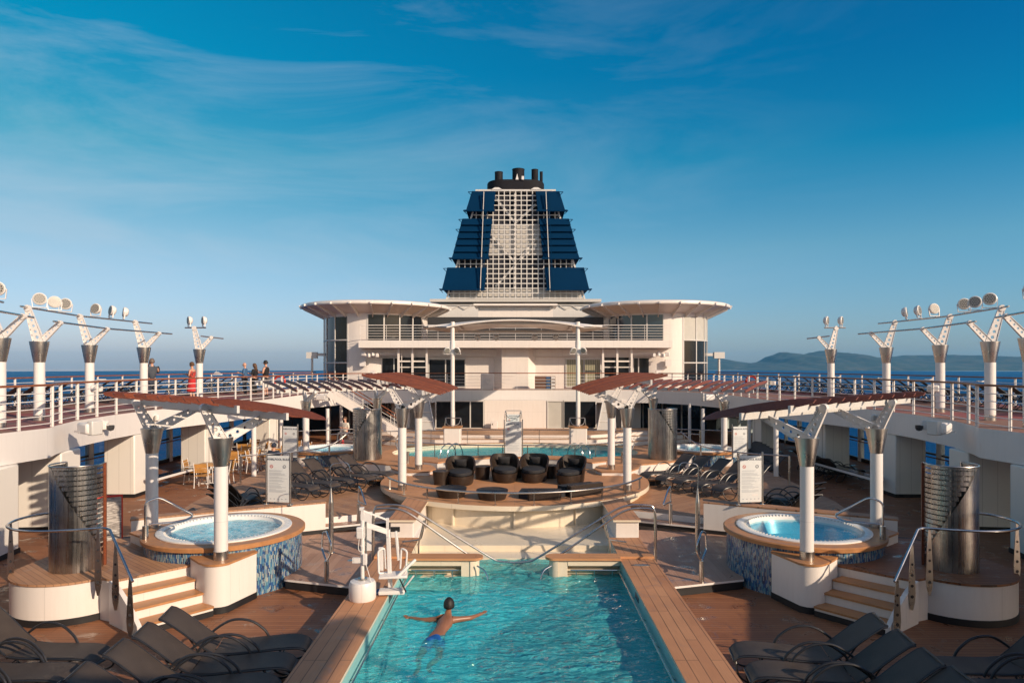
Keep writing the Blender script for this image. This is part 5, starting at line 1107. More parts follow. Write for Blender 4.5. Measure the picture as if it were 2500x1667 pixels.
# round towers with ribbed disc roofs
for s_, S in ((-1, 'left'), (1, 'right')):
    cx, cy, rt = s_*10.16, 50.0, 3.72
    tw = thing('round_tower', 'round white glazed tower with wide ribbed disc roof at the %s end of the deckhouse' % S, 'tower', (cx, cy, UP), mirror=False)
    def seg(a0, a1, z0, z1, mat, nm, rr=rt, parent=tw, n=None):
        if s_ > 0: a0, a1 = 180-a1, 180-a0
        b = MB(); n = n or max(2, int((a1-a0)/6)); b.lathe([(rr, z0), (rr, z1)], (cx, cy, 0), n, mat, R(a0), R(a1)); return b.build(nm, None, parent, mirror=1)
    # degrees: 180 = outboard, 270 = towards camera, 360 = inboard (left tower)
    seg(60, 178, UP, 8.05, 'white_warm', 'wall'); seg(250, 272, UP, 8.05, 'white_warm', 'wall'); seg(272, 420, UP, 6.12, 'white_warm', 'wall', n=24)
    seg(340, 420, 6.12, 8.05, 'white_warm', 'wall'); seg(178, 250, 7.80, 8.05, 'white_warm', 'wall'); seg(272, 340, 7.92, 8.05, 'white_warm', 'wall'); seg(178, 250, UP, 3.05, 'white_warm', 'wall')
    rows = [(3.05, 4.65), (4.65, 6.2), (6.2, 7.8)]
    for j, (za, zb) in enumerate(rows):
        for i in range(4):
            a0 = 178+18*i; mt = 'blind' if (s_ > 0 and j == 2) else ('glass_blue' if (s_ < 0 and i < 3) else 'glass_dark'); seg(a0, a0+18, za, zb, mt, 'window_pane', rt-0.02)
    for i in range(4):
        seg(272+17*i, 289+17*i, 6.12, 7.92, 'glass_dark' if s_ < 0 else 'glass_blue', 'window_pane', rt-0.02)
    for aa in [178+18*i for i in range(5)]:
        a = aa if s_ < 0 else 180-aa; part(MB().box((cx+rt*cos(R(a)), cy+rt*sin(R(a)), 5.45), (0.07, 0.08, 4.8), R(a), 'grey_white'), 'mullion', parent=tw)
    for aa in [272+17*i for i in range(5)]:
        a = aa if s_ < 0 else 180-aa; part(MB().box((cx+rt*cos(R(a)), cy+rt*sin(R(a)), 7.0), (0.06, 0.08, 1.85), R(a), 'grey_white'), 'mullion', parent=tw)
    for z in (4.65, 6.2):
        a0, a1 = (178, 250) if s_ < 0 else (-70, 2); part(MB().tube([(cx+(rt+0.01)*cos(R(a0+(a1-a0)*k/12)), cy+(rt+0.01)*sin(R(a0+(a1-a0)*k/12)), z) for k in range(13)], 0.05, 6, 'grey_white'), 'transom', parent=tw)
    RR = 5.3
    rf = MB(); rf.lathe([(rt-0.02, 8.0), (rt+0.05, 8.05), (RR-0.15, 8.50), (RR, 8.52), (RR+0.03, 8.60), (RR, 8.72), (RR-0.2, 8.80), (0.01, 8.95)], (cx, cy, 0), 72, 'white_warm'); rf = part(rf, 'roof', parent=tw)
    for k in range(24):
        a = 2*PI*k/24+0.13; f = MB(); vs = []
        for sg in (-1, 1):
            for r_, z in ((rt+0.02, 7.75), (RR-0.1, 8.44), (RR-0.1, 8.55), (rt+0.02, 8.10)): vs.append((cx+r_*cos(a)-sg*0.03*sin(a), cy+r_*sin(a)+sg*0.03*cos(a), z))
        f.add(vs, [(0, 1, 2, 3), (7, 6, 5, 4), (4, 5, 1, 0), (5, 6, 2, 1), (6, 7, 3, 2), (7, 4, 0, 3)], 'white_warm')
        f.box((cx+(RR+0.04)*cos(a), cy+(RR+0.04)*sin(a), 8.60), (0.22, 0.12, 0.14), a, 'white'); f.build('rib', None, rf, mirror=1)
    # outboard davit post and red buoy
    t = thing('davit_post', 'small davit post with winch box outboard of the %s tower' % S, 'davit', (s_*14.6, 49, UP), mirror=False)
    MB().cyl((s_*14.6, 49, UP), 0.09, 0.08, 2.3, 12, 'grey_white').box((s_*14.6, 49, 5.2), (0.75, 0.3, 0.45), 0, 'grey_white').bar((s_*14.3, 49, 5.25), (s_*13.2, 49, 5.25), 0.14, 0.2, 'grey_white').build('post', None, t, mirror=1)
    part(MB().box((s_*10.28, 46.0, 4.65), (0.4, 0.2, 0.45), 0, 'white'), 'wall_box'); part(MB().box((s_*9.6, 45.9, 3.95), (0.32, 0.2, 0.42), 0, 'white'), 'wall_box')
    t = thing('light_cluster', 'cluster of small white spotlights on a tube at the %s end of the middle storey' % S, 'lights', (s_*9.3, 45.6, 5.3), mirror=False)
    MB().tube([(s_*10.2, 45.6, 5.25), (s_*7.6, 45.6, 5.25), (s_*7.6, 45.6, 3.6)], 0.035, 8).build('tube', 'white', t, mirror=1)
    for k in range(4): MB().box((s_*(9.2+0.3*k), 45.45, 5.15+0.08*(k % 2)), (0.2, 0.3, 0.26), R(25*k), 'white').build('lamp', None, t, mirror=1, bevel=0.04)
    t = thing('life_ring', 'red and white life ring on the outer railing by the %s side of the ship' % S, 'life ring', (s_*14.5, 45.0 if s_ < 0 else 42.0, 3.4), mirror=False)
    yy = 44.0; xx = s_*15.2; b = MB(); b.tube([(xx+0.34*cos(2*PI*k/20), yy, 3.45+0.34*sin(2*PI*k/20)) for k in range(20)], 0.075, 8, 'life_red', closed=True); b.build('ring', None, t, mirror=1)
# grey superstructure behind, funnel foot
gs = thing('funnel_casing', 'pale grey casing block below the funnel behind the deckhouse', 'casing', (0, 57, 6), mirror=False)
MB().prism([(-6.9, 54), (6.9, 54), (8.2, 62), (-8.2, 62)], 5.8, 9.3, 'grey_white').build('block', None, gs, mirror=1); MB().box((0, 55.8, 9.62), (13.6, 3.4, 0.22), 0, 'grey_panel').build('ledge', None, gs, mirror=1)
for s_ in (-1, 1):
    z_ = MB()
    for k in range(3): z_.bar((s_*(3.5+k*1.0), 53.9, 9.2), (s_*(4.0+k*1.0), 53.9, 8.9), 0.05, 0.05, 'grey_panel'); z_.bar((s_*(4.0+k*1.0), 53.9, 8.9), (s_*(4.5+k*1.0), 53.9, 9.2), 0.05, 0.05, 'grey_panel')
    z_.bar((s_*3.2, 53.9, 9.25), (s_*7.2, 53.9, 9.25), 0.05, 0.06, 'grey_panel'); z_.build('truss', None, gs, mirror=1)
    MB().prism([(s_*4.2, 53.7), (s_*6.9, 53.7), (s_*5.6, 55.0)], 6.1, 8.0, 'glass_blue').build('dark_cowl', None, gs, mirror=1)
t = thing('roof_house', 'small cream roof house with overhanging lid in front of the funnel', 'roof house', (0, 50, 8), mirror=False)
MB().box((0, 50.5, 8.2), (5.4, 2.4, 1.1), 0, 'white_warm').build('body', None, t, mirror=1); MB().box((0, 50.3, 8.82), (6.0, 3.0, 0.14), 0, 'white_warm').build('lid', None, t, mirror=1)
for k in range(5): MB().box((-2.5+1.25*k, 49.2, 8.65), (0.05, 0.3, 0.2), 0, 'white_warm').build('bracket', None, t, mirror=1)

# ------------------------------------------------------------------ arched canopy on two poles
cn = thing('canopy', 'arched white canopy wing on two slim poles in front of the balcony', 'canopy', (0, 36, 6), mirror=False)
vs = []; nx, ny = 40, 10
for lay in (0.06, 0.0):
    for j in range(ny+1):
        for i in range(nx+1):
            u_ = -1+2*i/nx; v_ = -1+2*j/ny; hw = 5.0*(1-0.32*abs(v_)**2.2); x = u_*hw; y = 37.2+3.4*v_; z = 6.82-0.36*u_*u_-0.12*v_*v_+lay+0.05*(y-33.8)/6.8
            vs.append((x, y, z))
k = (nx+1)*(ny+1); fs = []
for j in range(ny):
    for i in range(nx): a = j*(nx+1)+i; f = (a, a+1, a+nx+2, a+nx+1); fs.append(f); fs.append(tuple(reversed([q+k for q in f])))
for i in range(nx): a = i; fs.append((a+1, a, k+a, k+a+1)); a = ny*(nx+1)+i; fs.append((a, a+1, k+a+1, k+a))
MB().add(vs, fs, 'white_warm', True).build('shell', None, cn, mirror=1)
b = MB()
for x in (-3.12, 3.12): b.tube([(x, 34.2, 6.6), (x*0.98, 40.6, 6.5)], 0.07, 8)
b.tube([(-4.4, 34.6, 6.44), (-2, 34.4, 6.62), (2, 34.4, 6.62), (4.4, 34.6, 6.44)], 0.06, 8); b.tube([(-3.1, 37, 6.3), (3.1, 37, 6.3)], 0.07, 8); b.build('beams', 'white_warm', cn, mirror=1)
for s_, S in ((-1, 'left'), (1, 'right')):
    x = s_*3.12
    t = thing('canopy_pole', 'slim white pole with a collar of spotlights, %s support of the canopy' % S, 'pole', (x, 34, 0.2), mirror=False)
    MB().cyl((x, 34, 1.4), 0.10, 0.10, 5.25, 20, 'white_warm').build('shaft', None, t, mirror=1); MB().tube([(x, 34, 5.0), (x, 34, 5.7)], 0.135, 16).build('collar', 'white', t, mirror=1)
    t = thing('pole_pedestal', 'square white pedestal with teak top under the %s canopy pole' % S, 'pedestal', (x, 34, 0.2), mirror=False)
    MB().prism([(x-0.42, 33.6), (x+0.42, 33.6), (x+0.42, 34.4), (x-0.42, 34.4)], 0.0, 1.40, 'white_warm').build('body', None, t, mirror=1, bevel=0.05); MB().prism([(x-0.47, 33.55), (x+0.47, 33.55), (x+0.47, 34.45), (x-0.47, 34.45)], 1.402, 1.46, 'teak_trim').build('top', None, t, mirror=1)
    for dx, dy, z, yaw in ((-0.27, -0.1, 5.0, 20), (0.27, -0.1, 5.0, -20)):
        FL.place((x+dx, 33.9+dy, z), 0, '%s round spotlight clamped to the collar of the %s canopy pole' % ('left' if dx < 0 else 'right', S), 'spotlights under the canopy', rot=(R(25), 0, R(yaw)), scale=0.72)
for x, lb in ((-2.05, 'far left'), (-1.05, 'left centre'), (1.05, 'right centre'), (2.2, 'far right')):
    FL.place((x, 37, 6.2), 0, 'white spotlight hanging %s under the canopy beam' % lb, 'spotlights under the canopy', rot=(R(190), 0, R(x*8)), scale=0.7)

# ------------------------------------------------------------------ funnel
fu = thing('funnel', 'tall funnel with pale lattice front, dark blue stepped wings and black crown', 'funnel', (0, 60, 9), mirror=False)
FY = 58.0; S_ = FY/F
def fp(px, py, Y=FY): return (WX(px, Y), Y, WZ(py, Y))
def hw(py): t = (py-465)/(738-465); return 97+(175-97)*t       # half-width of the lattice body in pixels
zb, zt = WZ(742, FY), WZ(464, FY)
def xw(z): t = (z-zb)/(zt-zb); return (172*(1-t)+88*t)*S_
# body: back and side frames as a dark inner shell with grey plates
b = MB(); vs = [(s_*xw(z)*0.97, FY+dy, z) for z in (zb, zt) for s_, dy in ((-1, 0.5), (1, 0.5), (1, 7.5), (-1, 7.5))]
b.add(vs, [(0, 1, 5, 4), (1, 2, 6, 5), (2, 3, 7, 6), (3, 0, 4, 7), (4, 5, 6, 7)], 'funnel_inside'); b.build('inner_shell', None, fu, mirror=1)
def plate(py0, py1, mat, px0=None, px1=None, dy=0.42, nm='grey_plate'):
    a, c = WZ(py1, FY), WZ(py0, FY); x0 = (lambda z: -xw(z)*0.98) if px0 is None else (lambda z: (px0-CX)*S_); x1 = (lambda z: xw(z)*0.98) if px1 is None else (lambda z: (px1-CX)*S_)
    vs = [(x0(a), FY+dy, a), (x1(a), FY+dy, a), (x1(c), FY+dy, c), (x0(c), FY+dy, c)]; MB().add(vs, [(0, 1, 2, 3)], mat).build(nm, None, fu, mirror=1)
plate(545, 622, 'grey_panel'); plate(706, 742, 'grey_panel'); plate(470, 545, 'grey_panel', 1212, 1272, 1.4, 'grey_duct'); plate(655, 704, 'grey_panel', 1200, 1238, 1.6, 'grey_duct')
lat = MB(); kx = 13.75*S_; zs = [WZ(466+11.9*k, FY) for k in range(24)]
for z in zs: lat.box((0, FY, z), (2*xw(z), 0.08, 0.075), 0, 'lattice')
for k in range(-13, 14):
    x = k*kx; zz = [zb, zt]
    tmax = 1.0
    if abs(x) > xw(zt): tmax = (172*S_-abs(x))/((172-88)*S_)
    if tmax <= 0.02: continue
    lat.box((x, FY+0.01, (zb+zb+(zt-zb)*tmax)/2), (0.075, 0.09, (zt-zb)*tmax), 0, 'lattice')
for s_ in (-1, 1):
    lat.bar((s_*xw(zb), FY, zb), (s_*xw(zt), FY, zt), 0.14, 0.14, 'lattice'); lat.bar((s_*xw(zb), FY+3.5, zb), (s_*xw(zt), FY+3.5, zt), 0.14, 0.14, 'lattice'); lat.bar((s_*xw(zb), FY+7.5, zb), (s_*xw(zt), FY+7.5, zt), 0.14, 0.14, 'lattice')
    for z in zs[::2]: lat.box((s_*xw(z), FY+3.7, z), (0.1, 7.4, 0.1), 0, 'lattice')
lat.build('lattice', None, fu, mirror=1)
br = MB()
for (x0, y0, x1, y1) in ((1208, 480, 1258, 545), (1308, 500, 1258, 545), (1200, 575, 1256, 640), (1320, 570, 1262, 640), (1262, 640, 1310, 600), (1210, 700, 1260, 645)):
    br.bar(fp(x0, y0, FY+0.25), fp(x1, y1, FY+0.25), 0.16, 0.16, 'lattice')
br.bar(fp(1258, 470, FY+0.3), fp(1256, 706, FY+0.3), 0.2, 0.2, 'lattice'); br.build('brace', None, fu, mirror=1)
tiers = [((469.5, 518.5), (104, 140-9), (50, 55)), ((536, 634), (128-1, 155), (57, 67)), ((654.5, 709), (155+10, 178), (70, 75))]
tiers = [(469.5, 519, 106, 120, 49, 54, 1), (536, 634, 129, 155, 57, 67, 6), (654.5, 709, 166, 178, 70, 76, 1)]
for s_ in (-1, 1):
    for (y0, y1, o0, o1, i0, i1, n) in tiers:
        w = MB()
        for k in range(n):
            f0, f1 = k/n, (k+0.965)/n; ya, yb = y0+(y1-y0)*f0, y0+(y1-y0)*f1; oa, ob = o0+(o1-o0)*f0, o0+(o1-o0)*(k+1)/n; ia, ib = i0+(i1-i0)*f0, i0+(i1-i0)*f1
            vs = []
            for Y, kk in ((FY-0.55, 1), (FY-0.2, 1), ): pass
            A = [((s_*oa)*S_, FY-0.35, WZ(ya, FY)), ((s_*ia)*S_, FY-0.35, WZ(ya, FY)), ((s_*ib)*S_, FY-0.55, WZ(yb, FY)), ((s_*ob)*S_, FY-0.55, WZ(yb, FY))]
            Bk = [((s_*oa)*S_, FY+6.5, WZ(ya, FY)), ((s_*ia)*S_, FY+0.3, WZ(ya, FY)), ((s_*ib)*S_, FY+0.3, WZ(yb, FY)), ((s_*ob)*S_, FY+6.8, WZ(yb, FY))]
            fs = [(0, 3, 2, 1), (4, 5, 6, 7), (0, 1, 5, 4), (1, 2, 6, 5), (2, 3, 7, 6), (3, 0, 4, 7)]
            if s_ < 0: fs = [tuple(f) for f in fs]
            else: fs = [tuple(reversed(f)) for f in fs]
            w.add(A+Bk, fs, 'funnel_blue')
        xo = s_*(o1+3)*S_; w.box((s_*(o1+i1)/2*S_, FY-0.65, WZ(y1, FY)), ((o1-i1+8)*S_, 0.3, 0.12), 0, 'funnel_blue')
        for (ox, py) in ((o0+3, y0+3), (o1+1, y1-2))+((o0+10, y0+27),)*(n > 1):
            w.bar((s_*(ox+6)*S_, FY-0.5, WZ(py, FY)), (s_*(ox-6)*S_, FY-0.5, WZ(py, FY)), 0.05, 0.05, 'funnel_blue'); w.bar((s_*(ox+6)*S_, FY-0.5, WZ(py, FY)), (s_*(ox-3)*S_, FY-0.5, WZ(py+9, FY)), 0.05, 0.05, 'funnel_blue')
        w.build('blue_wing', None, fu, mirror=1)
    l = MB(); p0, p1 = ((1181.5, 468), (1172.5, 712)) if s_ < 0 else ((1333, 468), (1343, 712))
    l.bar(fp(*p0, FY-0.75), fp(*p1, FY-0.75), 0.10, 0.05, 'lattice'); l.bar(fp(p0[0]+7, p0[1], FY-0.75), fp(p1[0]+7, p1[1], FY-0.75), 0.05, 0.05, 'funnel_blue')
    for k in range(60): f = k/60; x = p0[0]+(p1[0]-p0[0])*f; y = p0[1]+(p1[1]-p0[1])*f; l.bar(fp(x, y, FY-0.75), fp(x+7, y, FY-0.75), 0.03, 0.03, 'funnel_blue')
    l.build('ladder', None, fu, mirror=1)
tb = MB(); tb.box((0, FY+0.2, WZ(465, FY)), (196*S_, 0.5, 0.14), 0, 'lattice')
for x in (-46, 50): tb.prism([], 0, 0) if False else tb.add([((x-14)*S_, FY-0.1, WZ(464, FY)), ((x+14)*S_, FY-0.1, WZ(464, FY)), ((x+5)*S_, FY+0.1, WZ(457, FY)), ((x-5)*S_, FY+0.1, WZ(457, FY))], [(0, 1, 2, 3)], 'lattice')
tb.build('top_beam', None, fu, mirror=1)
CYY = FY+3.6
KY = CYY-2.9; K = lambda py: WZ(py, KY)
cr_ = MB(); oval = [(72*S_*1.015*math.copysign(abs(cos(a))**0.45, cos(a)), CYY+2.9*math.copysign(abs(sin(a))**0.6, sin(a))) for a in [2*PI*k/72 for k in range(72)]]
cr_.prism(oval, K(468), K(438), 'funnel_black'); cr_.build('black_crown', None, fu, mirror=1)
for px, w_, y0 in ((-40.5, 9.7, 420), (6.5, 14.5, 413), (46, 8, 414), (61.5, 3.6, 419.5)):
    x = px*S_*1.06; r_ = w_*S_*1.06; K2 = lambda py: WZ(py, CYY-1.2)
    MB().lathe([(r_, K2(446)), (r_, K2(y0+1)), (r_*1.05, K2(y0+0.8)), (r_*1.05, K2(y0)), (r_*0.9, K2(y0)), (r_*0.85, K2(y0+3)), (0, K2(y0+4))], (x, CYY-1.2+r_*0.3, 0), 24, 'funnel_black' if abs(px-6.5) > 1 else 'funnel_black').build('exhaust_pipe', None, fu, mirror=1)
an = MB(); an.add([(0.0, CYY-3.0, WZ(434, FY)), (0.25, CYY-3.0, WZ(434, FY)), (0.14, CYY-3.0, WZ(419, FY))], [(0, 1, 2)], 'white'); an.tube([(-27*S_*1.06, CYY, WZ(434, FY)), (-27*S_*1.06, CYY, WZ(424, FY))], 0.04, 6, 'white'); an.box((0.62, CYY-3.0, WZ(430, FY)), (0.2, 0.1, 0.3), 0, 'white'); an.build('antenna', None, fu, mirror=1)

# ------------------------------------------------------------------ outdoor stair on the left
st = thing('deck_stair', 'white open-tread stair with timber handrails down from the left gallery', 'stairs', (-9.5, 38.5, 0), mirror=False)
Y0, Y1 = 35.2, 39.2
a = Vector((WX(803, 37.5), 37.3, UP-0.05)); c = Vector((WX(970, 37.5), 37.6, 0.55)); n = 15; wd = 1.1
for dy in (0, wd):
    MB().bar(a+Vector((0, dy, 0.1)), c+Vector((0, dy, 0.1)), 0.05, 0.34, 'white_warm').build('stringer', None, st, mirror=1)
    MB().tube([a+Vector((0, dy, 1.0)), c+Vector((0, dy, 1.0))], 0.03, 8, 'rail_wood').build('handrail', None, st, mirror=1)
    r_ = MB()
    for k in (0.35, 0.65): r_.tube([a+Vector((0, dy, k)), c+Vector((0, dy, k))], 0.014, 6, 'white')
    for k in range(5): q = a.lerp(c, (k+0.5)/5)+Vector((0, dy, 0)); r_.tube([q, q+Vector((0, 0, 1.0))], 0.018, 6, 'white')
    r_.build('balusters', None, st, mirror=1)
for k in range(n): q = a.lerp(c, (k+0.5)/n); MB().box((q.x, q.y+wd/2, q.z), (0.30, wd-0.06, 0.04), 0, 'brown_wood').build('tread', None, st, mirror=1)
for M in (1, -1):
    for (x, y) in ((-9.4, 34.2), (-10.9, 31.8), (-9.9, 38.8)):
        t = thing('gallery_post', 'slim white post under the %s gallery edge, %s' % (side(), {34.2: 'beyond the far whirlpool', 31.8: 'near the cafe chairs', 38.8: 'beside the deckhouse'}[y]), 'post', (x, y, 0)); MB().cyl((x, y, 0), 0.085, 0.085, UP-0.58, 16, 'white').build('shaft', None, t); MB().cyl((x, y, 0), 0.11, 0.10, 0.12, 16, 'black_rubber').build('foot', None, t)
    xp = WX(605, 22.8) if M > 0 else -WX(1898, 22.8)
    t = thing('gallery_post', 'slim white post with black foot standing alone on the %s deck' % side(), 'post', (xp, 24.6, 0)); x = WX(620, 24.6); MB().cyl((x, 24.6, 0), 0.085, 0.085, UP+0.0-0.02, 16, 'white').build('shaft', None, t, origin=(x*M, 24.6, 0)); MB().cyl((x, 24.6, 0), 0.11, 0.10, 0.12, 16, 'black_rubber').build('foot', None, t, origin=(x*M, 24.6, 0)); t.location = (x*M, 24.6, 0)
    t = thing('whirlpool_barrier', 'thin steel railing behind the far %s whirlpool' % side(), 'railing', (-8.5, 31, 0)); 
    MB().tube([(-9.9, 31.0, 1.5), (-7.2, 32.2, 1.5)], 0.02, 8, 'steel').build('top_rail', None, t)
    for k in range(3): MB().tube([(-9.9+1.35*k, 31.0+0.6*k, 0.5), (-9.9+1.35*k, 31.0+0.6*k, 1.5)], 0.018, 6, 'steel').build('post', None, t)
    t = thing('terrace_handrail', 'sloping steel handrail on posts behind the %s mid-deck loungers' % side(), 'handrail', (-6.5, 24.5, 0.5))
    MB().tube(smooth_path([(-9.2, 22.9, 1.45), (-7.8, 23.9, 1.45), (-6.8, 25.0, 1.55), (-6.2, 25.6, 2.0)], 5), 0.024, 8, 'steel').build('rail', None, t)
    for x, y, z in ((-9.2, 22.9, 1.45), (-7.8, 23.9, 1.45), (-6.8, 25.0, 1.55)): MB().box((x, y, (z+0.5)/2), (0.06, 0.02, z-0.5), 0, 'steel').build('post', None, t)
M = 1

# ------------------------------------------------------------------ cafe furniture
def make_cafe_chair():
    t = thing('cafe_chair', '', 'chair', (0, 0, 0), mirror=False)
    b = MB()
    for k in range(5): b.box((0, -0.19+0.095*k, 0.45), (0.46, 0.075, 0.022), 0, 'cafe_wood')
    b.build('seat', None, t, mirror=1); b = MB()
    for k in range(4): b.box((0, 0.235+0.02*k, 0.60+0.085*k), (0.44, 0.02, 0.07), 0, 'cafe_wood')
    b.build('backrest', None, t, mirror=1)
    for s_ in (-1, 1):
        MB().tube([(s_*0.25, -0.24, 0), (s_*0.25, -0.20, 0.66), (s_*0.25, 0.2, 0.66)], 0.017, 6, 'white').build('leg', None, t, mirror=1); MB().tube([(s_*0.24, 0.26, 0), (s_*0.24, 0.21, 0.45), (s_*0.24, 0.31, 0.94)], 0.017, 6, 'white').build('leg', None, t, mirror=1)
    return t
def make_cafe_table():
    t = thing('cafe_table', '', 'table', (0, 0, 0), mirror=False)
    MB().box((0, 0, 0.73), (0.75, 0.75, 0.035), 0, 'cafe_wood').build('tabletop', None, t, mirror=1, bevel=0.01); MB().cyl((0, 0, 0.02), 0.035, 0.035, 0.69, 12, 'white').build('pedestal', None, t, mirror=1)
    MB().bar((-0.3, 0, 0.02), (0.3, 0, 0.02), 0.05, 0.03, 'white').bar((0, -0.3, 0.022), (0, 0.3, 0.022), 0.05, 0.03, 'white').build('foot', None, t, mirror=1); return t
CC = Proto(make_cafe_chair()); CTb = Proto(make_cafe_table()); k = 0
tabs = [(-11.6, 25.9), (-10.3, 28.6), (-11.9, 29.4), (-10.4, 31.6), (-12.6, 32.2)]
for i, (x, y) in enumerate(tabs):
    CTb.place((x, y, 0), R(10), '%s teak cafe table on the left deck, counted from the near side' % ordn[i], 'teak cafe tables')
    for j, (dx, dy, a) in enumerate(((0.66, -0.15, -85), (-0.66, 0.1, 95), (0.1, -0.70, 185), (-0.05, 0.70, 0))):
        if (i, j) == (1, 2): continue
        CC.place((x+dx, y+dy, 0), R(a), 'white-framed teak chair on the %s side of the %s cafe table' % (('pool', 'sea', 'near', 'far')[j], ordn[i]), 'teak slatted cafe chairs')
for j, (x, y, a) in enumerate(((-14.0, 21.0, 60), (-14.2, 22.4, 120), (-13.9, 25.2, 80), (-14.5, 26.6, 150), (-14.8, 19.6, 30))):
    t = thing('lounge_chair', 'dark low chair in the shade under the left gallery, %s from the near end' % ordn[j], 'armchair', (x, y, 0), 'dark chairs under the left gallery', mirror=False)
    MB().box((x, y, 0.36), (0.62, 0.6, 0.12), R(a), 'dark_metal').build('seat', None, t, mirror=1, bevel=0.03); bx = Vector((x, y, 0.62))+Matrix.Rotation(R(a), 3, 'Z') @ Vector((0, 0.28, 0)); MB().box(bx, (0.6, 0.08, 0.5), R(a), 'dark_metal').build('backrest', None, t, mirror=1, bevel=0.02)
    for sx in (-1, 1):
        for sy in (-1, 1): p = Vector((x, y, 0.15))+Matrix.Rotation(R(a), 3, 'Z') @ Vector((0.26*sx, 0.26*sy, 0)); MB().box(p, (0.04, 0.04, 0.3), R(a), 'grey_white').build('leg', None, t, mirror=1)
for j, (x, y, a) in enumerate(((14.0, 24.6, 200), (14.6, 25.8, 230), (13.6, 21.6, 180))):
    t = thing('wicker_booth', 'black wicker armchair with pale cushion under the right gallery, %s from the far pillar' % ordn[j], 'armchair', (x, y, 0), 'black armchairs under the right gallery', mirror=False)
    MB().box((x, y, 0.22), (0.9, 0.8, 0.42), R(a), 'wicker').build('base', None, t, mirror=1, bevel=0.04); bx = Vector((x, y, 0.66))+Matrix.Rotation(R(a), 3, 'Z') @ Vector((0, -0.36, 0)); MB().box(bx, (0.9, 0.16, 0.55), R(a), 'wicker').build('backrest', None, t, mirror=1, bevel=0.05)
    MB().box((x, y, 0.49), (0.7, 0.62, 0.12), R(a), 'cushion').build('seat_cushion', None, t, mirror=1, bevel=0.04)
# art easel board by the near left shower
t = thing('notice_panel', 'red framed notice panel with grey scribbled sheet beside the left shower screen', 'panel', (-8.9, 15.0, 0), mirror=False)
MB().box((-9.10, 15.35, 0.95), (0.52, 0.05, 1.25), R(30), 'life_red').build('frame', None, t, mirror=1); s = NT('scribble'); p = s.pos(); n_ = s.noise(s.mapping(p, (3, 3, 26)), 1.0, 7, 0.7, 2.0)
s.set(color=s.ramp(n_, ((0.40, (0.62, 0.58, 0.54)), (0.55, (0.20, 0.18, 0.17)))), rough=0.6)
MB().box((-9.085, 15.325, 0.98), (0.46, 0.03, 1.10), R(30), 'scribble').build('sheet', None, t, mirror=1)
for x, y in ((-9.2, 15.2), (-8.7, 15.5)): MB().box((x, y, 0.15), (0.05, 0.05, 0.3), R(30), 'dark_metal').build('leg', None, t, mirror=1)

# balcony furniture
t = thing('cabinet', 'white cabinet with embossed pattern on the balcony left of centre', 'cabinet', (WX(1190, 44.2), 44.4, UP), mirror=False)
MB().box((WX(1190, 44.4), 44.4, UP+0.52), (0.85, 0.5, 1.02), 0, 'white_warm').build('body', None, t, mirror=1, bevel=0.03); MB().tube([(WX(1190, 44.1)+0.16*(sin(a)**3), 44.14, UP+0.55+0.013*(13*cos(a)-5*cos(2*a)-2*cos(3*a))) for a in [2*PI*k/24 for k in range(24)]], 0.018, 6, 'grey_white', closed=True).build('emblem', None, t, mirror=1)
t = thing('towel_station', 'brown towel cabinet with folded blue and white towels on the balcony', 'cabinet', (WX(1330, 44.4), 44.4, UP), mirror=False)
MB().box((WX(1320, 44.4), 44.4, UP+0.45), (0.75, 0.5, 0.9), 0, 'brown_wood').build('cabinet', None, t, mirror=1); tb = MB().box((WX(1344, 44.4), 44.45, UP+0.45), (0.62, 0.4, 0.88), 0, 'brown_wood').build('shelf', None, t, mirror=1)
for k in range(4):
    for q in range(2): MB().box((WX(1338+12*q, 44.2), 44.2, UP+0.14+0.21*k), (0.26, 0.2, 0.12), 0, 'towel_blue' if q == 0 else 'towel_white').build('towel', None, t, mirror=1, bevel=0.02)
t = thing('white_locker', 'small white locker against the stage wall', 'locker', (WX(1205, 42), 41.8, 0.6), mirror=False); MB().box((WX(1207, 42), 41.8, 0.83), (0.42, 0.3, 0.44), 0, 'white').build('body', None, t, mirror=1, bevel=0.02); MB().box((WX(1203, 42), 41.64, 0.9), (0.04, 0.02, 0.1), 0, 'steel').build('handle', None, t, mirror=1)

# ------------------------------------------------------------------ pool lift
pl = thing('pool_lift', 'white swimming pool lift with hoist chair on a round drum base on the left coaming', 'pool lift', (-2.70, 11.9, CZ), mirror=False)
bx, by = -2.66, 12.0
MB().lathe([(0.0, 0.0), (0.225, 0), (0.235, 0.03), (0.235, 0.26), (0.21, 0.315), (0.10, 0.335), (0.0, 0.335)], (bx, by, CZ), 36, 'white').build('drum_base', None, pl, mirror=1)
MB().cyl((bx, by, CZ+0.335), 0.085, 0.085, 0.03, 20, 'steel').cyl((bx, by, CZ+0.36), 0.036, 0.034, 1.02, 16, 'white').tube([(bx+0.06, by, CZ+0.5), (bx+0.06, by, CZ+1.35)], 0.016, 8, 'steel').build('mast', None, pl, mirror=1)
MB().box((bx-0.03, by-0.05, CZ+1.17), (0.12, 0.10, 0.20), 0, 'white').build('control_box', None, pl, mirror=1, bevel=0.015); MB().box((bx+0.05, by-0.03, CZ+0.70), (0.07, 0.08, 0.19), 0, 'white').build('battery', None, pl, mirror=1, bevel=0.01)
q = MB(); q.box((bx-0.10, by-0.02, CZ+0.68), (0.14, 0.05, 0.09), 0, 'white'); q.lathe([(0.01, 0), (0.06, 0.0)], (bx-0.2, by-0.02, CZ+0.68), 12, 'steel'); q.build('winch', None, pl, mirror=1)
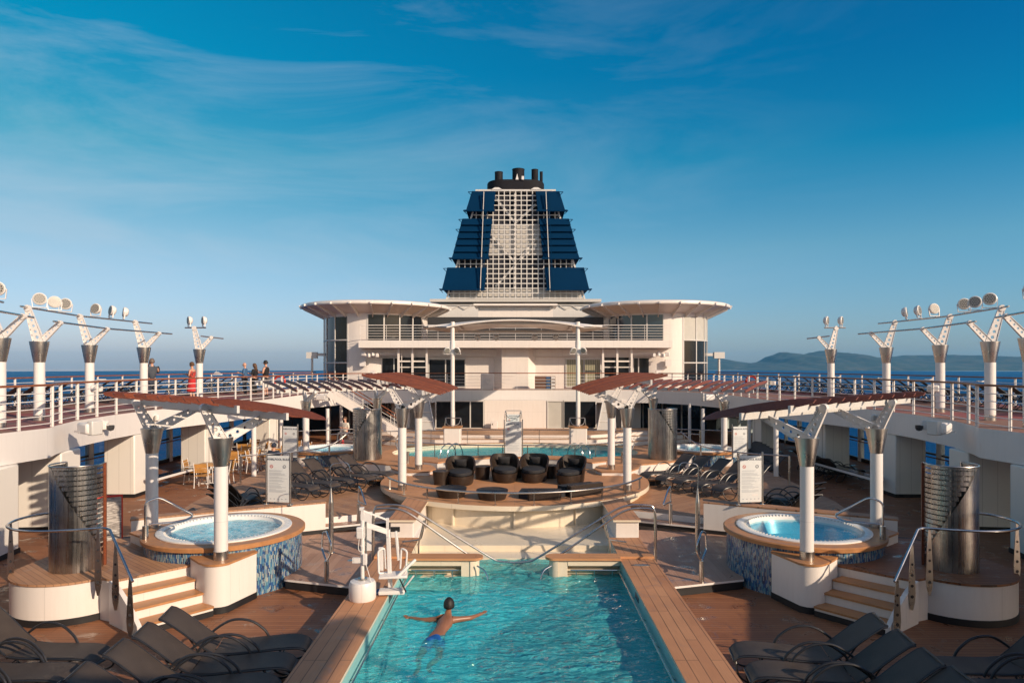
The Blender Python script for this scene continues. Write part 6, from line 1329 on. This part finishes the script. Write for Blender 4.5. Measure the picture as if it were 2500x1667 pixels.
ar = MB(); ar.bar((bx, by, CZ+1.55), (bx+0.40, by+0.22, CZ+1.33), 0.03, 0.03, 'white'); ar.bar((bx, by, CZ+1.32), (bx+0.40, by+0.22, CZ+1.12), 0.035, 0.09, 'white'); ar.bar((bx, by, CZ+1.32), (bx, by, CZ+1.58), 0.05, 0.05, 'white'); ar.box((bx+0.40, by+0.22, CZ+1.2), (0.045, 0.045, 0.34), 0, 'white'); ar.box((bx-0.01, by, CZ+1.58), (0.07, 0.07, 0.05), 0, 'white'); ar.build('hoist_arm', None, pl, mirror=1)
fr_ = MB(); cx_, cy_ = bx+0.46, by+0.26
fr_.bar((cx_-0.06, cy_, CZ+1.15), (cx_-0.02, cy_, CZ+0.12), 0.07, 0.07, 'white'); fr_.bar((cx_+0.08, cy_+0.02, CZ+1.12), (cx_+0.13, cy_+0.02, CZ+0.60), 0.10, 0.04, 'white')
fr_.box((cx_-0.19, cy_+0.02, CZ+0.62), (0.09, 0.04, 0.42), 0, 'white'); fr_.build('frame', None, pl, mirror=1, bevel=0.008)
for s_ in (-1, 1): MB().tube(rounded([(cx_+s_*0.16+0.03, cy_-0.05, CZ+0.38), (cx_+s_*0.24+0.03, cy_-0.08, CZ+0.38), (cx_+s_*0.26+0.03, cy_-0.05, CZ+0.78), (cx_+s_*0.15+0.03, cy_, CZ+0.82), (cx_+s_*0.13+0.03, cy_, CZ+0.45)], 0.05), 0.018, 8, 'white').build('armrest', None, pl, mirror=1)
ss = MB(); ss.box((cx_+0.05, cy_-0.08, CZ+0.36), (0.50, 0.34, 0.045), R(8), 'white'); ss.bar((cx_+0.1, cy_-0.2, CZ+0.33), (cx_+0.44, cy_-0.02, CZ+0.62), 0.05, 0.05, 'white'); ss.build('seat', None, pl, mirror=1, bevel=0.015)
fo = MB(); fo.box((cx_+0.02, cy_-0.05, CZ+0.06), (0.46, 0.22, 0.07), R(5), 'white'); fo.bar((cx_+0.22, cy_-0.1, CZ+0.1), (cx_+0.42, cy_-0.12, CZ+0.36), 0.10, 0.03, 'white'); fo.build('footrest', None, pl, mirror=1, bevel=0.02)
MB().bar((cx_+0.18, cy_-0.19, CZ+0.33), (cx_+0.30, cy_-0.22, CZ+0.10), 0.035, 0.01, 'cloth_black').build('strap', None, pl, mirror=1)
MB().box((cx_+0.06, cy_+0.06, CZ+1.14), (0.16, 0.05, 0.08), 0, 'cloth_black').build('head_pad', None, pl, mirror=1)
MB().tube(smooth_path([(bx-0.04, by-0.08, CZ+1.07), (bx-0.05, by-0.09, CZ+0.9), (bx-0.0, by-0.1, CZ+0.85), (bx+0.03, by-0.08, CZ+0.92), (bx-0.02, by-0.07, CZ+0.95)], 5), 0.007, 6, 'white').tube([(bx+0.07, by-0.04, CZ+0.62), (bx+0.18, by-0.1, CZ+0.30)], 0.006, 6, 'white').build('cable', None, pl, mirror=1)
t = thing('depth_sign', 'small blue depth marking plate on the left coaming beside the lift drum', 'marking', (-2.38, 12.3, CZ), mirror=False)
MB().box((-2.44, 12.35, CZ+0.004), (0.12, 0.30, 0.006), 0, 'towel_blue').build('plate', None, t, mirror=1); text('1.3 M', 0.08, t, (-0.06, -0.05, 0.009), 'sign_board', rot=(0, 0, 0))
for s_ in (-1, 1):
    t = thing('depth_tile', 'blue depth tile on the inner face of the %s pool side' % ('left' if s_ < 0 else 'right'), 'marking', (s_*2.23, 12.4, 0.28), mirror=False)
    MB().box((s_*2.232, 12.4, 0.28), (0.006, 0.34, 0.09), 0, 'glass_blue').build('plate', None, t, mirror=1)
t = thing('pump_panel', 'grey slanted board leaning on the left wet platform', 'board', (-3.4, 15.6, 0.2), mirror=False); MB().bar((-3.42, 15.8, 0.2), (-3.5, 16.3, 1.0), 0.22, 0.03, 'grey_white').build('board', None, t, mirror=1)
t = thing('skimmer_cover', 'oval steel drain cover on the right coaming corner', 'drain', (2.6, 14.0, CZ), mirror=False); MB().lathe([(0.0, 0.006), (1, 0.006), (1, 0.0)], (2.6, 14.0, CZ), 28, 'steel', rx=0.2, ry=0.06).lathe([(0.99, 0.009), (0.8, 0.009)], (2.6, 14.0, CZ), 28, 'lamp_dark', rx=0.2, ry=0.06).build('cover', None, t, mirror=1)

# ------------------------------------------------------------------ people
def skin_body(name, joints, bones, mat, parent, sub=2, head=None, extra=None):
    """joints: {name: ((x,y,z), radius)}, bones: pairs; grown with a Skin modifier, baked to one mesh"""
    me = bpy.data.meshes.new(name); bm = bmesh.new(); sk = bm.verts.layers.skin.verify(); V = {}
    for i, (k, (p, r)) in enumerate(joints.items()):
        v = bm.verts.new(p); rr = r if isinstance(r, tuple) else (r, r); v[sk].radius = rr; v[sk].use_root = (i == 0); V[k] = v
    for a_, c_ in bones: bm.edges.new((V[a_], V[c_]))
    bm.to_mesh(me); bm.free(); o = bpy.data.objects.new(name, me); C.objects.link(o)
    s_ = o.modifiers.new('skin', 'SKIN'); s_.use_smooth_shade = True; ss_ = o.modifiers.new('sub', 'SUBSURF'); ss_.levels = sub; ss_.render_levels = sub
    dg = bpy.context.evaluated_depsgraph_get(); m2 = bpy.data.meshes.new_from_object(o.evaluated_get(dg)); bpy.data.objects.remove(o); bpy.data.meshes.remove(me)
    if head:
        bm = bmesh.new(); bm.from_mesh(m2); c, fwd, sc = Vector(head[0]), Vector(head[1]).normalized(), head[2]
        up = Vector((0, 0, 1)) if len(head) < 4 else Vector(head[3]); rt_ = fwd.cross(up).normalized(); up = rt_.cross(fwd).normalized()
        sp = bmesh.ops.create_uvsphere(bm, u_segments=20, v_segments=16, radius=1)
        for v in sp['verts']:
            x, y, z = v.co; jaw = 1-0.28*max(0, -z)**1.3; px_ = x*0.077*jaw; py_ = y*(0.098-0.012*max(0, -z)); pz_ = z*0.118
            if y > 0.80 and abs(x) < 0.22 and -0.35 < z < 0.15: py_ += 0.022*(1-abs(x)/0.22)          # nose
            if y > 0.75 and 0.05 < z < 0.3 and 0.2 < abs(x) < 0.5: py_ -= 0.008                     # eye sockets
            if y > 0.8 and -0.62 < z < -0.48: py_ -= 0.005                                            # mouth line
            if abs(x) > 0.93 and abs(y) < 0.25 and abs(z) < 0.25: px_ *= 1.16                        # ears
            v.co = c+(rt_*px_+fwd*py_+up*pz_)*sc
        for f in bm.faces: f.smooth = True
        bm.to_mesh(m2); bm.free()
    m2.materials.clear(); m2.materials.append(MAT[mat])
    for p in m2.polygons: p.use_smooth = True
    m2.name = name; q = bpy.data.objects.new(name, m2); C.objects.link(q)
    if parent: q.parent = parent
    return q
def cap_hair(parent, c, fwd, sc, mat, name='hair', full=1.0, up=(0, 0, 1), back=0.0):
    c, fwd, up = Vector(c), Vector(fwd).normalized(), Vector(up); rt_ = fwd.cross(up).normalized(); up = rt_.cross(fwd).normalized()
    bm = bmesh.new(); bmesh.ops.create_uvsphere(bm, u_segments=20, v_segments=14, radius=1)
    dl = [v for v in bm.verts if (v.co.z < 0.15-0.5*full*(v.co.y < 0.25)+0.25*(v.co.y > 0.6))]
    bmesh.ops.delete(bm, geom=dl, context='VERTS')
    for v in bm.verts:
        x, y, z = v.co; nn_ = 1+0.03*noise.noise(Vector((x*5, y*5, z*5))); v.co = c+(rt_*x*0.086+fwd*(y*0.106-0.006)+up*z*0.128)*sc*nn_
    me = bpy.data.meshes.new(name); bm.to_mesh(me); bm.free(); me.materials.append(MAT[mat])
    for p in me.polygons: p.use_smooth = True
    o = bpy.data.objects.new(name, me); C.objects.link(o); o.parent = parent
    m_ = o.modifiers.new('thick', 'SOLIDIFY'); m_.thickness = 0.012; m_.offset = 1; return o
def hand(J, B_, side_, wrist, d, palm_n, k='h', r=0.0095):
    """palm and five fingers rooted at the wrist joint; d = pointing direction, palm_n = across"""
    w = Vector(wrist); d = Vector(d).normalized(); a = Vector(palm_n).normalized(); nrm = d.cross(a)
    pk = k+side_+'palm'; J[pk] = (tuple(w+d*0.05), (0.034, 0.017)); B_.append((side_, pk))
    for i, (off_, ln) in enumerate(((-0.030, 0.062), (-0.010, 0.074), (0.010, 0.080), (0.030, 0.070))):
        k0, k1, k2 = (k+side_+str(i)+c for c in 'abc'); b0 = w+d*0.088+a*off_; sp_ = (a*off_*0.35)
        J[k0] = (tuple(b0), r*1.1); J[k1] = (tuple(b0+(d+sp_*4).normalized()*ln*0.5-nrm*0.006), r); J[k2] = (tuple(b0+(d+sp_*4).normalized()*ln-nrm*0.016), r*0.8)
        B_ += [(pk, k0), (k0, k1), (k1, k2)]
    k0, k1 = k+side_+'t0', k+side_+'t1'; b0 = w+d*0.045-a*0.042; J[k0] = (tuple(b0), r*1.2); J[k1] = (tuple(b0+(d*0.8-a*0.7).normalized()*0.045), r); B_ += [(pk, k0), (k0, k1)]
def person(label, loc, rz, h=1.75, skin='skin_pale', top='cloth_navy', bottom='cloth_navy', hair='hair_brown', arms='down', build=1.0, cat='person', long_hair=False, cap=False, bald=False, sleeveless=False, dress=False, seated=False, shoes=True, shorts=False, legs_skin=False):
    t = thing('person', label, cat, loc, mirror=False); k = h/1.75; w = build
    hip = 0.93
    J = {}; B_ = []
    def j(n_, x, y, z, r): J[n_] = ((x*k, y*k, z*k), r if isinstance(r, tuple) else r*k)
    j('pelvis', 0, 0, hip, 0.115*w); j('waist', 0, 0.01, 1.10, 0.11*w); j('chest', 0, 0.0, 1.30, (0.15*w*k, 0.11*w*k)); j('neck0', 0, -0.01, 1.44, 0.06); j('neck', 0, -0.005, 1.50, 0.052); j('skull', 0, 0.01, 1.60, 0.06)
    B_ += [('pelvis', 'waist'), ('waist', 'chest'), ('chest', 'neck0'), ('neck0', 'neck'), ('neck', 'skull')]
    for s_, n_ in ((-1, 'l'), (1, 'r')):
        j('sh'+n_, s_*0.175*w, -0.01, 1.40, 0.062*w)
        if arms == 'down' or (arms == 'one' and n_ == 'l'): el, wr, dd = (s_*0.235*w, -0.02, 1.12), (s_*0.22*w, 0.09, 0.90), (0, 0.25, -1)
        elif arms == 'camera': el, wr, dd = (s_*0.24*w, 0.12, 1.22), (s_*0.07, 0.30, 1.50), (-s_*0.3, 0.3, 0.9)
        else: el, wr, dd = (s_*0.24*w, 0.0, 1.13), (s_*0.12, 0.24, 1.20), (-s_*0.3, 0.9, 0.2)
        j('el'+n_, *el, 0.042); J['wr'+n_] = (tuple(Vector(wr)*k), 0.028*k)
        B_ += [('chest', 'sh'+n_), ('sh'+n_, 'el'+n_), ('el'+n_, 'wr'+n_)]; hand(J, B_, 'wr'+n_, Vector(wr)*k, dd, (0, 1, 0) if arms == 'down' else (1, 0, 0.2))
        j('hp'+n_, s_*0.09, 0, hip-0.07, 0.085*w)
        if seated: kn, an_ = (s_*0.11, 0.42, hip-0.02), (s_*0.12, 0.46, hip-0.46)
        else: kn, an_ = (s_*0.10, 0.02, 0.50), (s_*0.10, -0.03, 0.09)
        j('kn'+n_, *kn, 0.062); j('an'+n_, *an_, 0.042); J['toe'+n_] = (tuple((Vector(an_)+Vector((s_*0.02, 0.15, -0.055)))*k), 0.032*k)
        B_ += [('pelvis', 'hp'+n_), ('hp'+n_, 'kn'+n_), ('kn'+n_, 'an'+n_), ('an'+n_, 'toe'+n_)]
    hc = (0, 0.02*k, 1.635*k)
    skin_body('body', J, B_, skin, t, 1, head=(hc, (0, 1, 0), k))
    def grow(d_, names, nm, mt, inflate):
        JJ = {n_: (J[n_][0], tuple(r*inflate+0.012 for r in (J[n_][1] if isinstance(J[n_][1], tuple) else (J[n_][1],)*2))) for n_ in names}; bb = [e for e in B_+d_ if e[0] in JJ and e[1] in JJ]; return skin_body(nm, JJ, bb, mt, t, 2)
    up = ['pelvis', 'waist', 'chest', 'neck0', 'shl', 'shr']
    if not sleeveless: up += ['ell', 'elr']
    if arms == 'camera' or top == 'cloth_grey' or top == 'cloth_navy': up += ['wrl', 'wrr']
    grow([], up, 'dress' if dress else 'shirt', top, 1.10)
    lo = ['pelvis', 'hpl', 'hpr', 'knl', 'knr']+([] if (shorts or dress) else ['anl', 'anr'])
    if dress: MB().lathe([(0.15*w, 1.0), (0.17*w, 0.85), (0.20*w, 0.62), (0.23*w, 0.42)], (0, 0, 0), 24, bottom).build('skirt', None, t, origin=(0, 0, 0), mirror=1)
    else: grow([], lo, 'trousers', bottom, 1.12)
    if shoes and not dress:
        for n_ in 'lr': a_, c_ = J['an'+n_][0], J['toe'+n_][0]; MB().tube([(a_[0], a_[1]-0.03, a_[2]-0.05), (a_[0], a_[1]+0.05, a_[2]-0.05), (c_[0], c_[1]+0.02, c_[2]-0.005)], [0.045, 0.048, 0.035], 8, 'cloth_black').build('shoe', None, t, origin=(0, 0, 0), mirror=1)
    if not bald: cap_hair(t, hc, (0, 1, 0), k*(1.04 if not long_hair else 1.12), hair, full=1.0 if not long_hair else 1.5)
    if long_hair: MB().lathe([(0.055, 0.02), (0.075, -0.06), (0.065, -0.16), (0.02, -0.24)], (0, -0.075*k, 1.60*k), 14, hair).build('ponytail', None, t, origin=(0, 0, 0), mirror=1)
    if cap: q = MB(); q.lathe([(0.098, 0.03), (0.092, 0.09), (0.06, 0.135), (0, 0.148)], (0, 0.015, 1.62*k), 20, 'cloth_black'); q.box((0, 0.14, 1.655*k), (0.15, 0.12, 0.012), 0, 'cloth_black'); q.build('cap', None, t, origin=(0, 0, 0), mirror=1)
    t.rotation_euler = (0, 0, rz); return t
# facing: local +Y is forward; rz turns it
person('man in slate shirt photographing the sea beside the fourth left mast', (WX(371, 27.6), 27.6, UP), R(35), 1.85, top='cloth_slate', bottom='cloth_navy', hair='hair_grey', arms='camera')
person('woman in red patterned top and red skirt on the left upper deck', (WX(469, 30.6), 30.6, UP), R(80), 1.72, top='cloth_floral', bottom='cloth_red', hair='hair_brown', arms='hold', sleeveless=True, dress=True)
person('bald man in blue t-shirt on the left upper deck', (WX(598, 36), 36, UP), R(95), 1.72, top='cloth_blue', bottom='cloth_slate', arms='hold', bald=True)
person('woman in black top holding a cup on the left upper deck', (WX(622, 36.5), 36.5, UP), R(75), 1.66, top='cloth_black', bottom='cloth_black', hair='hair_brown', arms='hold', long_hair=True)
person('man in black cap and sleeveless vest holding a cup on the left upper deck', (WX(649, 34.6), 34.6, UP), R(80), 1.82, top='cloth_black', bottom='cloth_grey', hair='hair_dark', arms='hold', build=1.12, cap=True, sleeveless=True, shorts=True)
person('person in dark blue jacket and cap seated among the cafe chairs, seen from behind', (-9.75, 27.6, -0.42), R(-15), 1.76, top='cloth_navy', bottom='cloth_navy', hair='cloth_navy', arms='hold', seated=True, build=1.15)
person('person in red and cream top sitting under the left stair', (WX(843, 35.5), 35.5, 0.1), R(150), 1.7, top='cloth_white', bottom='cloth_grey', hair='hair_brown', arms='hold', seated=True)
t = thing('red_bag', 'red bag beside the person under the left stair', 'bag', (WX(835, 35.3), 35.3, 0.2), mirror=False); MB().box((WX(835, 35.3), 35.2, 0.42), (0.26, 0.24, 0.45), R(10), 'cloth_red').build('bag', None, t, mirror=1, bevel=0.06)
person('man in dark clothes seated under the right gallery facing the pool', (13.45, 24.9, -0.36), R(160), 1.78, top='cloth_grey', bottom='cloth_black', hair='hair_dark', arms='hold', seated=True, build=1.15)
person('man in grey jacket seated with his back turned under the right gallery', (13.35, 23.7, -0.36), R(-40), 1.76, top='cloth_grey', bottom='cloth_black', hair='hair_grey', arms='hold', seated=True, build=1.15)
person('person in dark clothes standing half hidden behind the second right pillar', (14.6, 22.3, 0), R(60), 1.8, skin='skin_tan', top='cloth_black', bottom='cloth_black', hair='hair_dark', arms='hold')
t = thing('paper_cup', 'white paper cup held by the woman in black', 'cup', (WX(612, 36.4), 36.4, UP+1.15), mirror=False); MB().cyl((WX(613, 36.4), 36.4, UP+1.12), 0.035, 0.045, 0.12, 12, 'white').build('cup', None, t, mirror=1)

# swimmer: breaststroke, seen from behind, arms spread, partly under water
sw = thing('person', 'swimmer in blue trunks spreading his arms in the pool', 'person', (-1.22, 11.6, 0.0), mirror=False)
J = {}; B_ = []
def j(n_, x, y, z, r): J[n_] = ((x, y, z), r)
j('pelvis', -0.06, -0.35, -0.03, (0.125, 0.09)); j('waist', -0.02, -0.16, 0.01, (0.115, 0.085)); j('chest', 0.03, 0.06, 0.04, (0.145, 0.095)); j('upper', 0.06, 0.22, 0.065, (0.13, 0.085)); j('neck', 0.08, 0.36, 0.14, 0.058); j('skull', 0.085, 0.42, 0.23, 0.06)
B_ += [('pelvis', 'waist'), ('waist', 'chest'), ('chest', 'upper'), ('upper', 'neck'), ('neck', 'skull')]
j('shl', -0.11, 0.27, 0.065, 0.062); j('ell', -0.40, 0.33, 0.035, 0.044); j('wrl', -0.63, 0.45, 0.03, 0.029); j('shr', 0.23, 0.27, 0.065, 0.062); j('elr', 0.50, 0.37, 0.06, 0.044); j('wrr', 0.66, 0.58, 0.05, 0.029)
B_ += [('upper', 'shl'), ('shl', 'ell'), ('ell', 'wrl'), ('upper', 'shr'), ('shr', 'elr'), ('elr', 'wrr')]
hand(J, B_, 'wrl', J['wrl'][0], (-0.85, 0.45, 0.02), (0.45, 0.85, 0)); hand(J, B_, 'wrr', J['wrr'][0], (0.65, 0.75, 0.05), (0.75, -0.65, 0))
for s_, n_ in ((-1, 'l'), (1, 'r')):
    j('hp'+n_, -0.07+s_*0.09, -0.42, -0.05, 0.088); j('kn'+n_, -0.12+s_*(0.20 if s_ < 0 else 0.15), -0.74, -0.20, 0.060); j('an'+n_, -0.20+s_*0.07, -1.02 if s_ < 0 else -0.94, -0.26, 0.040); j('toe'+n_, -0.20+s_*0.12, -1.22 if s_ < 0 else -1.12, -0.28, (0.04, 0.02))
    B_ += [('pelvis', 'hp'+n_), ('hp'+n_, 'kn'+n_), ('kn'+n_, 'an'+n_), ('an'+n_, 'toe'+n_)]
skin_body('body', J, B_, 'skin_tan', sw, 2, head=((0.085, 0.44, 0.27), (0, 1, 0.05), 1.02))
cap_hair(sw, (0.085, 0.44, 0.275), (0, 1, 0.05), 1.07, 'hair_dark', full=0.95)
JJ = {n_: (J[n_][0], tuple(r*1.12+0.014 for r in (J[n_][1] if isinstance(J[n_][1], tuple) else (J[n_][1],)*2))) for n_ in ('pelvis', 'hpl', 'hpr')}
for n_ in 'lr': JJ['m'+n_] = (tuple(Vector(J['hp'+n_][0]).lerp(Vector(J['kn'+n_][0]), 0.62)), (0.095, 0.085))
JJ['top'] = (tuple(Vector(J['pelvis'][0]).lerp(Vector(J['waist'][0]), 0.35)), (0.13, 0.10))
skin_body('swim_trunks', JJ, [('pelvis', 'hpl'), ('pelvis', 'hpr'), ('hpl', 'ml'), ('hpr', 'mr'), ('pelvis', 'top')], 'trunks', sw, 2)

# ------------------------------------------------------------------ ship on the sea
t = thing('distant_ship', 'small white ship on the horizon left of the people', 'ship', (WX(531, 2600), 2600, SEA), mirror=False); X0 = WX(531, 2600)
MB().prism([(X0-15, 2597), (X0+13, 2597), (X0+19, 2600), (X0+13, 2603), (X0-15, 2603)], SEA, SEA+5, 'white').build('hull', None, t, mirror=1)
MB().box((X0-1, 2600, SEA+7), (22, 5, 4), 0, 'white').box((X0-2, 2600, SEA+10.3), (13, 4, 2.6), 0, 'grey_white').build('superstructure', None, t, mirror=1); MB().cyl((X0-4, 2600, SEA+11), 0.6, 0.4, 6, 8, 'grey_white').build('mast', None, t, mirror=1)
# unseen block and roof added behind the camera to cast shade on the deck
fw = thing('unseen_shade_block', 'unseen white block and shade-casting roof added behind the camera platform', 'deckhouse', (0, -8, 2.9), mirror=False)
MB().prism([(-13, -20), (13, -20), (13, -6), (-13, -6)], -0.5, 5.0, 'white').build('block', None, fw, mirror=1)
MB().prism([(2.7, -5.9), (6.8, -5.9), (7.0, 3.0), (5.6, 1.8), (5.2, 0.7), (2.7, 0.2)], 5.9, 6.05, 'white').build('roof', None, fw, mirror=1)  # added roof, outline set so its shadow falls on the front left deck
for x, y in ((6.9, 2.6), (3.0, 0.0)): MB().cyl((x, y, 0), 0.1, 0.1, 5.9, 12, 'white').build('shade_roof_post', None, fw, mirror=1)

# ------------------------------------------------------------------ haze over the sea
hm_ = bpy.data.materials.new('haze'); hm_.use_nodes = True; t_ = hm_.node_tree; t_.nodes.clear()
pv = t_.nodes.new('ShaderNodeVolumePrincipled'); pv.inputs['Color'].default_value = (0.16, 0.56, 1.0, 1); pv.inputs['Density'].default_value = 6.5e-5; pv.inputs['Anisotropy'].default_value = 0.0
oo_ = t_.nodes.new('ShaderNodeOutputMaterial'); t_.links.new(pv.outputs[0], oo_.inputs['Volume']); MAT['haze'] = hm_
tag(MB().box((0, 0, 63), (18000, 18000, 210), 0, 'haze').build('haze', mirror=1), kind='stuff')
sw.location.z = 0.025; sw.scale = (0.94, 0.94, 0.94)
